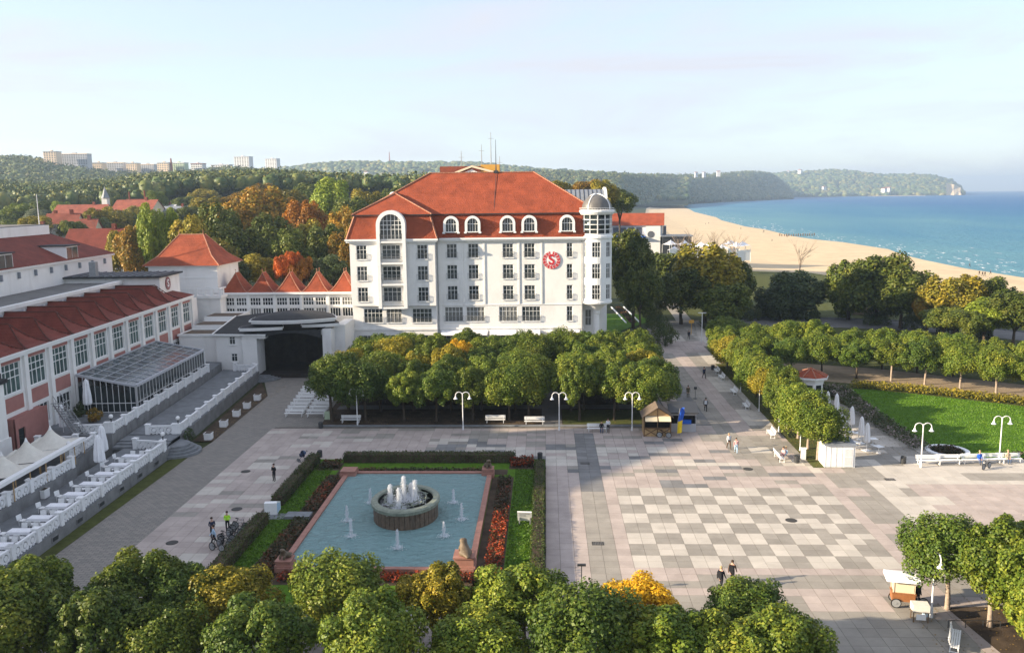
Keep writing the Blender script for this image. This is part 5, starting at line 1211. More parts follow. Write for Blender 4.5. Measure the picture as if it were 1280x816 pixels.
def bed(name, pts, h, dens, size, mat_, label, seed, cat='flowers'):
    """low planting: leaves and blossoms through the volume of a strip given by a polyline and width"""
    g = np.random.default_rng(seed); P = []
    for (x0, y0, w0), (x1, y1, w1) in zip(pts, pts[1:]):
        L = math.hypot(x1-x0, y1-y0); n = int(L*(w0+w1)/2*dens); u = g.random(n); v = g.random(n)-.5; w_ = w0+(w1-w0)*u
        dx, dy = (x1-x0)/L, (y1-y0)/L; tuft = .55+.45*np.sin(u*L*3.1+seed)*np.sin(v*w_*4+u*L*1.3)
        P.append(np.stack([x0+dx*L*u-dy*v*w_, y0+dy*L*u+dx*v*w_, h*(.15+.85*g.random(n)**.6)*(.55+.45*tuft)], 1))
    P = np.concatenate(P); P += g.normal(size=P.shape)*.05; N = unit(g.normal(size=P.shape)+np.array([0, 0, 1.2]))
    V, F = leaf_quads(P, N, size, g, .8); return tag(inst(name, fast_mesh(name, V, F, mat_)), label, cat, kind='stuff')
sb = MB(); rect(sb, -22.2, -20.45, 57.5, 83.2, .03); rect(sb, -5.45, -3.3, 58.2, 82.5, .03); rect(sb, -21.5, -4, 83.25, 84.9, .03); rect(sb, -21.5, -4, 58.3, 60.15, .03); rect(sb, -24.1, -21.5, 84.6, 87.0, .03); rect(sb, -3.9, -1.3, 85.0, 87.9, .03); struct('flower_bed_soil', sb, 'soil')
bed('flower_bed', [(-4.1,60,1.3),(-4.1,73,1.25)], .5, 170, .19, 'flower_red', 'bright red and orange flowers in the sunlit bed beside the pool', 31)
bed('flower_bed', [(-4.1,73,1.25),(-4.2,82,1.2)], .5, 160, .19, 'flower_dark', 'dark red and bronze flowers in the shaded end of the bed', 32)
bed('flower_bed', [(-21,84.1,1.0),(-6,84.1,1.0)], .45, 160, .17, 'flower_dark', 'dark red flowers along the far pool edge', 33)
bed('flower_bed', [(-21.4,82,1.3),(-21.4,72.7,1.4)], .5, 150, .2, 'flower_dark', 'bronze flowers along the shaded pool edge beyond the slab', 34)
bed('flower_bed', [(-21.4,70.6,1.4),(-21.6,58,1.6)], .55, 150, .2, 'flower_dark', 'bronze and red flowers beside the low plinth', 35)
bed('flower_bed', [(-20,59.3,1.2),(-4.2,59.3,1.4)], .5, 170, .19, 'flower_red', 'red flowers along the near pool edge', 36)
bed('flower_bed', [(-23.6,85.8,1.8),(-21.6,85.8,1.6)], .7, 220, .2, 'flower_dark', 'clump of dark red flowers at the hedge corner by the pram', 37)
bed('flower_bed', [(-3.8,86.4,1.9),(-1.4,86.6,2.2)], .8, 240, .2, 'flower_red', 'clump of scarlet flowers at the hedge corner by the litter bin', 38)
# roses and shrubs round the big lawn
bed('rose_bed', [(40.6,91.5,2.2),(40.4,101,2.6),(40.5,112,3.0),(41.0,121.5,3.2)], 1.0, 70, .22, 'flower_pale', 'straggling rose bushes between cafe tables and the large lawn', 41)
bed('shrub_border', [(44,122.8,2.4),(53,118.6,2.6),(64,111.2,2.6),(80,101,2.8)], 1.1, 75, .24, 'leaf_olive', 'low shrub border along the far edge of the large lawn', 42, 'shrubs')
bed('flower_border', [(48,89.6,.9),(76,89.7,.9)], .55, 90, .17, 'flower_pale', 'low flower border behind the white benches', 43)
bed('flower_ring', [(41.9,91.2,2.6),(44.6,91.2,2.6)], .45, 160, .17, 'flower_dark', 'dark round flower bed inside the white stone ring', 44)
k = MB(); k.lathe([(1.75,0),(1.75,.16),(2.2,.16),(2.2,0)], 40, (43.3,91.2,.03)); tag(k.obj('stone_ring', 'white_bal'), 'white stone ring around the small flower bed at the lawn corner', 'edging')
bed('flower_circle', [(37.5,117.5,3),(40.5,119.5,3)], .7, 110, .2, 'flower_pale', 'pale flowers in the round bed behind the octagonal pavilion', 45)
# fallen leaves
def litter(name, x0, x1, y0, y1, n, z, seed, label):
    g = np.random.default_rng(seed); P = np.stack([x0+g.random(n)*(x1-x0), y0+g.random(n)*(y1-y0), np.full(n, z)+g.random(n)*.02], 1)
    V, F = leaf_quads(P, unit(g.normal(size=(n, 3))*.25+np.array([0, 0, 1])), .11, g, .8); tag(inst(name, fast_mesh(name, V, F, 'leaf_litter')), label, 'leaves', kind='stuff')
litter('fallen_leaves', -27, 15, 102.5, 131, 3500, .07, 61, 'dry leaves scattered under the clipped grove')
litter('fallen_leaves', 27.2, 31.2, 86, 140, 2600, .02, 62, 'dry leaves under the row of trees along the promenade')
litter('fallen_leaves', -41, -38.9, 95, 124, 500, .02, 63, 'dry leaves around the white planters')
litter('fallen_leaves', 24, 36, 44, 57, 700, .01, 64, 'dry leaves on the paving by the vending cart')
litter('fallen_leaves', 34, 41, 90, 116, 700, .02, 65, 'dry leaves beside the cafe tables')
struct('tree_strip', poly(MB(), [(27.3,85.6),(31.2,85.6),(31.6,140),(27.9,140)], .006), 'grass_dry')
struct('corner_bed', poly(MB(), [(27.0,55.6),(38,56.2),(38,44),(28.4,44),(27.6,50)], .006), 'soil')
# shrubs scattered over lawns as blades of longer grass
def grass(name, pts, n, seed, label):
    g = np.random.default_rng(seed); xs_ = [p[0] for p in pts]; ys_ = [p[1] for p in pts]; P = []
    while len(P) < n:
        x, y = g.uniform(min(xs_), max(xs_)), g.uniform(min(ys_), max(ys_)); c_ = False; j = len(pts)-1
        for i in range(len(pts)):
            if (pts[i][1] > y) != (pts[j][1] > y) and x < (pts[j][0]-pts[i][0])*(y-pts[i][1])/(pts[j][1]-pts[i][1])+pts[i][0]: c_ = not c_
            j = i
        if c_: P.append((x, y, .05))
    P = np.array(P); N = unit(np.stack([g.normal(size=n), g.normal(size=n)*.6-.2, np.full(n, .45)], 1)); V, F = leaf_quads(P, N, .17, g, .5); tag(inst(name, fast_mesh(name, V, F, 'grass_blade')), label, 'grass', kind='stuff')
grass('lawn_grass', lawn_pts, 26000, 71, 'short green grass of the large lawn'); grass('garden_grass', [(-3.2,55),(-1.3,55),(-1.3,85),(-3.2,85)], 5000, 72, 'short grass between pool flower bed and hedge'); grass('garden_grass', [(-24.2,55),(-22.2,55),(-22.2,86),(-24.2,86)], 5000, 73, 'short grass on the shaded side of the pool garden')
# ------------------------------------------------------------------ street furniture
lampA = thing('lamp_post', 'x', 'lamp post')
k = MB(); k.tube([(0,0,-.02),(0,0,.5)], [.11,.10], 10); k.tube([(0,0,.5),(0,0,4.2),(0,0,4.55)], [.066,.055,.075], 10); k.obj('post', 'metal_white', lampA, smooth=False)
for s_ in (-1, 1):
    k = MB(); k.tube([(0,0,4.0)]+[(s_*(.42-.42*math.cos(a)), 0, 4.25+.42*math.sin(a)) for a in [math.pi*i/10 for i in range(1, 10)]]+[(s_*.84,0,4.15)], .045, 7); arm = k.obj('arm', 'metal_white', lampA)
    k = MB(); k.lathe([(.05,4.18),(.09,4.1),(.12,3.95),(.24,3.86),(.24,3.82),(0,3.82)], 12, (s_*.84,0,0)); k.obj('lamp_head', 'white_cloth', arm)
spots = [((447,532), 'white double arm lamp post beside the bench near the concert seats'), ((579,537), 'white double arm lamp post at the kerb in front of the clipped grove'), ((699,538), 'white double arm lamp post at the kerb beside the grove path'), ((790,538), 'white double arm lamp post next to the wooden hut'),
         ((1151,584), 'white double arm lamp post by the round flower bed'), ((1249,574), 'white double arm lamp post behind the seated couple')]
grp = 'double arm lamp posts of the square'
for i, ((px, py), lab) in enumerate(spots):
    p = G(px, py)
    if i == 0: lampA.location = p; lampA['label'] = lab; lampA['group'] = grp
    else: dup(lampA, p, 0, lab, grp)
for px, py in [(914,490),(936,514),(959.5,539),(985,563)]: dup(lampA, G(px, py)+Vector((1.3,0,0)), R(90), sc=(.8,.8,.74), label= 'white lamp post standing among the trees along the promenade', group=grp)
p = AY(495,742,45.5); dup(lampA, (p.x, p.y, 0), 0, 'white lamp post rising between the trees on the near side of the pool', grp)
p = G(1164,771); dup(lampA, p, R(90), 'white lamp post beside the vending cart', grp)
pl = thing('path_lamp', 'tall slim grey park lamp with flat twin heads beside the path', 'lamp post', G(877,428))
k = MB(); k.tube([(0,0,0),(0,0,5.6)], [.09,.07], 8); k.obj('post', 'metal_white', pl)
for s_ in (-1, 1): k = MB(); k.box(min(0, s_*.75), max(0, s_*.75), -.12, .12, 5.6, 5.7); k.obj('lamp_head', 'metal_white', pl)
# benches
def make_bench(L, back=True):
    o = thing('bench', 'x', 'bench')
    for i in range(4): MB().box(-L/2, L/2, -.05, .05, -.02, .02).obj('seat_slat', 'white_paint', o, (0, -.2+i*.125, .45))
    if back:
        for i in range(3): k = MB(); k.box(-L/2, L/2, -.018, .018, -.05, .05); k.obj('back_slat', 'white_paint', o, (0, .28+i*.035, .62+i*.13))
    for x in (-L/2+.22, L/2-.22):
        k = MB(); k.bar((x, -.22, 0), (x, -.18, .44), .06); k.bar((x, .26, 0), (x, .22, .44), .06); k.bar((x, -.24, .41), (x, .26, .41), .05)
        if back: k.bar((x, .22, .42), (x, .36, .95), .05)
        k.bar((x, -.24, .05), (x, .28, .05), .05); k.obj('leg', 'white_paint', o)
    return o
bench = make_bench(2.5); first = [True]
def put_bench(x, y, rz, lab, group='white slatted benches', b=None):
    b = b or bench
    if b is bench and first[0]: first[0] = False; b.location = (x, y, 0); b.rotation_euler = (0, 0, rz); b['label'] = lab; b['group'] = group; return b
    o = dup(b, (x, y, 0), rz, lab, group); return o
for r_ in range(8):
    y = 106.4+r_*1.95; xo = -.22*r_
    for q in range(2): put_bench(-32.6+xo+q*2.85, y+rnd.uniform(-.08, .08), rnd.uniform(-.03, .03)+math.pi*0, 'white slatted bench in the rows facing the concert shell', 'concert seating rows')
for px, py, rz, lab in [(438,529,0,'white bench under the dark tree beside the lamp post'), (619,529,0,'white bench at the kerb of the grove, next to the shaded path'), (668,531,0,'white bench at the kerb of the grove, near its central path'), (747,540,0,'white bench with two people beside the wooden hut'),
                        (975,575,R(90),'white bench with people sitting at the near end of the promenade trees')]:
    p = G(px, py); put_bench(p.x, p.y+.2, rz, lab)
for px, py in [(893,466),(899,474),(914,492),(929,510),(960,545)]:
    p = G(px, py); put_bench(p.x+.3, p.y, R(90)*-1+R(rnd.uniform(-3, 3)), 'white bench facing the promenade under the tree row', 'benches along the promenade trees')
for i, px in enumerate((1165,1190,1223,1247,1268)):
    p = G(px, 583-(px-1165)*.012); put_bench(p.x, 86.6+.08*(p.x-38), 0, 'white bench in the row along the edge of the large lawn', 'benches along the lawn')
p = G(1194,806); put_bench(p.x, p.y, R(62), 'white bench standing askew by the trees near the vending cart')
# low rail behind that bench
k = MB(); 
for i in range(4): k.tube([(i*1.1,0,0),(i*1.1,0,.5)], .03, 5)
k.tube([(0,0,.5),(3.3,0,.5)], .025, 5); p = G(1185,784); tag(k.obj('low_rail', 'metal_dark', None, (p.x, p.y, 0)), 'low dark tube rail edging the planting bed', 'rail')
# bins
binm = MB().lathe([(.24,0),(.27,.05),(.28,.72),(.24,.75),(.24,.70),(0,.70)], 14).mesh('litter_bin', 'metal_dark')
for px, py, lab in [(401,535,'dark litter bin at the kerb by the concert benches'), (400,571,'dark litter bin behind the hedge corner by the pram'), (675,574,'dark litter bin at the hedge corner by the scarlet flowers'), (1129,579,'dark litter bin at the edge of the cafe floor'), (996,578,'dark litter bin beside the seated people under the trees'), (891,462,'dark litter bin at the end of the promenade benches')]:
    o = tag(inst('litter_bin', binm, None, G(px, py)), lab, 'bin')
k = MB(); k.box(-.22,.22,-.16,.16,0,1.15); k.prism_x([(-.2,1.15),(.2,1.15),(.2,1.25),(0,1.32),(-.2,1.25)], -.26, .26); p = G(1004,574); tag(k.obj('white_post_box', 'white_paint', None, p), 'slim white utility box beside the litter bin under the trees', 'box')
k = MB(); k.box(-.35,.35,-.3,.3,0,1.0); p = G(410,524); tag(k.obj('utility_box', 'flat_green', None, p), 'pale green utility box at the foot of the big dark tree', 'box')
# planters and globe lamps
planter = thing('planter', 'white square planter box at the foot of the balustrade', 'planter', G(261,549), R(3), 'white planters below the walk')
k = MB(); k.box(-.42,.42,-.42,.42,.08,.82); k.box(-.46,.46,-.46,.46,.74,.82); k.box(-.38,.38,-.38,.38,0,.08); k.obj('box', 'white_paint', planter)
k = MB(); k.box(-.36,.36,-.36,.36,.82,.84); k.obj('soil', 'soil', planter)
for px, py in [(280,533),(296,520),(309,510),(322,500)]: dup(planter, G(px, py), R(3))
o = dup(planter, G(54,622,1.06)+Vector((0,0,.02)), 0, 'white square planter box on the lower terrace by the inner wall'); del o['group']
for (x, y, z), lab in (((-47.95,89.9,3.85),'round white globe lamp on the corner post of the conservatory garden'), ((-47.75,81.0,3.4),'round white globe lamp behind the closed parasols'), ((-41.55,88.3,2.3),'round white globe lamp on the lower terrace entrance post'), ((-42.0,93.3,2.75),'round white globe lamp on the walk entrance post beside the conifer')):
    o = thing('globe_lamp', lab, 'lamp', (x, y, z)); k = MB(); k.tube([(0,0,-.06),(0,0,.3)], .07, 8); k.lathe([(.12,.3),(.14,.36),(.05,.36)], 10); k.obj('stem', 'metal_dark', o)
    k = MB(); k.lathe([(.24*math.cos(a), .56+.24*math.sin(a)) for a in [-math.pi/2+math.pi*i/10 for i in range(11)]], 16); k.obj('globe', 'white_paint', o, smooth=True)
# closed parasols
def parasol(p, h, lab, group=None, sc=1.0, mt='white_cloth'):
    o = thing('parasol', lab, 'parasol', p, rnd.random()*3, group)
    k = MB(); k.tube([(0,0,0),(0,0,h)], .035, 7); k.box(-.35,.35,-.35,.35,0,.07); k.obj('pole', 'metal_white', o)
    V = []; n = 16; zs = [h*.30, h*.34, h*.55, h*.78, h*.90, h*.97, h*1.02]; rs = [.20, .27, .25, .19, .16, .10, .0]
    m = MB(); m.lathe([(r*sc, z) for r, z in zip(rs, zs)], n); m.v = [(x*(1.18 if i % 2 else .82), y*(1.18 if i % 2 else .82), z) for i, (x, y, z) in enumerate(m.v)]
    m.obj('canopy', mt, o)
    return o
parasol(G(111,519,2.6), 4.4, 'tall closed white parasol in front of the conservatory', sc=1.7); parasol(G(80,545,2.15), 3.6, 'closed white parasol by the iron stair', sc=1.3)
parasol(G(126,591,1.05), 3.9, 'closed white parasol standing by the cafe tables', sc=1.8); parasol(G(130,577,1.05), 3.9, 'closed white parasol just behind the one by the cafe tables', sc=1.7)
for px, py in [(1034,519),(1045,522),(1064,540),(1076,554),(1083,563)]: parasol(G(px, py), 3.1, 'closed white parasol between the cafe tables beside the lawn', 'closed parasols of the lawn cafe', 1.15)
# cafe tables beside the lawn
ct = thing('cafe_table', 'small square white cafe table beside the closed parasols', 'table', G(1091,556), 0, 'white tables of the lawn cafe')
k = MB(); k.box(-.42,.42,-.42,.42,.72,.76); k.obj('top', 'white_paint', ct); k = MB(); k.tube([(0,0,.03),(0,0,.72)], .04, 7); k.lathe([(.26,0),(.24,.04),(.04,.05)], 14); k.obj('pedestal', 'metal_white', ct)
for px, py in [(1098,566),(1073,549),(1056,534),(1052,526),(1040,520),(1066,560)]: dup(ct, G(px, py), rnd.random())
# long tables and chairs on the lower terrace
lt = thing('terrace_table', 'white cloth covered table set against the terrace balustrade', 'table', (0,0,1.05), 0, 'white tables on the lower terrace')
k = MB(); k.box(-.95,.95,-.42,.42,.72,.76); k.box(-.96,.96,-.43,-.42,.52,.76); k.box(-.96,.96,.42,.43,.52,.76); k.obj('cloth', 'white_cloth', lt)
for x in (-.8, .8):
    for y in (-.34, .34): k = MB(); k.bar((x,y,0),(x,y,.72),.05); k.obj('leg', 'metal_white', lt)
ch = thing('terrace_chair', 'white square backed chair drawn up to a terrace table', 'chair', (0,0,1.05), 0, 'white chairs on the lower terrace')
k = MB(); k.box(-.25,.25,-.25,.25,.42,.47); k.obj('seat', 'white_paint', ch); k = MB(); k.T = Matrix.Rotation(R(-10),4,'X'); k.box(-.25,.25,.28,.32,.50,.95); k.T = None; k.obj('backrest', 'white_paint', ch)
for x in (-.22,.22):
    for y in (-.22,.22): k = MB(); k.bar((x,y,0),(x,y,.42),.035); k.obj('leg', 'metal_white', ch)
ft = fc = True
def chair_at(x, y, rz):
    global fc
    if fc: fc = False; ch.location = (x, y, 1.06); ch.rotation_euler = (0,0,rz)
    else: dup(ch, (x, y, 1.06), rz)
for i in range(11):
    y = 58.3+i*2.85; x = -42.15-.028*(y-58)
    if y > 86.5: break
    if ft: ft = False; lt.location = (x, y, 1.06)
    else: dup(lt, (x, y, 1.06), rnd.uniform(-.04,.04))
    for q in (-.42, .42): chair_at(x+q+rnd.uniform(-.06,.06), y-.78, math.pi+rnd.uniform(-.15,.15))
    for q in (-.42, .42): chair_at(x+q+rnd.uniform(-.06,.06), y+.78, rnd.uniform(-.15,.15))
    chair_at(x-1.55, y+.1+rnd.uniform(-.1,.1), R(75)+rnd.uniform(-.2,.2))
# peaked tent canopies with their white front beam
tb0, tb1 = G(-14,614,4.3), G(104,548,4.3)
for i, (px, py) in enumerate([(66,534),(36,549),(5,566)]):
    pk = G(px, py, 5.5); o = thing('tent_canopy', 'cream peaked tent canopy over the restaurant terrace', 'tent', (pk.x-.3, pk.y, 2.15), R(3), 'tent canopies of the restaurant terrace')
    V = []; n = 14; hx_, hy_ = 2.3, 2.05
    for j in range(n+1):
        for q in range(n+1):
            x, y = -1+2*q/n, -1+2*j/n; r_ = max(abs(x), abs(y)); e_ = math.hypot(x, y); sag = .18*(1-r_)*math.cos(4*math.atan2(y, x))
            V.append((x*hx_, y*hy_, 1.55+1.75*max(0, 1-r_*.55-e_*.45)**1.9+(.22*abs(x*y) if r_ > .99 else .0)+sag*.5))
    MB().add(V, [(j*(n+1)+q, j*(n+1)+q+1, (j+1)*(n+1)+q+1, (j+1)*(n+1)+q) for j in range(n) for q in range(n)]).obj('fabric', 'cream_cloth', o, smooth=True)
    for x in (-hx_, hx_):
        for y in (-hy_, hy_): k = MB(); k.tube([(x*.97,y*.97,0),(x*.97,y*.97,1.75)], .05, 6); k.obj('post', 'wood_light', o)
    k = MB(); k.tube([(0,0,3.1),(0,0,3.5)], [.18,.05], 8); k.obj('peak_cap', 'white_paint', o)
bmn = thing('awning_beam', 'long white awning beam along the front of the tent canopies', 'awning', tb0)
k = MB(); d_ = tb1-tb0; k.bar((0,0,0), d_, .55, .32); k.obj('beam', 'white_paint', bmn)
for i in range(6): q = d_*(i+.3)/6; k = MB(); k.tube([(q.x,q.y,-2.1),(q.x,q.y,-.1)], .06, 6); k.obj('post', 'wood_light', bmn)
# ------------------------------------------------------------------ kiosks
hut = thing('wooden_hut', 'small wooden market hut with open counter and crossed braces', 'kiosk', (12.9, 98.4, 0), R(-1))
W2, D2 = 1.55, 1.3
k = MB(); k.box(-W2,-W2+.06,-D2,D2,0,2.45); k.box(W2-.06,W2,-D2,D2,0,2.45); k.box(-W2+.06,W2-.06,D2-.06,D2,0,2.45); k.box(-W2+.06,W2-.06,-D2,-D2+.05,.02,1.0); k.prism_y([(-W2,2.45),(W2,2.45),(0,3.4)], -D2, -D2+.06); k.prism_y([(-W2,2.45),(W2,2.45),(0,3.4)], D2-.06, D2); k.obj('wall', 'wood_light', hut)
k = MB(); k.box(-W2+.1,W2-.1,-D2-.35,-D2-.01,1.02,1.08); k.obj('counter', 'wood_brown', hut)
for s_ in (-1, 1):
    k = MB()
    for a, b2 in (((s_*.05,.1),(s_*1.45,.95)), ((s_*.05,.95),(s_*1.45,.1))): k.bar((a[0],-D2-.04,a[1]), (b2[0],-D2-.04,b2[1]), .05, .09)
    k.obj('cross_brace', 'wood_brown', hut)
    k = MB(); k.T = Matrix.Translation((s_*.77,-D2-.35,2.2)) @ Matrix.Rotation(R(-55),4,'X'); k.box(-.70,.70,-.03,.03,-.42,.42); k.T = None; k.obj('shutter', 'cream_paint', hut)
    k = MB(); k.add([(s_*(W2+.28),-D2-.4,2.32),(s_*(W2+.28),D2+.3,2.32),(0,D2+.3,3.55),(0,-D2-.4,3.55)], [(0,1,2,3)]); k.add([(s_*(W2+.28),-D2-.4,2.25),(s_*(W2+.28),D2+.3,2.25),(0,D2+.3,3.48),(0,-D2-.4,3.48)], [(0,1,2,3)]); k.obj('roof', 'roof_board', hut)
k = MB(); k.box(-.05,.05,-D2-.06,-D2+.02,0,3.3); k.box(-W2-.04,-W2+.08,-D2-.05,-D2+.06,0,2.5); k.box(W2-.08,W2+.04,-D2-.05,-D2+.06,0,2.5); k.box(-W2+.08,W2-.08,-D2-.05,-D2+.0,2.36,2.48); k.obj('posts', 'wood_brown', hut)
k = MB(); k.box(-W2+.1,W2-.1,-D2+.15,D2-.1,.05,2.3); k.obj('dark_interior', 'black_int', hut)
p = G(852,541); kk = thing('dark_kiosk', 'small kiosk with dark sloping roof beside the wooden hut', 'kiosk', (p.x+.3, p.y+1.6, 0), R(-2))
k = MB(); k.box(-1.5,-1.42,-1.1,1.1,0,2.4); k.box(1.42,1.5,-1.1,1.1,0,2.4); k.box(-1.42,1.42,1.02,1.1,0,2.4); k.box(-1.42,1.42,-1.1,-1.02,0,1.0); k.box(-1.42,1.42,-1.15,-1.05,2.0,2.4); k.obj('wall', 'flat_grey', kk)
k = MB(); k.prism_x([(-1.7,2.35),(1.4,3.0),(1.4,3.12),(-1.7,2.47)], -1.75, 1.75); k.obj('roof', 'metal_dark', kk)
k = MB(); k.box(-.5,.9,-1.3,-1.02,1.0,1.5); k.obj('goods', 'cl_blue', kk)
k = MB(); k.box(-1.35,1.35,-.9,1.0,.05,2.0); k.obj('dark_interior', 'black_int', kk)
p = G(846,545); fl_ = thing('feather_flag', 'blue and yellow feather flag leaning in front of the kiosks', 'flag', (p.x, p.y, 0), R(15))
k = MB(); k.tube([(0,0,0),(.05,0,1.6),(.35,0,3.3)], .025, 6); k.obj('pole', 'metal_grey', fl_)
for a, b2, mt in ((.3, 1.75, 'yellow'), (1.75, 3.3, 'blue')):
    V = []
    for i in range(7):
        z = a+(b2-a)*i/6; x0 = .05*z/1.6 if z < 1.6 else .05+.3*(z-1.6)/1.7
        for q in range(5): V.append((x0+.03+.62*q/4*(1 if z < 2.8 else .75), .10*math.sin(q*1.7+z*1.3), z+.1*q/4))
    MB().add(V, [(i*5+q, i*5+q+1, i*5+q+6, i*5+q+5) for i in range(6) for q in range(4)]).obj('cloth', mt, fl_)
p = G(1050,584); bo = thing('white_booth', 'white wooden sales booth with panelled door at the end of the tree row', 'booth', (p.x, p.y+1.2, 0), R(-2))
k = MB(); k.prism_x([(-1.2,0),(1.2,0),(1.2,2.5),(-1.2,2.3)], -1.5, 1.5); k.obj('wall', 'white_paint', bo)
k = MB(); k.prism_x([(-1.4,2.31),(1.3,2.53),(1.3,2.6),(-1.4,2.38)], -1.62, 1.62); k.obj('roof', 'lead_pale', bo)
k = MB(); k.box(.35,1.3,-1.25,-1.203,.1,2.1); d = k.obj('door', 'white_paint', bo); k = MB(); k.box(.45,.8,-1.26,-1.252,1.2,1.95); k.box(.86,1.2,-1.26,-1.252,1.2,1.95); k.box(.45,1.2,-1.26,-1.252,.25,1.1); k.obj('door_panels', 'flat_white', d)
for x in (-1.45,-.95,-.4,.2): k = MB(); k.box(x-.02,x+.02,-1.22,-1.202,.05,2.25); k.obj('batten', 'flat_white', bo)
p = G(1009,500); oc = thing('octagon_pavilion', 'small white octagonal pavilion with red ribbed roof behind the tree row', 'pavilion', (p.x+.6, p.y+.8, 0))
k = MB(); k.lathe([(1.75,0),(1.75,2.6),(1.9,2.65),(1.9,2.9),(2.35,3.0),(2.35,3.25),(0,3.25)], 8); k.obj('wall', 'white_paint', oc)
k = MB(); k.lathe([(2.3,3.26),(1.3,3.75),(.25,4.15),(.2,4.3),(0,4.35)], 8); rr_ = k.obj('roof', 'roof_orange', oc)
k = MB()
for i in range(8): a = 2*math.pi*i/8; k.tube([(2.32*math.cos(a),2.32*math.sin(a),3.28),(1.3*math.cos(a),1.3*math.sin(a),3.80),(.2*math.cos(a),.2*math.sin(a),4.2)], .06, 5)
k.obj('roof_ribs', 'ridge', rr_)
for i in range(8):
    a = 2*math.pi*(i+.5)/8; k = MB(); k.T = Matrix.Rotation(a,4,'Z'); k.box(1.60,1.66,-.42,.42,.9,2.2); k.T = None; k.obj('window', 'glass', oc)
# vending tricycle with white awning and its little sales table
p = G(1127,756); vc = thing('vending_cart', 'orange wooden vending tricycle with white awning', 'cart', (p.x, p.y, 0), R(-12))
k = MB(); k.box(-.7,.75,-.42,.42,.45,1.0); k.box(-.75,.8,-.46,.46,1.0,1.06); k.obj('body', 'wood_orange', vc)
k = MB(); 
for x in (-.66,.7):
    for y in (-.4,.4): k.bar((x,y,1.06),(x,y,2.0),.04)
k.box(-.6,.65,-.36,.36,1.06,1.75); k.obj('glazed_case', 'cream_paint', vc)
V = []
for i in range(7):
    a = math.pi*i/6
    for x in (-1.15, .95): V.append((x+(-.25 if i in (0, 6) else 0)*0, -.78*math.cos(a), 1.95+.42*math.sin(a)))
MB().add(V, [(2*i, 2*i+1, 2*i+3, 2*i+2) for i in range(6)]+[(0,2,4,6,8,10,12),(1,3,5,7,9,11,13)]).obj('awning', 'white_cloth', vc)
def wheel_mb(r, tw=.03):
    t_ = MB(); t_.T = Matrix.Rotation(math.pi/2,4,'X'); t_.lathe([(r-2*tw,-tw*.6),(r-tw*.4,-tw*.8),(r,0),(r-tw*.4,tw*.8),(r-2*tw,tw*.6),(r-2*tw,-tw*.6)], 22)
    s_ = MB()
    for i in range(10): a = 2*math.pi*i/10; s_.bar((0,0,0),((r-1.5*tw)*math.cos(a),0,(r-1.5*tw)*math.sin(a)),.008)
    s_.T = Matrix.Rotation(math.pi/2,4,'X'); s_.lathe([(.04,-.05),(.04,.05)], 8); s_.lathe([(r-2.4*tw,-tw*.4),(r-1.9*tw,-tw*.5),(r-1.9*tw,tw*.5),(r-2.4*tw,tw*.4)], 22)
    return t_.mesh('tyre', 'rubber'), s_.mesh('spokes', 'metal_grey')
WT, WS = wheel_mb(.34); 
def wheel(parent, loc, sc=1): o = inst('wheel', WT, parent, loc, 0, sc); inst('spokes', WS, o); return o
wheel(vc, (-.45,-.5,.34)); wheel(vc, (-.45,.5,.34)); wheel(vc, (1.35,0,.34))
k = MB(); k.tube([(.7,0,.5),(1.35,0,.34)], .03, 6); k.tube([(1.0,0,.42),(1.05,0,.95)], .03, 6); k.box(.92,1.2,-.1,.1,.95,1.0); k.obj('rear_frame', 'metal_dark', vc)
p = G(1149,775); vt = thing('sales_table', 'small brown sales stand with a cream box on top', 'table', (p.x, p.y, 0), R(-8))
k = MB(); k.box(-.5,.5,-.35,.35,.68,.74); k.obj('top', 'wood_brown', vt)
for x in (-.45,.45):
    for y in (-.3,.3): k = MB(); k.bar((x,y,0),(x,y,.68),.05); k.obj('leg', 'wood_brown', vt)
k = MB(); k.box(-.52,.52,-.37,.37,.745,1.2); k.obj('box', 'cream_cloth', vt); k = MB(); k.box(-.3,.3,-.36,-.352,.2,.6); k.obj('price_sign', 'white_paint', vt)
p = G(1159,769); k = MB(); k.box(-.25,.25,-.2,.2,0,.55); k.box(-.27,.27,-.22,.22,.55,.6); tag(k.obj('cool_box', 'cl_paleblue', None, p, R(10)), 'pale blue cool box on the paving behind the sales stand', 'box')
# ------------------------------------------------------------------ bicycles and pram
def make_bike():
    o = thing('bicycle', 'x', 'bicycle'); wheel(o, (-.52,0,.34)); wheel(o, (.52,0,.34))
    k = MB(); A, B, C_, D_ = (-.52,0,.34), (-.12,0,.30), (-.28,0,.85), (.36,0,.86)
    for a, b2 in ((A,B),(A,C_),(B,C_),(C_,D_),(B,(.38,0,.72))): k.tube([a,b2], .018, 6)
    k.tube([(.34,0,.98),(.40,0,.66),(.52,0,.34)], .018, 6); k.obj('frame', 'metal_dark', o)
    k = MB(); k.tube([(.25,-.27,1.0),(.36,-.15,1.02),(.35,0,.99),(.36,.15,1.02),(.25,.27,1.0)], .014, 6); k.obj('handlebar', 'metal_grey', o)
    k = MB(); k.tube([(-.28,0,.85),(-.31,0,.95)], .014, 5); k.add([(-.44,-.08,.97),(-.44,.08,.97),(-.1,.02,.96),(-.1,-.02,.96),(-.4,-.06,.92),(-.4,.06,.92),(-.12,.015,.93),(-.12,-.015,.93)], [(0,1,2,3),(4,7,6,5),(0,4,5,1),(1,5,6,2),(2,6,7,3),(3,7,4,0)]); k.obj('saddle', 'rubber', o)
    k = MB(); k.tube([(-.12,-.1,.30),(-.12,.1,.30)], .02, 5); k.tube([(-.12,.1,.30),(-.02,.1,.16)], .012, 5); k.tube([(-.12,-.1,.30),(-.22,-.1,.44)], .012, 5); k.box(-.07,.05,.1,.18,.14,.17); k.box(-.27,-.15,-.18,-.1,.43,.46); k.obj('pedals', 'metal_dark', o)
    return o
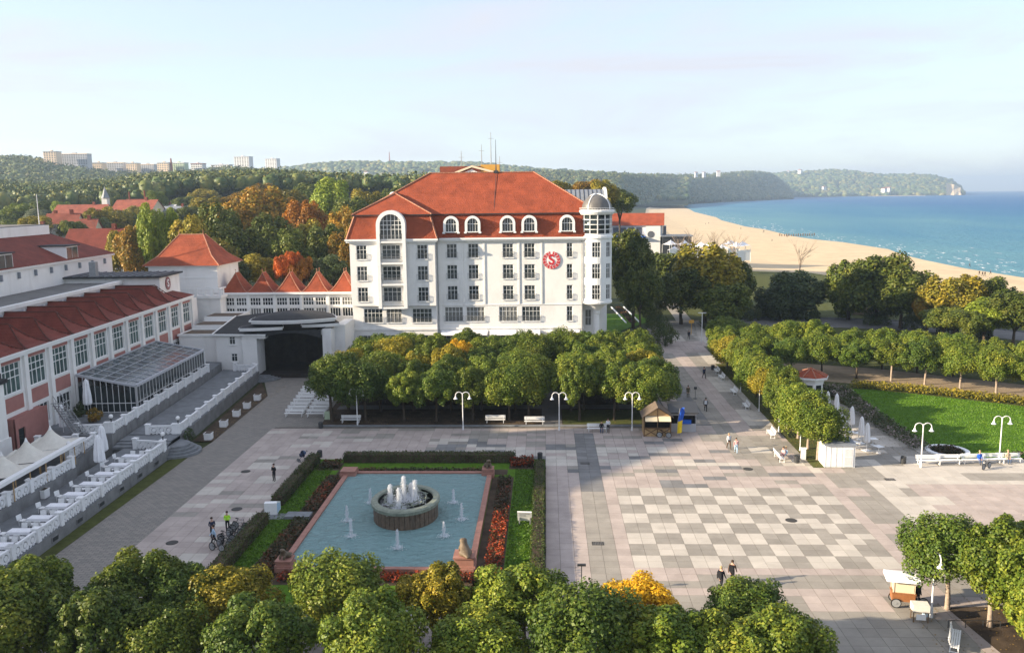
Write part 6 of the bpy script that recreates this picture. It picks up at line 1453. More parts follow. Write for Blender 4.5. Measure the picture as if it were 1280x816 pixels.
bike = make_bike(); fb = True
for i in range(8):
    q = i/7; x, y = -26.35+rnd.uniform(-.15,.15)+.15*q, 64.2+q*4.6
    if fb: fb = False; bike.location = (x,y,0); bike.rotation_euler = (R(rnd.uniform(-7,7)),0,R(-20+rnd.uniform(-10,10))); bike['label'] = 'dark bicycle parked in the tight row against the clipped hedge'; bike['group'] = 'bicycles parked by the hedge'
    else: o = dup(bike, (x,y,0)); o.rotation_euler = (R(rnd.uniform(-7,7)),0,R(-20+rnd.uniform(-12,12)))
p = G(830,547); o = dup(bike, p, R(-10), 'bicycle leaning at the front of the wooden hut'); del o['group']
p = G(1233,586); o = dup(bike, p, R(35), 'bicycle parked between the two people on the lawn benches'); del o['group']
p = G(378,576); pr = thing('pram', 'dark folding pram standing by the hedge corner', 'pram', (p.x, p.y, 0), R(35))
for x, y in ((-.4,-.25),(-.4,.25),(.4,-.22),(.4,.22)): wheel(pr, (x,y,.14), .42)
k = MB(); k.tube([(-.4,0,.15),(.1,0,.62),(.55,0,1.05)], .03, 6); k.tube([(.4,0,.15),(0,0,.55)], .03, 6); k.tube([(.55,-.25,1.05),(.55,.25,1.05)], .025, 6); k.obj('frame', 'metal_dark', pr)
k = MB(); k.lathe([(.0,.45),(.28,.52),(.32,.8),(.0,.82)], 12); k.obj('seat', 'cl_navy', pr); k = MB(); k.lathe([(.34,.78),(.3,1.0),(.12,1.14),(0,1.16)], 12, (0.1,0,0), 0, -math.pi/2, math.pi/2+.6); k.obj('hood', 'cl_denim', pr)
# ------------------------------------------------------------------ people
def person(loc, face, top, legs, label, pose='stand', hair='hair', h=1.75, seat=.47, bag=None, hold=None):
    s_ = h/1.75; st_ = .0
    if pose == 'sit':
        pel = .50; V = [(0,0,pel),(0,.02,pel+.26),(0,.03,pel+.44),(0,.01,pel+.60),(0,-.02,pel+.68),(0,-.04,pel+.80)]
        leg = [[(x*.10,-.05,pel-.02),(x*.13,-.42,pel-.02),(x*.13,-.42,.10),(x*.13,-.56,.05)] for x in (-1,1)]; arm = [[(x*.19,.03,pel+.46),(x*.25,-.02,pel+.20),(x*.14,-.25,pel+.08),(x*.08,-.32,pel+.07)] for x in (-1,1)]
    else:
        w = .26 if pose == 'walk' else .02
        V = [(0,0,.95),(0,-.01,1.18),(0,-.02,1.36),(0,-.02,1.52),(0,-.04,1.59),(0,-.05,1.69)]
        leg = [[(x*.10,0,.90),(x*.11,-x*w*.6-.03,.50),(x*.11,-x*w+(.10 if x < 0 and w > .1 else 0),.09),(x*.12,-x*w-.14+(.10 if x < 0 and w > .1 else 0),.045)] for x in (-1,1)]
        if hold: arm = [[(x*.19,-.02,1.42),(x*.25,.0,1.14),(x*.12,-.24,1.12),(x*.06,-.30,1.16)] for x in (-1,1)]
        else: arm = [[(x*.19,-.02,1.42),(x*.25,x*w*.3+.02,1.14),(x*.24,x*w*.7-.08,.90),(x*.23,x*w*.8-.11,.80)] for x in (-1,1)]
    edges = [(0,1),(1,2),(2,3),(3,4),(4,5)]; rad = [(.155,.12),(.145,.11),(.165,.115),(.06,.06),(.085,.09),(.075,.085)]; zone = ['l','t','t','s','s','s']
    for L in leg:
        o_ = len(V); V += L; edges += [(0,o_),(o_,o_+1),(o_+1,o_+2),(o_+2,o_+3)]; rad += [.095,.07,.05,.045]; zone += ['l','l','l','f']
    for L in arm:
        o_ = len(V); V += L; edges += [(2,o_),(o_,o_+1),(o_+1,o_+2),(o_+2,o_+3)]; rad += [.07,.05,.038,.032]; zone += ['t','t','t','s']
    me = skin_body('person', V, edges, rad, 0, 1)
    for mm in (legs, top, 'skin', 'rubber'): me.materials.append(M(mm))
    VV = np.array(V); zi = {'l':0,'t':1,'s':2,'f':3}; mi = [zi[zone[int(np.argmin(((VV-np.array(p.center[:]))**2).sum(1)))]] for p in me.polygons]; me.polygons.foreach_set('material_index', mi)
    o = tag(inst('person', me, None, loc, face, s_), label, 'person')
    hd = V[5]; k = MB(); k.lathe([(.0,-.06),(.092,-.06),(.108,.0),(.098,.06),(.055,.10),(0,.11)], 12, (0,.018,hd[2]+.03)); k.v = [(x, y+(.03 if z < hd[2] else 0), z) for x, y, z in k.v]; k.obj('hair', hair, o, smooth=True)
    k = MB(); 
    for x in (-.035,.035): k.lathe([(0,-.012),(.012,0),(0,.012)], 6, (x, hd[1]-.088, hd[2]-.015))
    k.obj('eyes', 'hair', o)
    if bag: k = MB(); k.box(-.17,.17,.12,.30,1.02 if pose != 'sit' else .8,1.45 if pose != 'sit' else 1.2); k.obj('backpack', bag, o)
    return o
def pp(px, py): p = G(px, py); return (p.x, p.y, .0)
person(pp(343,601), R(-20), 'cl_black', 'cl_black', 'person in dark clothes standing alone on the pink paving', hold=True)
person(pp(268,682), R(-60), 'cl_paleblue', 'cl_black', 'person in pale blue jacket bending over the parked bicycles', 'walk')
person(pp(266,672), R(30), 'cl_navy', 'cl_black', 'person in dark jacket standing behind the bicycle row', hold=True)
person(pp(285,664), R(10), 'cl_hivis', 'cl_black', 'person in bright yellow green vest standing by the bicycles', hold=True)
person(pp(911,561), R(10), 'cl_white', 'cl_brown', 'person in white jacket and brown trousers walking past the tree row', 'walk', 'hair_fair')
person(pp(920,566), R(-10), 'cl_pink', 'cl_paleblue', 'person in pale clothes with dark bag beside the white jacketed walker', 'walk', 'hair', 1.65, bag='cl_black')
person(pp(901,737), R(140), 'cl_black', 'cl_black', 'person in black with backpack striding across the chequered paving', 'walk', 'hair_fair', bag='cl_black')
person(pp(915,729), R(150), 'cl_brown', 'cl_black', 'person in brown jacket walking beside the one with the backpack', 'walk', bag='cl_black')
person(pp(882,514), R(170), 'cl_black', 'cl_black', 'person in black with a white bag walking up the promenade', 'walk', bag='cl_white')
person(pp(880,473), R(20), 'cl_navy', 'cl_black', 'person in dark coat on the far promenade by the benches', 'walk')
person(pp(860,497), R(0), 'cl_olive', 'cl_olive', 'person in olive coat standing behind the dark kiosk', h=1.7)
person(pp(861,424), R(0), 'cl_black', 'cl_black', 'person in black on the park path under the sign', 'walk')
person(pp(760,541), R(-10), 'cl_white', 'cl_black', 'person with white rucksack standing by the bench near the hut', hold=True)
p = G(752,540); person((p.x, p.y+.15, -.03), 0, 'cl_black', 'cl_denim', 'person in dark clothes sitting on the bench near the wooden hut', 'sit')
p = G(986,574); person((25.3, p.y+.2, -.03), R(-60), 'cl_paleblue', 'cl_beige', 'person in light blue sitting on the bench at the tree row', 'sit', 'hair_fair')
p = G(982,577); person((25.0, p.y+.9, -.03), R(-60), 'cl_pink', 'cl_navy', 'person in pink top sitting at the end of that tree row bench', 'sit')
for px, top, lab in ((1229,'cl_blue','person in bright blue sitting on a bench along the lawn'), (1266,'cl_beige','person in beige sitting on a bench along the lawn')):
    p = G(px, 582); person((p.x, 86.55+.08*(p.x-38), -.03), 0, top, 'cl_denim', lab, 'sit', 'hair_fair')
p = AY(852,748,51); person((p.x, p.y, 0), R(120), 'cl_teal', 'cl_denim', 'person in teal partly hidden behind the golden tree', 'walk')
p = G(1147,763); person((p.x+.2, p.y+.6, 0), R(20), 'cl_black', 'cl_black', 'person in black standing behind the vending tricycle')
k = MB(); k.tube([(0,0,0),(0,0,1.45)], .03, 6); k.lathe([(.3,0),(.28,.05),(.05,.07)], 12); k.box(-.2,.2,-.03,.03,1.3,1.65); tag(k.obj('sign_stand', 'metal_dark', None, G(869,498)), 'dark sign stand on the promenade by the kiosk', 'sign')
k = MB(); k.tube([(0,0,0),(0,0,2.2)], .035, 6); k.box(-.3,.3,-.08,.08,2.2,2.35); p = AY(727,725,57); tag(k.obj('slim_post', 'metal_dark', None, (p.x, p.y, 0)), 'slim dark post on the paving behind the near trees', 'post')
k = MB(); k.tube([(0,0,0),(0,0,3.0)], .06, 6); k.box(-.5,.5,-.05,.05,2.3,2.9); o = tag(k.obj('path_sign', 'ochre', None, G(864,418)), 'small yellow sign on a post beside the park path', 'sign')
# ------------------------------------------------------------------ clipped lime trees
LC = [crown_mesh('crown', 100+i, 19000, 2.45+.14*(i % 3), 2.4+.12*((i+1) % 3), 2.0, 4.3, 44+9*i, .62+.05*i, .205, 'leaf_linden', -.72) for i in range(5)]
LT = [trunk_mb(2.6, .17, .13, 6, 1.3, 5.2, 200+i, .06*(i-2)) .mesh('trunk', 'bark', True) for i in range(5)]
LTP = [trunk_mb(2.6, .17, .13, 6, 1.3, 5.2, 200+i, .06*(i-2)) .mesh('trunk', 'bark_pale', True) for i in range(2)]
_lt = [0]
def set_mat(o, mt):
    if mt:
        o.material_slots[0].link = 'OBJECT'; o.material_slots[0].material = M(mt)
def linden(x, y, lab, group, mt=None, s_=1.0, sz=None, pale=False, wide=1.0):
    i = _lt[0] % 5; _lt[0] += 1; q = random.Random(_lt[0]*77)
    o = thing('linden_tree', lab, 'tree', (x, y, 0), q.random()*6.28, group); o.scale = (s_, s_, sz or s_)
    inst('trunk', (LTP if pale else LT)[i % (2 if pale else 5)], o); c = inst('crown', LC[i], o); c.scale = (wide*q.uniform(.96,1.2), wide*q.uniform(.96,1.2), q.uniform(.92,1.08)); c.rotation_euler = (q.uniform(-.12,.12), q.uniform(-.12,.12), q.random()*6.28); set_mat(c, mt); return o
# near rows at the foot of the picture
F1 = [(50,697,None),(172,696,None),(232,712,'leaf_linden_dark'),(292,712,'leaf_linden_yellow'),(410,693,None),(540,709,'leaf_linden_yellow'),(655,706,None),(800,712,'leaf_golden'),(928,716,'leaf_linden_dark')]
F1L = ['green clipped lime beside the terrace with the cafe tables', 'green clipped lime before the grey block paved walkway', 'dark green clipped lime before the pink and cream paving', 'yellowing clipped lime before the hedge with the bicycles', 'green clipped lime before the shaded pool corner statue',
       'yellowing clipped lime before the middle of the pool edge', 'green clipped lime before the sunlit hedge end', 'golden yellow clipped tree before the chequered paving', 'dark green clipped lime beside the two walkers with backpacks']
for (px, pt, mt), lab in zip(F1, F1L):
    p = AY(px, 770, 48.8); top = AY(px, pt, 48.8).z; s_ = top/7.0
    linden(p.x, 48.8+rnd.uniform(-.4,.4), lab, 'near row of clipped limes', mt, s_*1.0, wide=1.08)
F2 = [(-8,730,None),(112,742,'leaf_linden_dark'),(322,742,'leaf_linden_dark'),(465,748,None),(592,760,None),(732,745,'leaf_linden_dark'),(846,752,None),(905,762,None),(968,752,None),(215,757,None)]
F2L = ['clipped lime in front of the one by the cafe tables', 'dark clipped lime in front of the walkway limes', 'dark clipped lime in front of the yellowing lime by the bicycles', 'clipped lime in front of the lime at the statue corner', 'clipped lime in front of the yellowing lime by the pool edge', 'dark clipped lime between the hedge end lime and the golden tree', 'clipped lime in front of the golden yellow tree', 'clipped lime between golden tree and the two walkers', 'last clipped lime of the row below the two walkers', 'clipped lime in front of the dark one by the pink paving']
for (px, pt, mt), lab in zip(F2, F2L):
    p = AY(px, 790, 43.2); top = AY(px, pt, 43.2).z; linden(p.x, 43.2+rnd.uniform(-.4,.4), lab, 'second near row of clipped limes', mt, top/7.0, wide=1.08)
for x, y, s_, mt in [(27.0,55.4,1.0,'leaf_linden_dark'),(28.6,53.0,1.0,None),(30.2,50.2,1.0,None),(31.9,54.6,1.0,None),(31.4,48.2,.98,None),(34.6,51.2,1.0,None),(36.4,56.0,.98,'leaf_linden_dark'),(28.6,47.0,.9,None),(34.2,47.0,.95,None)]:
    linden(x, y, ('dark green ' if mt else 'green ')+'clipped lime in the corner bed by the vending cart', 'limes of the corner bed', mt, s_, pale=True)
# the grove in front of the hotel
ROWN = ['in the front row of the grove, behind the kerb benches', 'in the second row of the grove, behind the kerb row', 'in the third row of the grove', 'in the fourth row of the grove', 'in the fifth row of the grove, toward the hotel', 'in the last row of the grove, before the shop fronts']
rows = [(104.2, -27.0), (109.3, -26.2), (114.6, -26.8), (120.0, -26.4), (125.2, -26.9), (130, -26)]
for r_, (y, xs0) in enumerate(rows):
    for c in range(10):
        x = xs0+c*4.45+rnd.uniform(-.35,.35)
        if -1.8 < x < 2.9: x = -2.2 if x < .6 else 3.2
        if x > 13.9: continue
        mt = None; q = rnd.random()
        if r_ == 0 and c == 0: mt = 'leaf_linden_dark'
        elif r_ in (2, 3, 4) and q < .10: mt = 'leaf_linden_yellow'
        elif q > .78: mt = 'leaf_linden_dark'
        if r_ == 3 and c == 3: mt = 'leaf_golden'
        s_ = rnd.uniform(1.0,1.12)*(1.18 if r_ == 0 and c == 0 else 1)
        lab = {None: 'green clipped lime '+ROWN[r_], 'leaf_linden_yellow': 'yellowing clipped lime '+ROWN[r_], 'leaf_linden_dark': 'dark green clipped lime '+ROWN[r_], 'leaf_golden': 'golden topped clipped lime in the middle of the grove'}[mt]
        if r_ == 0 and c == 0: lab = 'large dark lime at the grove corner behind the concert benches'
        linden(x, y+rnd.uniform(-.3,.3), lab, 'grove of clipped limes', mt, s_)
for i in range(14):
    y = 88.2+i*4.05; linden(28.6+.05*i+rnd.uniform(-.15,.15), y, 'clipped lime in the single row along the promenade', 'promenade row of clipped limes', 'leaf_linden' if rnd.random() < .93 else 'leaf_linden_yellow', rnd.uniform(.86,.95), pale=(i < 3), wide=.94 if i < 5 else 1.05)
for x, y in [(33.5,135.5),(38,132),(42.6,131.6),(46.8,128.5),(51.2,126.6),(55,124),(58.9,121.6),(62.3,118.4),(66,115.8),(70,113)]: linden(x, y, 'clipped lime in the front row between sandy path and lawn', 'front row beside the sandy path', 'leaf_linden' if rnd.random() < .75 else 'leaf_linden_dark', rnd.uniform(.88,.96), pale=x > 50, wide=1.12)
for x, y in [(31.8,150),(36,146.5),(40.4,143.5),(44.6,141.2),(49,138),(53.2,135.3),(57.4,132.4),(61.6,129.6),(65.8,126.8),(70,124),(74,121),(78.5,118)]: linden(x, y, 'clipped lime in the back row between sandy path and road', 'back row beside the sandy path', 'leaf_linden' if rnd.random() < .96 else 'leaf_linden_yellow', rnd.uniform(.88,.98), wide=1.15)
# ------------------------------------------------------------------ free growing trees
BC = [crown_mesh('crown', 300+i, 9500, 1, 1, 1.05, 0, 22+5*i, .37, .10, 'leaf_oak', -.8, .8) for i in range(4)]
TC_ = [crown_mesh('crown', 320+i, 7000, .55, .55, 1.7, 0, 44, .30, .10, 'leaf_bright', -.95, .8) for i in range(1)]
BT = trunk_mb(.55, .055, .04, 7, .55, 1.25, 5).mesh('trunk', 'bark', True)
_bt = [0]
def tree(px, ytop, wpx, ybot, dist, mt, lab, group=None, tall=False, gz=0.0):
    """crown read from the picture at the distance of the ground it stands on"""
    c = AD(px, (ytop+ybot)/2, dist); t_ = AD(px, ytop, dist); b_ = AD(px, ybot, dist); rz_ = (t_.z-b_.z)/2; rx_ = wpx/2*dist/FPX; i = _bt[0] % 4; _bt[0] += 1
    base = min(gz, b_.z-.5); base = max(base, b_.z-9)
    o = thing('tree', lab, 'tree', (c.x, c.y, base), 0, group)
    k = inst('crown', TC_[0] if tall else BC[i], o, (0, 0, c.z-base), random.Random(_bt[0]).random()*6.28, (rx_/.62, rx_/.62, rz_/1.85) if tall else (rx_/1.12, rx_/1.12, rz_/1.15)); set_mat(k, mt)
    hh = c.z-base; w_ = min(rx_, 6); inst('trunk', BT, o, (0, 0, 0), _bt[0], (w_*1.1, w_*1.1, hh*1.0)); return o
left = [(152,288,38,346,205,'leaf_olive'),(168,280,44,346,198,'leaf_rust'),(188,262,34,346,196,'leaf_bright'),(212,264,30,346,196,'leaf_bright'),(200,275,44,346,204,'leaf_oak'),(240,272,60,352,192,'leaf_olive'),(272,262,58,345,205,'leaf_oak'),(262,300,60,356,182,'leaf_olive'),(296,252,76,340,228,'leaf_rust'),
        (302,282,66,352,190,'leaf_oak'),(335,242,84,330,252,'leaf_rust'),(340,270,66,350,200,'leaf_oak'),(383,250,50,312,216,'leaf_orange'),(378,278,62,348,204,'leaf_olive'),(362,292,54,352,188,'leaf_oak'),(412,224,54,285,300,'leaf_bright'),(410,280,56,352,196,'leaf_oak'),(428,262,50,345,206,'leaf_rust'),
        (436,290,46,360,186,'leaf_rust'),(352,320,22,350,171,'leaf_red'),(366,314,22,340,173,'leaf_red'),(380,322,24,352,173,'leaf_orange'),(366,330,30,356,172,'leaf_orange'),(325,318,50,356,176,'leaf_olive'),(286,322,56,360,174,'leaf_dark'),(245,318,60,362,172,'leaf_oak'),(412,322,56,360,174,'leaf_dark'),(445,330,30,365,172,'leaf_dark'),
        (440,246,52,300,290,'leaf_oak'),(462,238,48,285,330,'leaf_olive'),(488,240,40,280,340,'leaf_oak'),(300,240,56,280,330,'leaf_rust'),(262,246,50,282,330,'leaf_olive'),(360,236,52,275,330,'leaf_olive'),(330,232,48,262,380,'leaf_rust'),(380,230,44,265,370,'leaf_oak'),(230,258,44,285,320,'leaf_oak')]
for px, yt, w_, yb, d, mt in left:
    nm = {'leaf_olive':'olive yellow','leaf_rust':'rusty brown','leaf_bright':'bright green','leaf_oak':'mid green','leaf_dark':'dark green','leaf_orange':'flaming orange','leaf_red':'scarlet'}[mt]
    tree(px, yt, w_, yb, d, mt, nm+' autumn tree in the wood behind the gallery spires', 'autumn wood behind the gallery')
for px, yt, w_, yb, d, mt in [(196,239,26,262,420,'leaf_bright'),(140,262,44,300,330,'leaf_olive'),(118,272,44,302,300,'leaf_oak'),(165,266,36,300,335,'leaf_oak'),(78,252,24,268,430,'leaf_bright'),(24,256,34,278,400,'leaf_bright'),(45,262,30,285,360,'leaf_grey'),(8,268,26,296,300,'leaf_dark'),(60,268,34,290,330,'leaf_olive'),(98,270,26,288,350,'leaf_grey'),
                              (172,258,30,280,380,'leaf_olive'),(112,256,26,272,430,'leaf_oak'),(30,275,50,298,290,'leaf_oak'),(62,280,40,300,280,'leaf_olive'),(145,246,30,262,460,'leaf_oak'),(10,282,30,300,270,'leaf_olive'),(230,246,30,262,440,'leaf_oak'),(255,238,40,258,450,'leaf_olive'),(52,252,30,270,440,'leaf_oak'),(44,270,36,292,285,'leaf_olive'),(92,276,30,296,275,'leaf_oak'),(118,262,30,284,320,'leaf_olive')]:
    nm = {'leaf_olive':'olive yellow','leaf_bright':'bright green','leaf_oak':'mid green','leaf_dark':'dark green','leaf_grey':'grey green'}[mt]; tree(px, yt, w_, yb, d, mt, nm+' tree among the red roofed houses of the town', 'trees among the town houses')
for px, yt, w_, yb, d, mt in [(640,226,60,255,300,'leaf_olive'),(690,226,56,255,290,'leaf_olive'),(730,226,50,258,300,'leaf_rust'),(752,228,44,262,280,'leaf_olive'),(775,236,40,268,300,'leaf_oak'),(520,232,60,262,320,'leaf_oak'),(560,228,60,258,330,'leaf_olive'),(600,228,60,258,330,'leaf_oak')]:
    tree(px, yt, w_, yb, d, mt, 'tree showing over the roofs behind the hotel', 'trees behind the hotel')
right = [(792,286,54,372,180,'leaf_oak','dark green tree close beside the hotel turret'),(800,330,44,392,172,'leaf_oak','tree behind the clipped park hedge'),(832,312,62,372,215,'leaf_oak','mid green tree beside the park path'),(882,308,78,388,190,'leaf_olive','large spreading yellow green tree at the path junction'),(852,330,62,392,186,'leaf_oak','shaded tree leaning over the park path'),(915,318,52,388,196,'leaf_oak','mid green tree beside the beach promenade'),(905,352,60,402,180,'leaf_oak','bushy tree in the shade at the path junction'),
         (990,340,66,396,200,'leaf_dark','dark spreading pine by the beach path'),(975,358,44,400,196,'leaf_dark','low dark pine next to the spreading one'),(1062,322,54,396,200,'leaf_oak','tall green tree with rounded top above the road'),(1098,315,70,398,196,'leaf_oak','broad tall green tree above the road'),(1128,335,58,400,190,'leaf_oak','mid green tree beside the broad green one'),(1160,360,32,400,184,'leaf_rust','tree turning rusty above the road'),(1196,340,60,408,182,'leaf_olive','olive green tree on the beach slope'),(1232,372,50,414,170,'leaf_bright','light yellow green tree above the road'),
         (1240,348,46,405,184,'leaf_oak','mid green tree behind the light one'),(1270,362,48,415,170,'leaf_oak','mid green tree at the road bend'),(1215,385,40,416,166,'leaf_oak','low green tree at the road edge'),(1180,380,44,412,172,'leaf_oak','low shaded tree below the olive one')]
for px, yt, w_, yb, d, mt, lab in right: tree(px, yt+3, w_*1.2, yb, d, mt, lab)
def bare(px, yt, yb, d, seed, lab):
    b_ = AD(px, yb, d); t_ = AD(px, yt, d); q = random.Random(seed); h = t_.z-b_.z; o = thing('bare_tree', lab, 'tree', (b_.x, b_.y, b_.z-1)); k = MB()
    k.tube([(0,0,0),(.1,0,h*.5+1)], [.16,.10], 6); k.obj('trunk', 'bark_pale', o); k = MB()
    for i in range(16):
        a = q.random()*6.28; z = 1+h*(.3+.35*q.random()); s_ = h*.28*(.5+q.random()); e = (math.cos(a)*s_, math.sin(a)*s_, 1+h*(.65+.4*q.random())); k.tube([(0.05,0,z),(e[0]*.4,e[1]*.4,z+(e[2]-z)*.5),e], [.07,.045,.018], 4)
        for j in range(3): b2 = a+q.uniform(-1,1); k.tube([(e[0]*.6,e[1]*.6,z+(e[2]-z)*.65),(e[0]*.6+math.cos(b2)*s_*.5,e[1]*.6+math.sin(b2)*s_*.5,e[2]+h*.05*q.random())], [.03,.012], 4)
    k.obj('branches', 'bark_pale', o)
bare(999,300,350,205,1,'bare pale tree rising behind the dark pine'); bare(866,288,330,260,2,'leafless tree in front of the beach bars'); bare(893,290,335,250,3,'leafless tree beside the beach promenade'); bare(918,294,335,240,4,'thin leafless tree near the sand'); bare(850,296,330,265,6,'thin leafless tree beside the beach restaurant')
# clipped hedge line of the park path and hotel flower strip
for i, (px, py) in enumerate([(800,385),(808,396),(816,407),(824,419),(832,432)]):
    p = G(px, py); g = np.random.default_rng(500+i); P, N = crown_pts(g, 3200, 1.9, 2.6, 1.8, 18, .8, 1.7, -.8); V, F = leaf_quads(P, N, .2, g, .8); o = thing('clipped_shrub', 'rounded dark clipped shrub in the line beside the park path', 'shrub', (p.x, p.y, 0), 0, 'clipped shrubs by the park path'); inst('foliage', fast_mesh('foliage', V, F, 'leaf_hedge'), o); k = MB(); k.tube([(0,0,0),(0,0,1.6)], .12, 6); k.obj('stem', 'bark', o)
a, b_ = G(770,384), G(792,404)
bed('flower_strip', [(a.x+.4,a.y,1.4),(b_.x,b_.y,1.4)], .35, 120, .2, 'flower_dark', 'dark red flower strip on the slope beside the hotel turret', 91)
k = MB(); k.bar((a.x-1.2,a.y,.1),(b_.x-1.6,b_.y,.1),.25,.2); k.bar((a.x+1.9,a.y,.1),(b_.x+1.4,b_.y,.1),.25,.2); tag(k.obj('strip_edging', 'white_bal'), kind='structure')
for i, (px, py, w_) in enumerate([(930,402,3),(950,398,3.5),(1012,402,3),(905,408,2.6),(1150,413,2.5),(1100,408,2.5),(1190,418,2.4),(1230,424,2.6)]):
    p = G(px, py-1); g = np.random.default_rng(600+i); P, N = crown_pts(g, 2200, w_, w_*.8, 1.5, 16, .9, 1.0, -.6); V, F = leaf_quads(P, N, .28, g, .8); o = thing('roadside_shrub', 'dark low shrub growing along the road edge', 'shrub', (p.x, p.y+1.5, 0), 0, 'shrubs along the road'); inst('foliage', fast_mesh('foliage', V, F, 'leaf_dark'), o); k = MB(); k.tube([(0,0,0),(0,0,1)], .1, 6); k.obj('stem', 'bark', o)
p = AY(981,470,135); g = np.random.default_rng(640)
cz = MB(); cz.lathe([(.5,.0),(.42,.4),(.3,1.1),(.12,1.8),(0,2.1)], 10); o = thing('conifer', 'small dark conifer beside the half round steps', 'shrub', (-41.0,93.6,.0)); P, N = crown_pts(g, 1500, .45, .45, 1.0, 14, .25, 1.1, -.9); V, F = leaf_quads(P, N, .12, g); inst('foliage', fast_mesh('foliage', V, F, 'leaf_dark'), o)
k = MB(); k.tube([(0,0,0),(0,0,1.0)], .06, 6); k.obj('stem', 'bark', o)
# garden plants on the conservatory terrace
for i, (px, py) in enumerate([(100,520),(118,527),(150,512),(165,507),(98,505),(140,505)]):
    p = G(px, py, 2.6); g = np.random.default_rng(660+i); P, N = crown_pts(g, 700, .7, .7, .7, 10, .35, .8, -.8); V, F = leaf_quads(P, N, .2, g, .8); o = thing('potted_shrub', 'dark potted shrub on the garden terrace in front of the conservatory', 'plant', (p.x, p.y, 2.6), 0, 'potted shrubs of the garden terrace'); inst('foliage', fast_mesh('foliage', V, F, ['leaf_dark','leaf_rust','leaf_oak'][i % 3]), o); k = MB(); k.lathe([(.28,0),(.36,.5),(.30,.5),(.28,.42),(0,.42)], 10); k.obj('pot', 'wood_brown', o)
# ------------------------------------------------------------------ buildings beyond
def house(px, py, dist, w, d, h, rh, rz, lab, wallm='cream_paint', roofm='roof_far', nwin=3, gz=None):
    b_ = AD(px, py, dist); z = b_.z-h-rh if gz is None else gz; o = thing('house', lab, 'house', (b_.x, b_.y, z), rz)
    k = MB(); k.box(-w/2,w/2,-d/2,d/2,-6,h); k.prism_x([(-d/2,h),(d/2,h),(0,h+rh)], -w/2, w/2); k.obj('wall', wallm, o)
    for s_ in (-1, 1):
        k = MB(); e = .5; k.add([(-w/2-e,s_*(d/2+e),h-e*rh/(d/2)+.1),(w/2+e,s_*(d/2+e),h-e*rh/(d/2)+.1),(w/2+e,0,h+rh+.1),(-w/2-e,0,h+rh+.1)], [(0,1,2,3)]); k.obj('roof', roofm, o)
    k = MB(); k.box(w*.2,w*.2+.9,-.5,.4,h+rh*.5,h+rh+1.2); k.obj('chimney', 'roof_far', o)
    for i in range(nwin):
        x = -w/2+w*(i+.5)/nwin; k = MB(); k.box(x-.6,x+.6,-d/2-.05,-d/2-.01,h-2.2,h-.6); k.obj('window', 'pane_far', o)
        k = MB(); k.box(x-.6,x+.6,-d/2-.05,-d/2-.01,h-5.2,h-3.5); k.obj('window', 'pane_far', o)
    return o
house(126,286,230,14,11,7,4.5,R(4),'long house with brown red tiled roof right behind the spa house', 'white_wall', 'roof_dark', 6)
house(80,267,300,9,8,6,3.5,R(10),'town house with red gabled roof beside the flag mast', 'cream_paint')
house(66,268,310,7,8,6,3.5,R(95),'town house gable with orange tiles next to the red roof')
house(102,274,290,9,8,5,3.5,R(8),'small house with bright red roof behind the spa house parapet')
house(104,256,420,22,10,7,3.5,R(0),'long pale house with pinkish roof at the foot of the wood', 'flat_white')
house(172,250,400,18,10,8,4,R(-6),'town house with red roof and tall chimney near the wood')
house(180,249,430,14,10,8,4,R(20),'red roofed house half hidden by the bright tree')
house(218,258,400,16,10,7,3,R(0),'grey roofed town house left of the autumn wood', 'flat_white', 'lead_pale'); house(240,262,370,16,10,7,3,R(6),'dark roofed house showing between the autumn trees', 'flat_white', 'lead'); house(205,256,430,12,9,7,3,R(-8),'white town house among the tree tops', 'flat_white', 'flat_grey')
house(40,282,280,14,10,6,3,R(0),'low house hidden among olive trees left of the spa house', 'flat_white', 'lead'); house(26,288,260,12,8,4,1.5,R(0),'flat grey roofed shed behind the spa house', 'flat_grey', 'lead')
o = thing('church_turret', 'tiny grey church turret with pointed cap above the town roofs', 'tower', AD(133,262,420)); k = MB(); k.box(-1.2,1.2,-1.2,1.2,-8,5); k.obj('shaft', 'flat_white', o); k = MB(); k.lathe([(1.9,5),(1.0,7),(.2,9.5),(0,10)], 8); k.obj('cap', 'lead_pale', o)
for i, (px, yt, yb, d) in enumerate([(163,240,262,420),(182,238,260,430)]):
    b_ = AD(px, yb, d); t_ = AD(px, yt, d); k = MB(); k.tube([(0,0,-8),(0,0,t_.z-b_.z)], [.6,.35], 6); tag(k.obj('chimney_stack', 'roof_far', None, b_), 'slender chimney stack standing over the town roofs', 'chimney', 'chimney stacks of the town')
def flats(px0, px1, yt, yb, dist, dep, lab, faces='flat_cream', side='flat_grey', rows_=6, cols=10, rz=-.5):
    a, b_ = AD(px0, yb, dist), AD(px1, yb, dist); t_ = AD((px0+px1)/2, yt, dist); c = (a+b_)/2; w = (b_-a).length; h = t_.z-c.z; ang = math.atan2(b_.y-a.y, b_.x-a.x)+rz
    o = thing('apartment_block', lab, 'building', (c.x, c.y, c.z), ang); k = MB(); k.box(-w/2,w/2,0,dep,-25,h); k.box(-w*.1,w*.05,dep*.3,dep*.6,h,h+2.6); k.obj('wall', faces, o)
    for r_ in range(rows_):
        for q in range(cols):
            x = -w/2+w*(q+.5)/cols; z = h*(r_+.35)/rows_; ww, hh = w/cols*.28, h/rows_*.28; k = MB(); k.box(x-ww,x+ww,-.12,-.02,z-hh*.2,z+hh*1.8); k.obj('window', 'pane_far', o)
    k = MB(); k.box(-w/2-.4,w/2+.4,-.4,dep+.4,h+.02,h+.9); k.obj('roof_edge', side, o); return o
flats(54,72,190,205,1300,14,'tall cream end section of the apartment block on the wooded hill', rows_=7, cols=5); flats(72.5,112,193,206,1310,12,'long grey apartment block on top of the wooded hill', 'flat_grey', 'flat_cream', 7, 12)
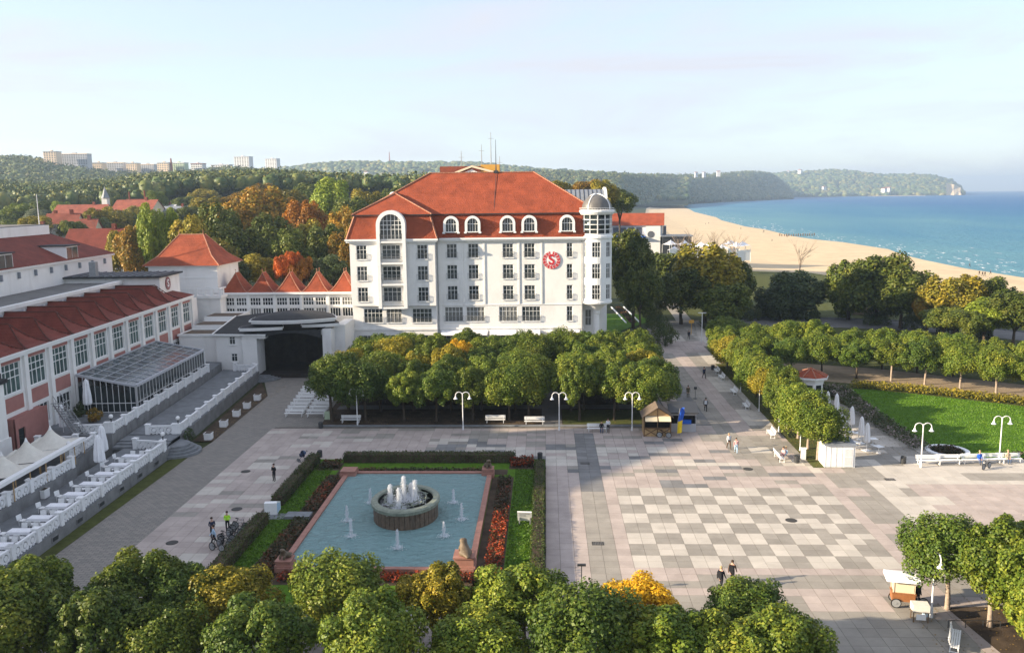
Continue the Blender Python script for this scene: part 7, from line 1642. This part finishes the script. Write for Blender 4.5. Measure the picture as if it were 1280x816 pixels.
flats(115,129,204,214,1350,12,'small cream apartment block right of the hilltop block', rows_=5, cols=5); flats(130,156,204,214,1360,12,'grey apartment block behind the tree line', 'flat_grey', 'flat_cream', 5, 8); flats(157,172,204.5,214,1340,12,'cream apartment block above the forest edge', rows_=5, cols=5); flats(173,194,206,214,1360,12,'grey apartment block beside the cream one', 'flat_grey', 'flat_cream', 5, 7)
flats(196,212,204,216,1300,12,'cream apartment block with a chimney beside it', rows_=5, cols=5); flats(213,232,204,215,1310,12,'pale green apartment block above the wood', 'flat_green', 'flat_white', 5, 6); flats(238,254,205,215,1320,12,'white apartment block with red roof line above the wood', 'flat_white', 'roof_far', 4, 5)
flats(292,313,196.5,212,1500,14,'white tower block rising over the wooded ridge', 'flat_white', 'flat_grey', 9, 6); flats(331,347,199,211,1700,14,'distant white tower block on the ridge', 'flat_white', 'flat_grey', 7, 5); flats(262,288,206.5,212,1500,12,'low white block partly hidden by the ridge wood', 'flat_white', 'flat_grey', 3, 8)
for i, (px, yt, yb, d) in enumerate([(487,190,203,2900),(214,198,206,1300)]):
    b_ = AD(px, yb, d); t_ = AD(px, yt, d); k = MB(); k.tube([(0,0,-10),(0,0,t_.z-b_.z)], [2.2,1.0], 6); tag(k.obj('radio_mast', 'roof_far', None, b_), ['thin radio mast on the far hazy ridge','short chimney beside the cream apartment block'][i], ['mast','chimney'][i])
for i, (px, yt, yb, d) in enumerate([(898,214.5,217.5,2900),(870,216,218.5,2800),(880,216,218.5,2900),(1000,212,215.5,5500),(985,213.5,216,5600),(458,215,219,2300),(1030,233,236,5000),(1105,235,239,5000),(1110,234,238,5050)]):
    b_ = AD(px, yb, d); t_ = AD(px, yt, d); s_ = (t_.z-b_.z)*.6; k = MB(); k.box(-s_*1.2,s_*1.2,-s_,s_,-12,s_); o = thing('hill_house', 'white building standing out on the distant wooded hills', 'building', (b_.x, b_.y, b_.z+3), .3*i, 'white buildings on the far hills'); k.obj('wall', 'flat_white', o); k = MB(); k.prism_x([(-s_*1.1,s_),(s_*1.1,s_),(0,s_*1.5)], -s_*1.3, s_*1.3); k.obj('roof', 'roof_far', o)
# beach restaurant with red roof and terraces
p = AD(812,300,345); br_ = thing('beach_restaurant', 'beach restaurant with red tiled roof, white walls and round window', 'restaurant', (p.x-4, p.y, p.z-2), R(-8)); s_ = 1.0
k = MB(); k.box(-12,9,-6,6,-3,8.2); k.prism_x([(-6,8.2),(6,8.2),(0,12.2)], 9.0-.3, 9); k.box(2.6,8.2,-8,-6.01,-3,7.8); k.obj('wall', 'flat_white', br_)
for sgn in (-1, 1): k = MB(); k.add([(-16,sgn*7,8.0),(9.6,sgn*7,8.0),(9.6,0,12.6),(-10,0,12.6)], [(0,1,2,3)]); k.obj('roof', 'roof_orange', br_)
k = MB(); k.add([(-16,-7,8.0),(-10,0,12.6),(-16,7,8.0)], [(0,1,2)]); k.obj('roof', 'roof_dark', br_)
k = MB(); k.T = Matrix.Rotation(math.pi/2,4,'X'); k.lathe([(0,8.02),(1.3,8.02),(1.3,8.1),(0,8.1)], 18, (4.6,4.6,0)); k.T = None; k.obj('round_window', 'pane_far', br_)
for x in (-9,-6,-3,0): k = MB(); k.box(x-1.1,x+1.1,-6.06,-6.01,4.2,7.2); k.obj('window', 'pane_far', br_)
k = MB(); k.box(9.2,10.4,-5,5,3.5,7.6); k.obj('glass_end', 'pane_far', br_)
k = MB(); k.box(-14,2.5,-10.5,-6.02,3.6,3.9); k.obj('blue_awning', 'cl_blue', br_)
p = AD(846,303,340); o = thing('beach_bar', 'dark flat roofed beach bar beside the restaurant', 'bar', (p.x, p.y, p.z-2)); k = MB(); k.box(-6,5,-4,4,-2,4.4); k.obj('wall', 'metal_dark', o); k = MB(); k.box(-6.8,5.6,-4.6,4.6,4.4,4.9); k.obj('roof', 'lead_pale', o)
for i in range(11):
    p = AD(836+i*9.5+rnd.uniform(-3,3), 312+rnd.uniform(-5,6), 300+rnd.uniform(-15,25)); o = thing('beach_tent', 'white pavilion tent of the beach bars', 'tent', (p.x, p.y, p.z-1.6), rnd.random(), 'white tents of the beach bars'); k = MB(); V, F, hp = pagoda(2.1,2.1,1.5,0,1.4,4); k.add([(x,y,z+2.4) for x,y,z in V], F); k.obj('canopy', 'white_cloth', o); 
    for x in (-2,2):
        for y in (-2,2): k = MB(); k.tube([(x,y,-3),(x,y,2.4)], .06, 5); k.obj('post', 'white_paint', o)
    k = MB(); k.box(-1.9,1.9,-1.9,-1.85,-2.5,1.0); k.obj('windbreak', 'white_paint', o)
# groyne, beach walkers, beach kiosk, pale wall by the road
g0 = G(986,295,-3.4); gn = thing('groyne', 'row of dark wooden groyne stakes at the water edge', 'groyne', (g0.x, g0.y, -3.6))
stk = MB().tube([(0,0,-1),(0,0,1.7)], [.42,.34], 6).mesh('stake', 'wood_brown')
for i in range(16): inst('stake', stk, gn, (-7+i*1.7, -2+i*.25+rnd.uniform(-.4,.4), rnd.uniform(-.3,.4)))
pm_ = None
for i, (px, py) in enumerate([(882,281),(886,280),(926,287),(954,291),(955,290),(1238,343),(1212,334),(1224,344),(1228,345),(1231,345),(965,302),(984,297),(975,294)]):
    p = G(px, py, -3.0); o = person((p.x, p.y, -3.05), rnd.random()*6, rnd.choice(['cl_black','cl_navy','cl_red']), 'cl_black', 'dark clothed walker on the sandy beach near the water', 'walk') if pm_ is None else dup(pm_, (p.x, p.y, -3.05), rnd.random()*6)
    if pm_ is None: pm_ = o; o['group'] = 'walkers on the beach'
p = G(1075,402); q_ = G(1035,401); k = MB(); k.bar((q_.x+8,q_.y+10,.6),(p.x+10,p.y+8,.6),.4,2.2); tag(k.obj('garden_wall', 'sand_path'), 'pale sandy wall between the dark pine and the green trees', 'wall')
p = G(905,402); k = MB(); k.box(-1.4,1.4,-.05,.05,.4,2.6); k.tube([(-1.2,0,0),(-1.2,0,.5)], .05, 5); k.tube([(1.2,0,0),(1.2,0,.5)], .05, 5); tag(k.obj('hoarding', 'white_paint', None, (p.x-.5, p.y-2, 0), R(-50)), 'white hoarding panel at the path junction', 'panel')
# ------------------------------------------------------------------ sea air
hz = MB(); hz.box(-5200,9800,-120,12400,-6,190); o = tag(hz.obj('haze', 'white_paint'), 'thin bluish sea haze over the bay', 'haze', kind='stuff')
mh = bpy.data.materials.new('haze'); mh.use_nodes = True; t = mh.node_tree; t.nodes.remove(t.nodes['Principled BSDF']); pv_ = t.nodes.new('ShaderNodeVolumePrincipled'); pv_.inputs['Color'].default_value = (.58,.76,1.0,1); pv_.inputs['Density'].default_value = 0.00015; pv_.inputs['Anisotropy'].default_value = .3
t.links.new(pv_.outputs[0], t.nodes['Material Output'].inputs['Volume']); o.data.materials[0] = mh
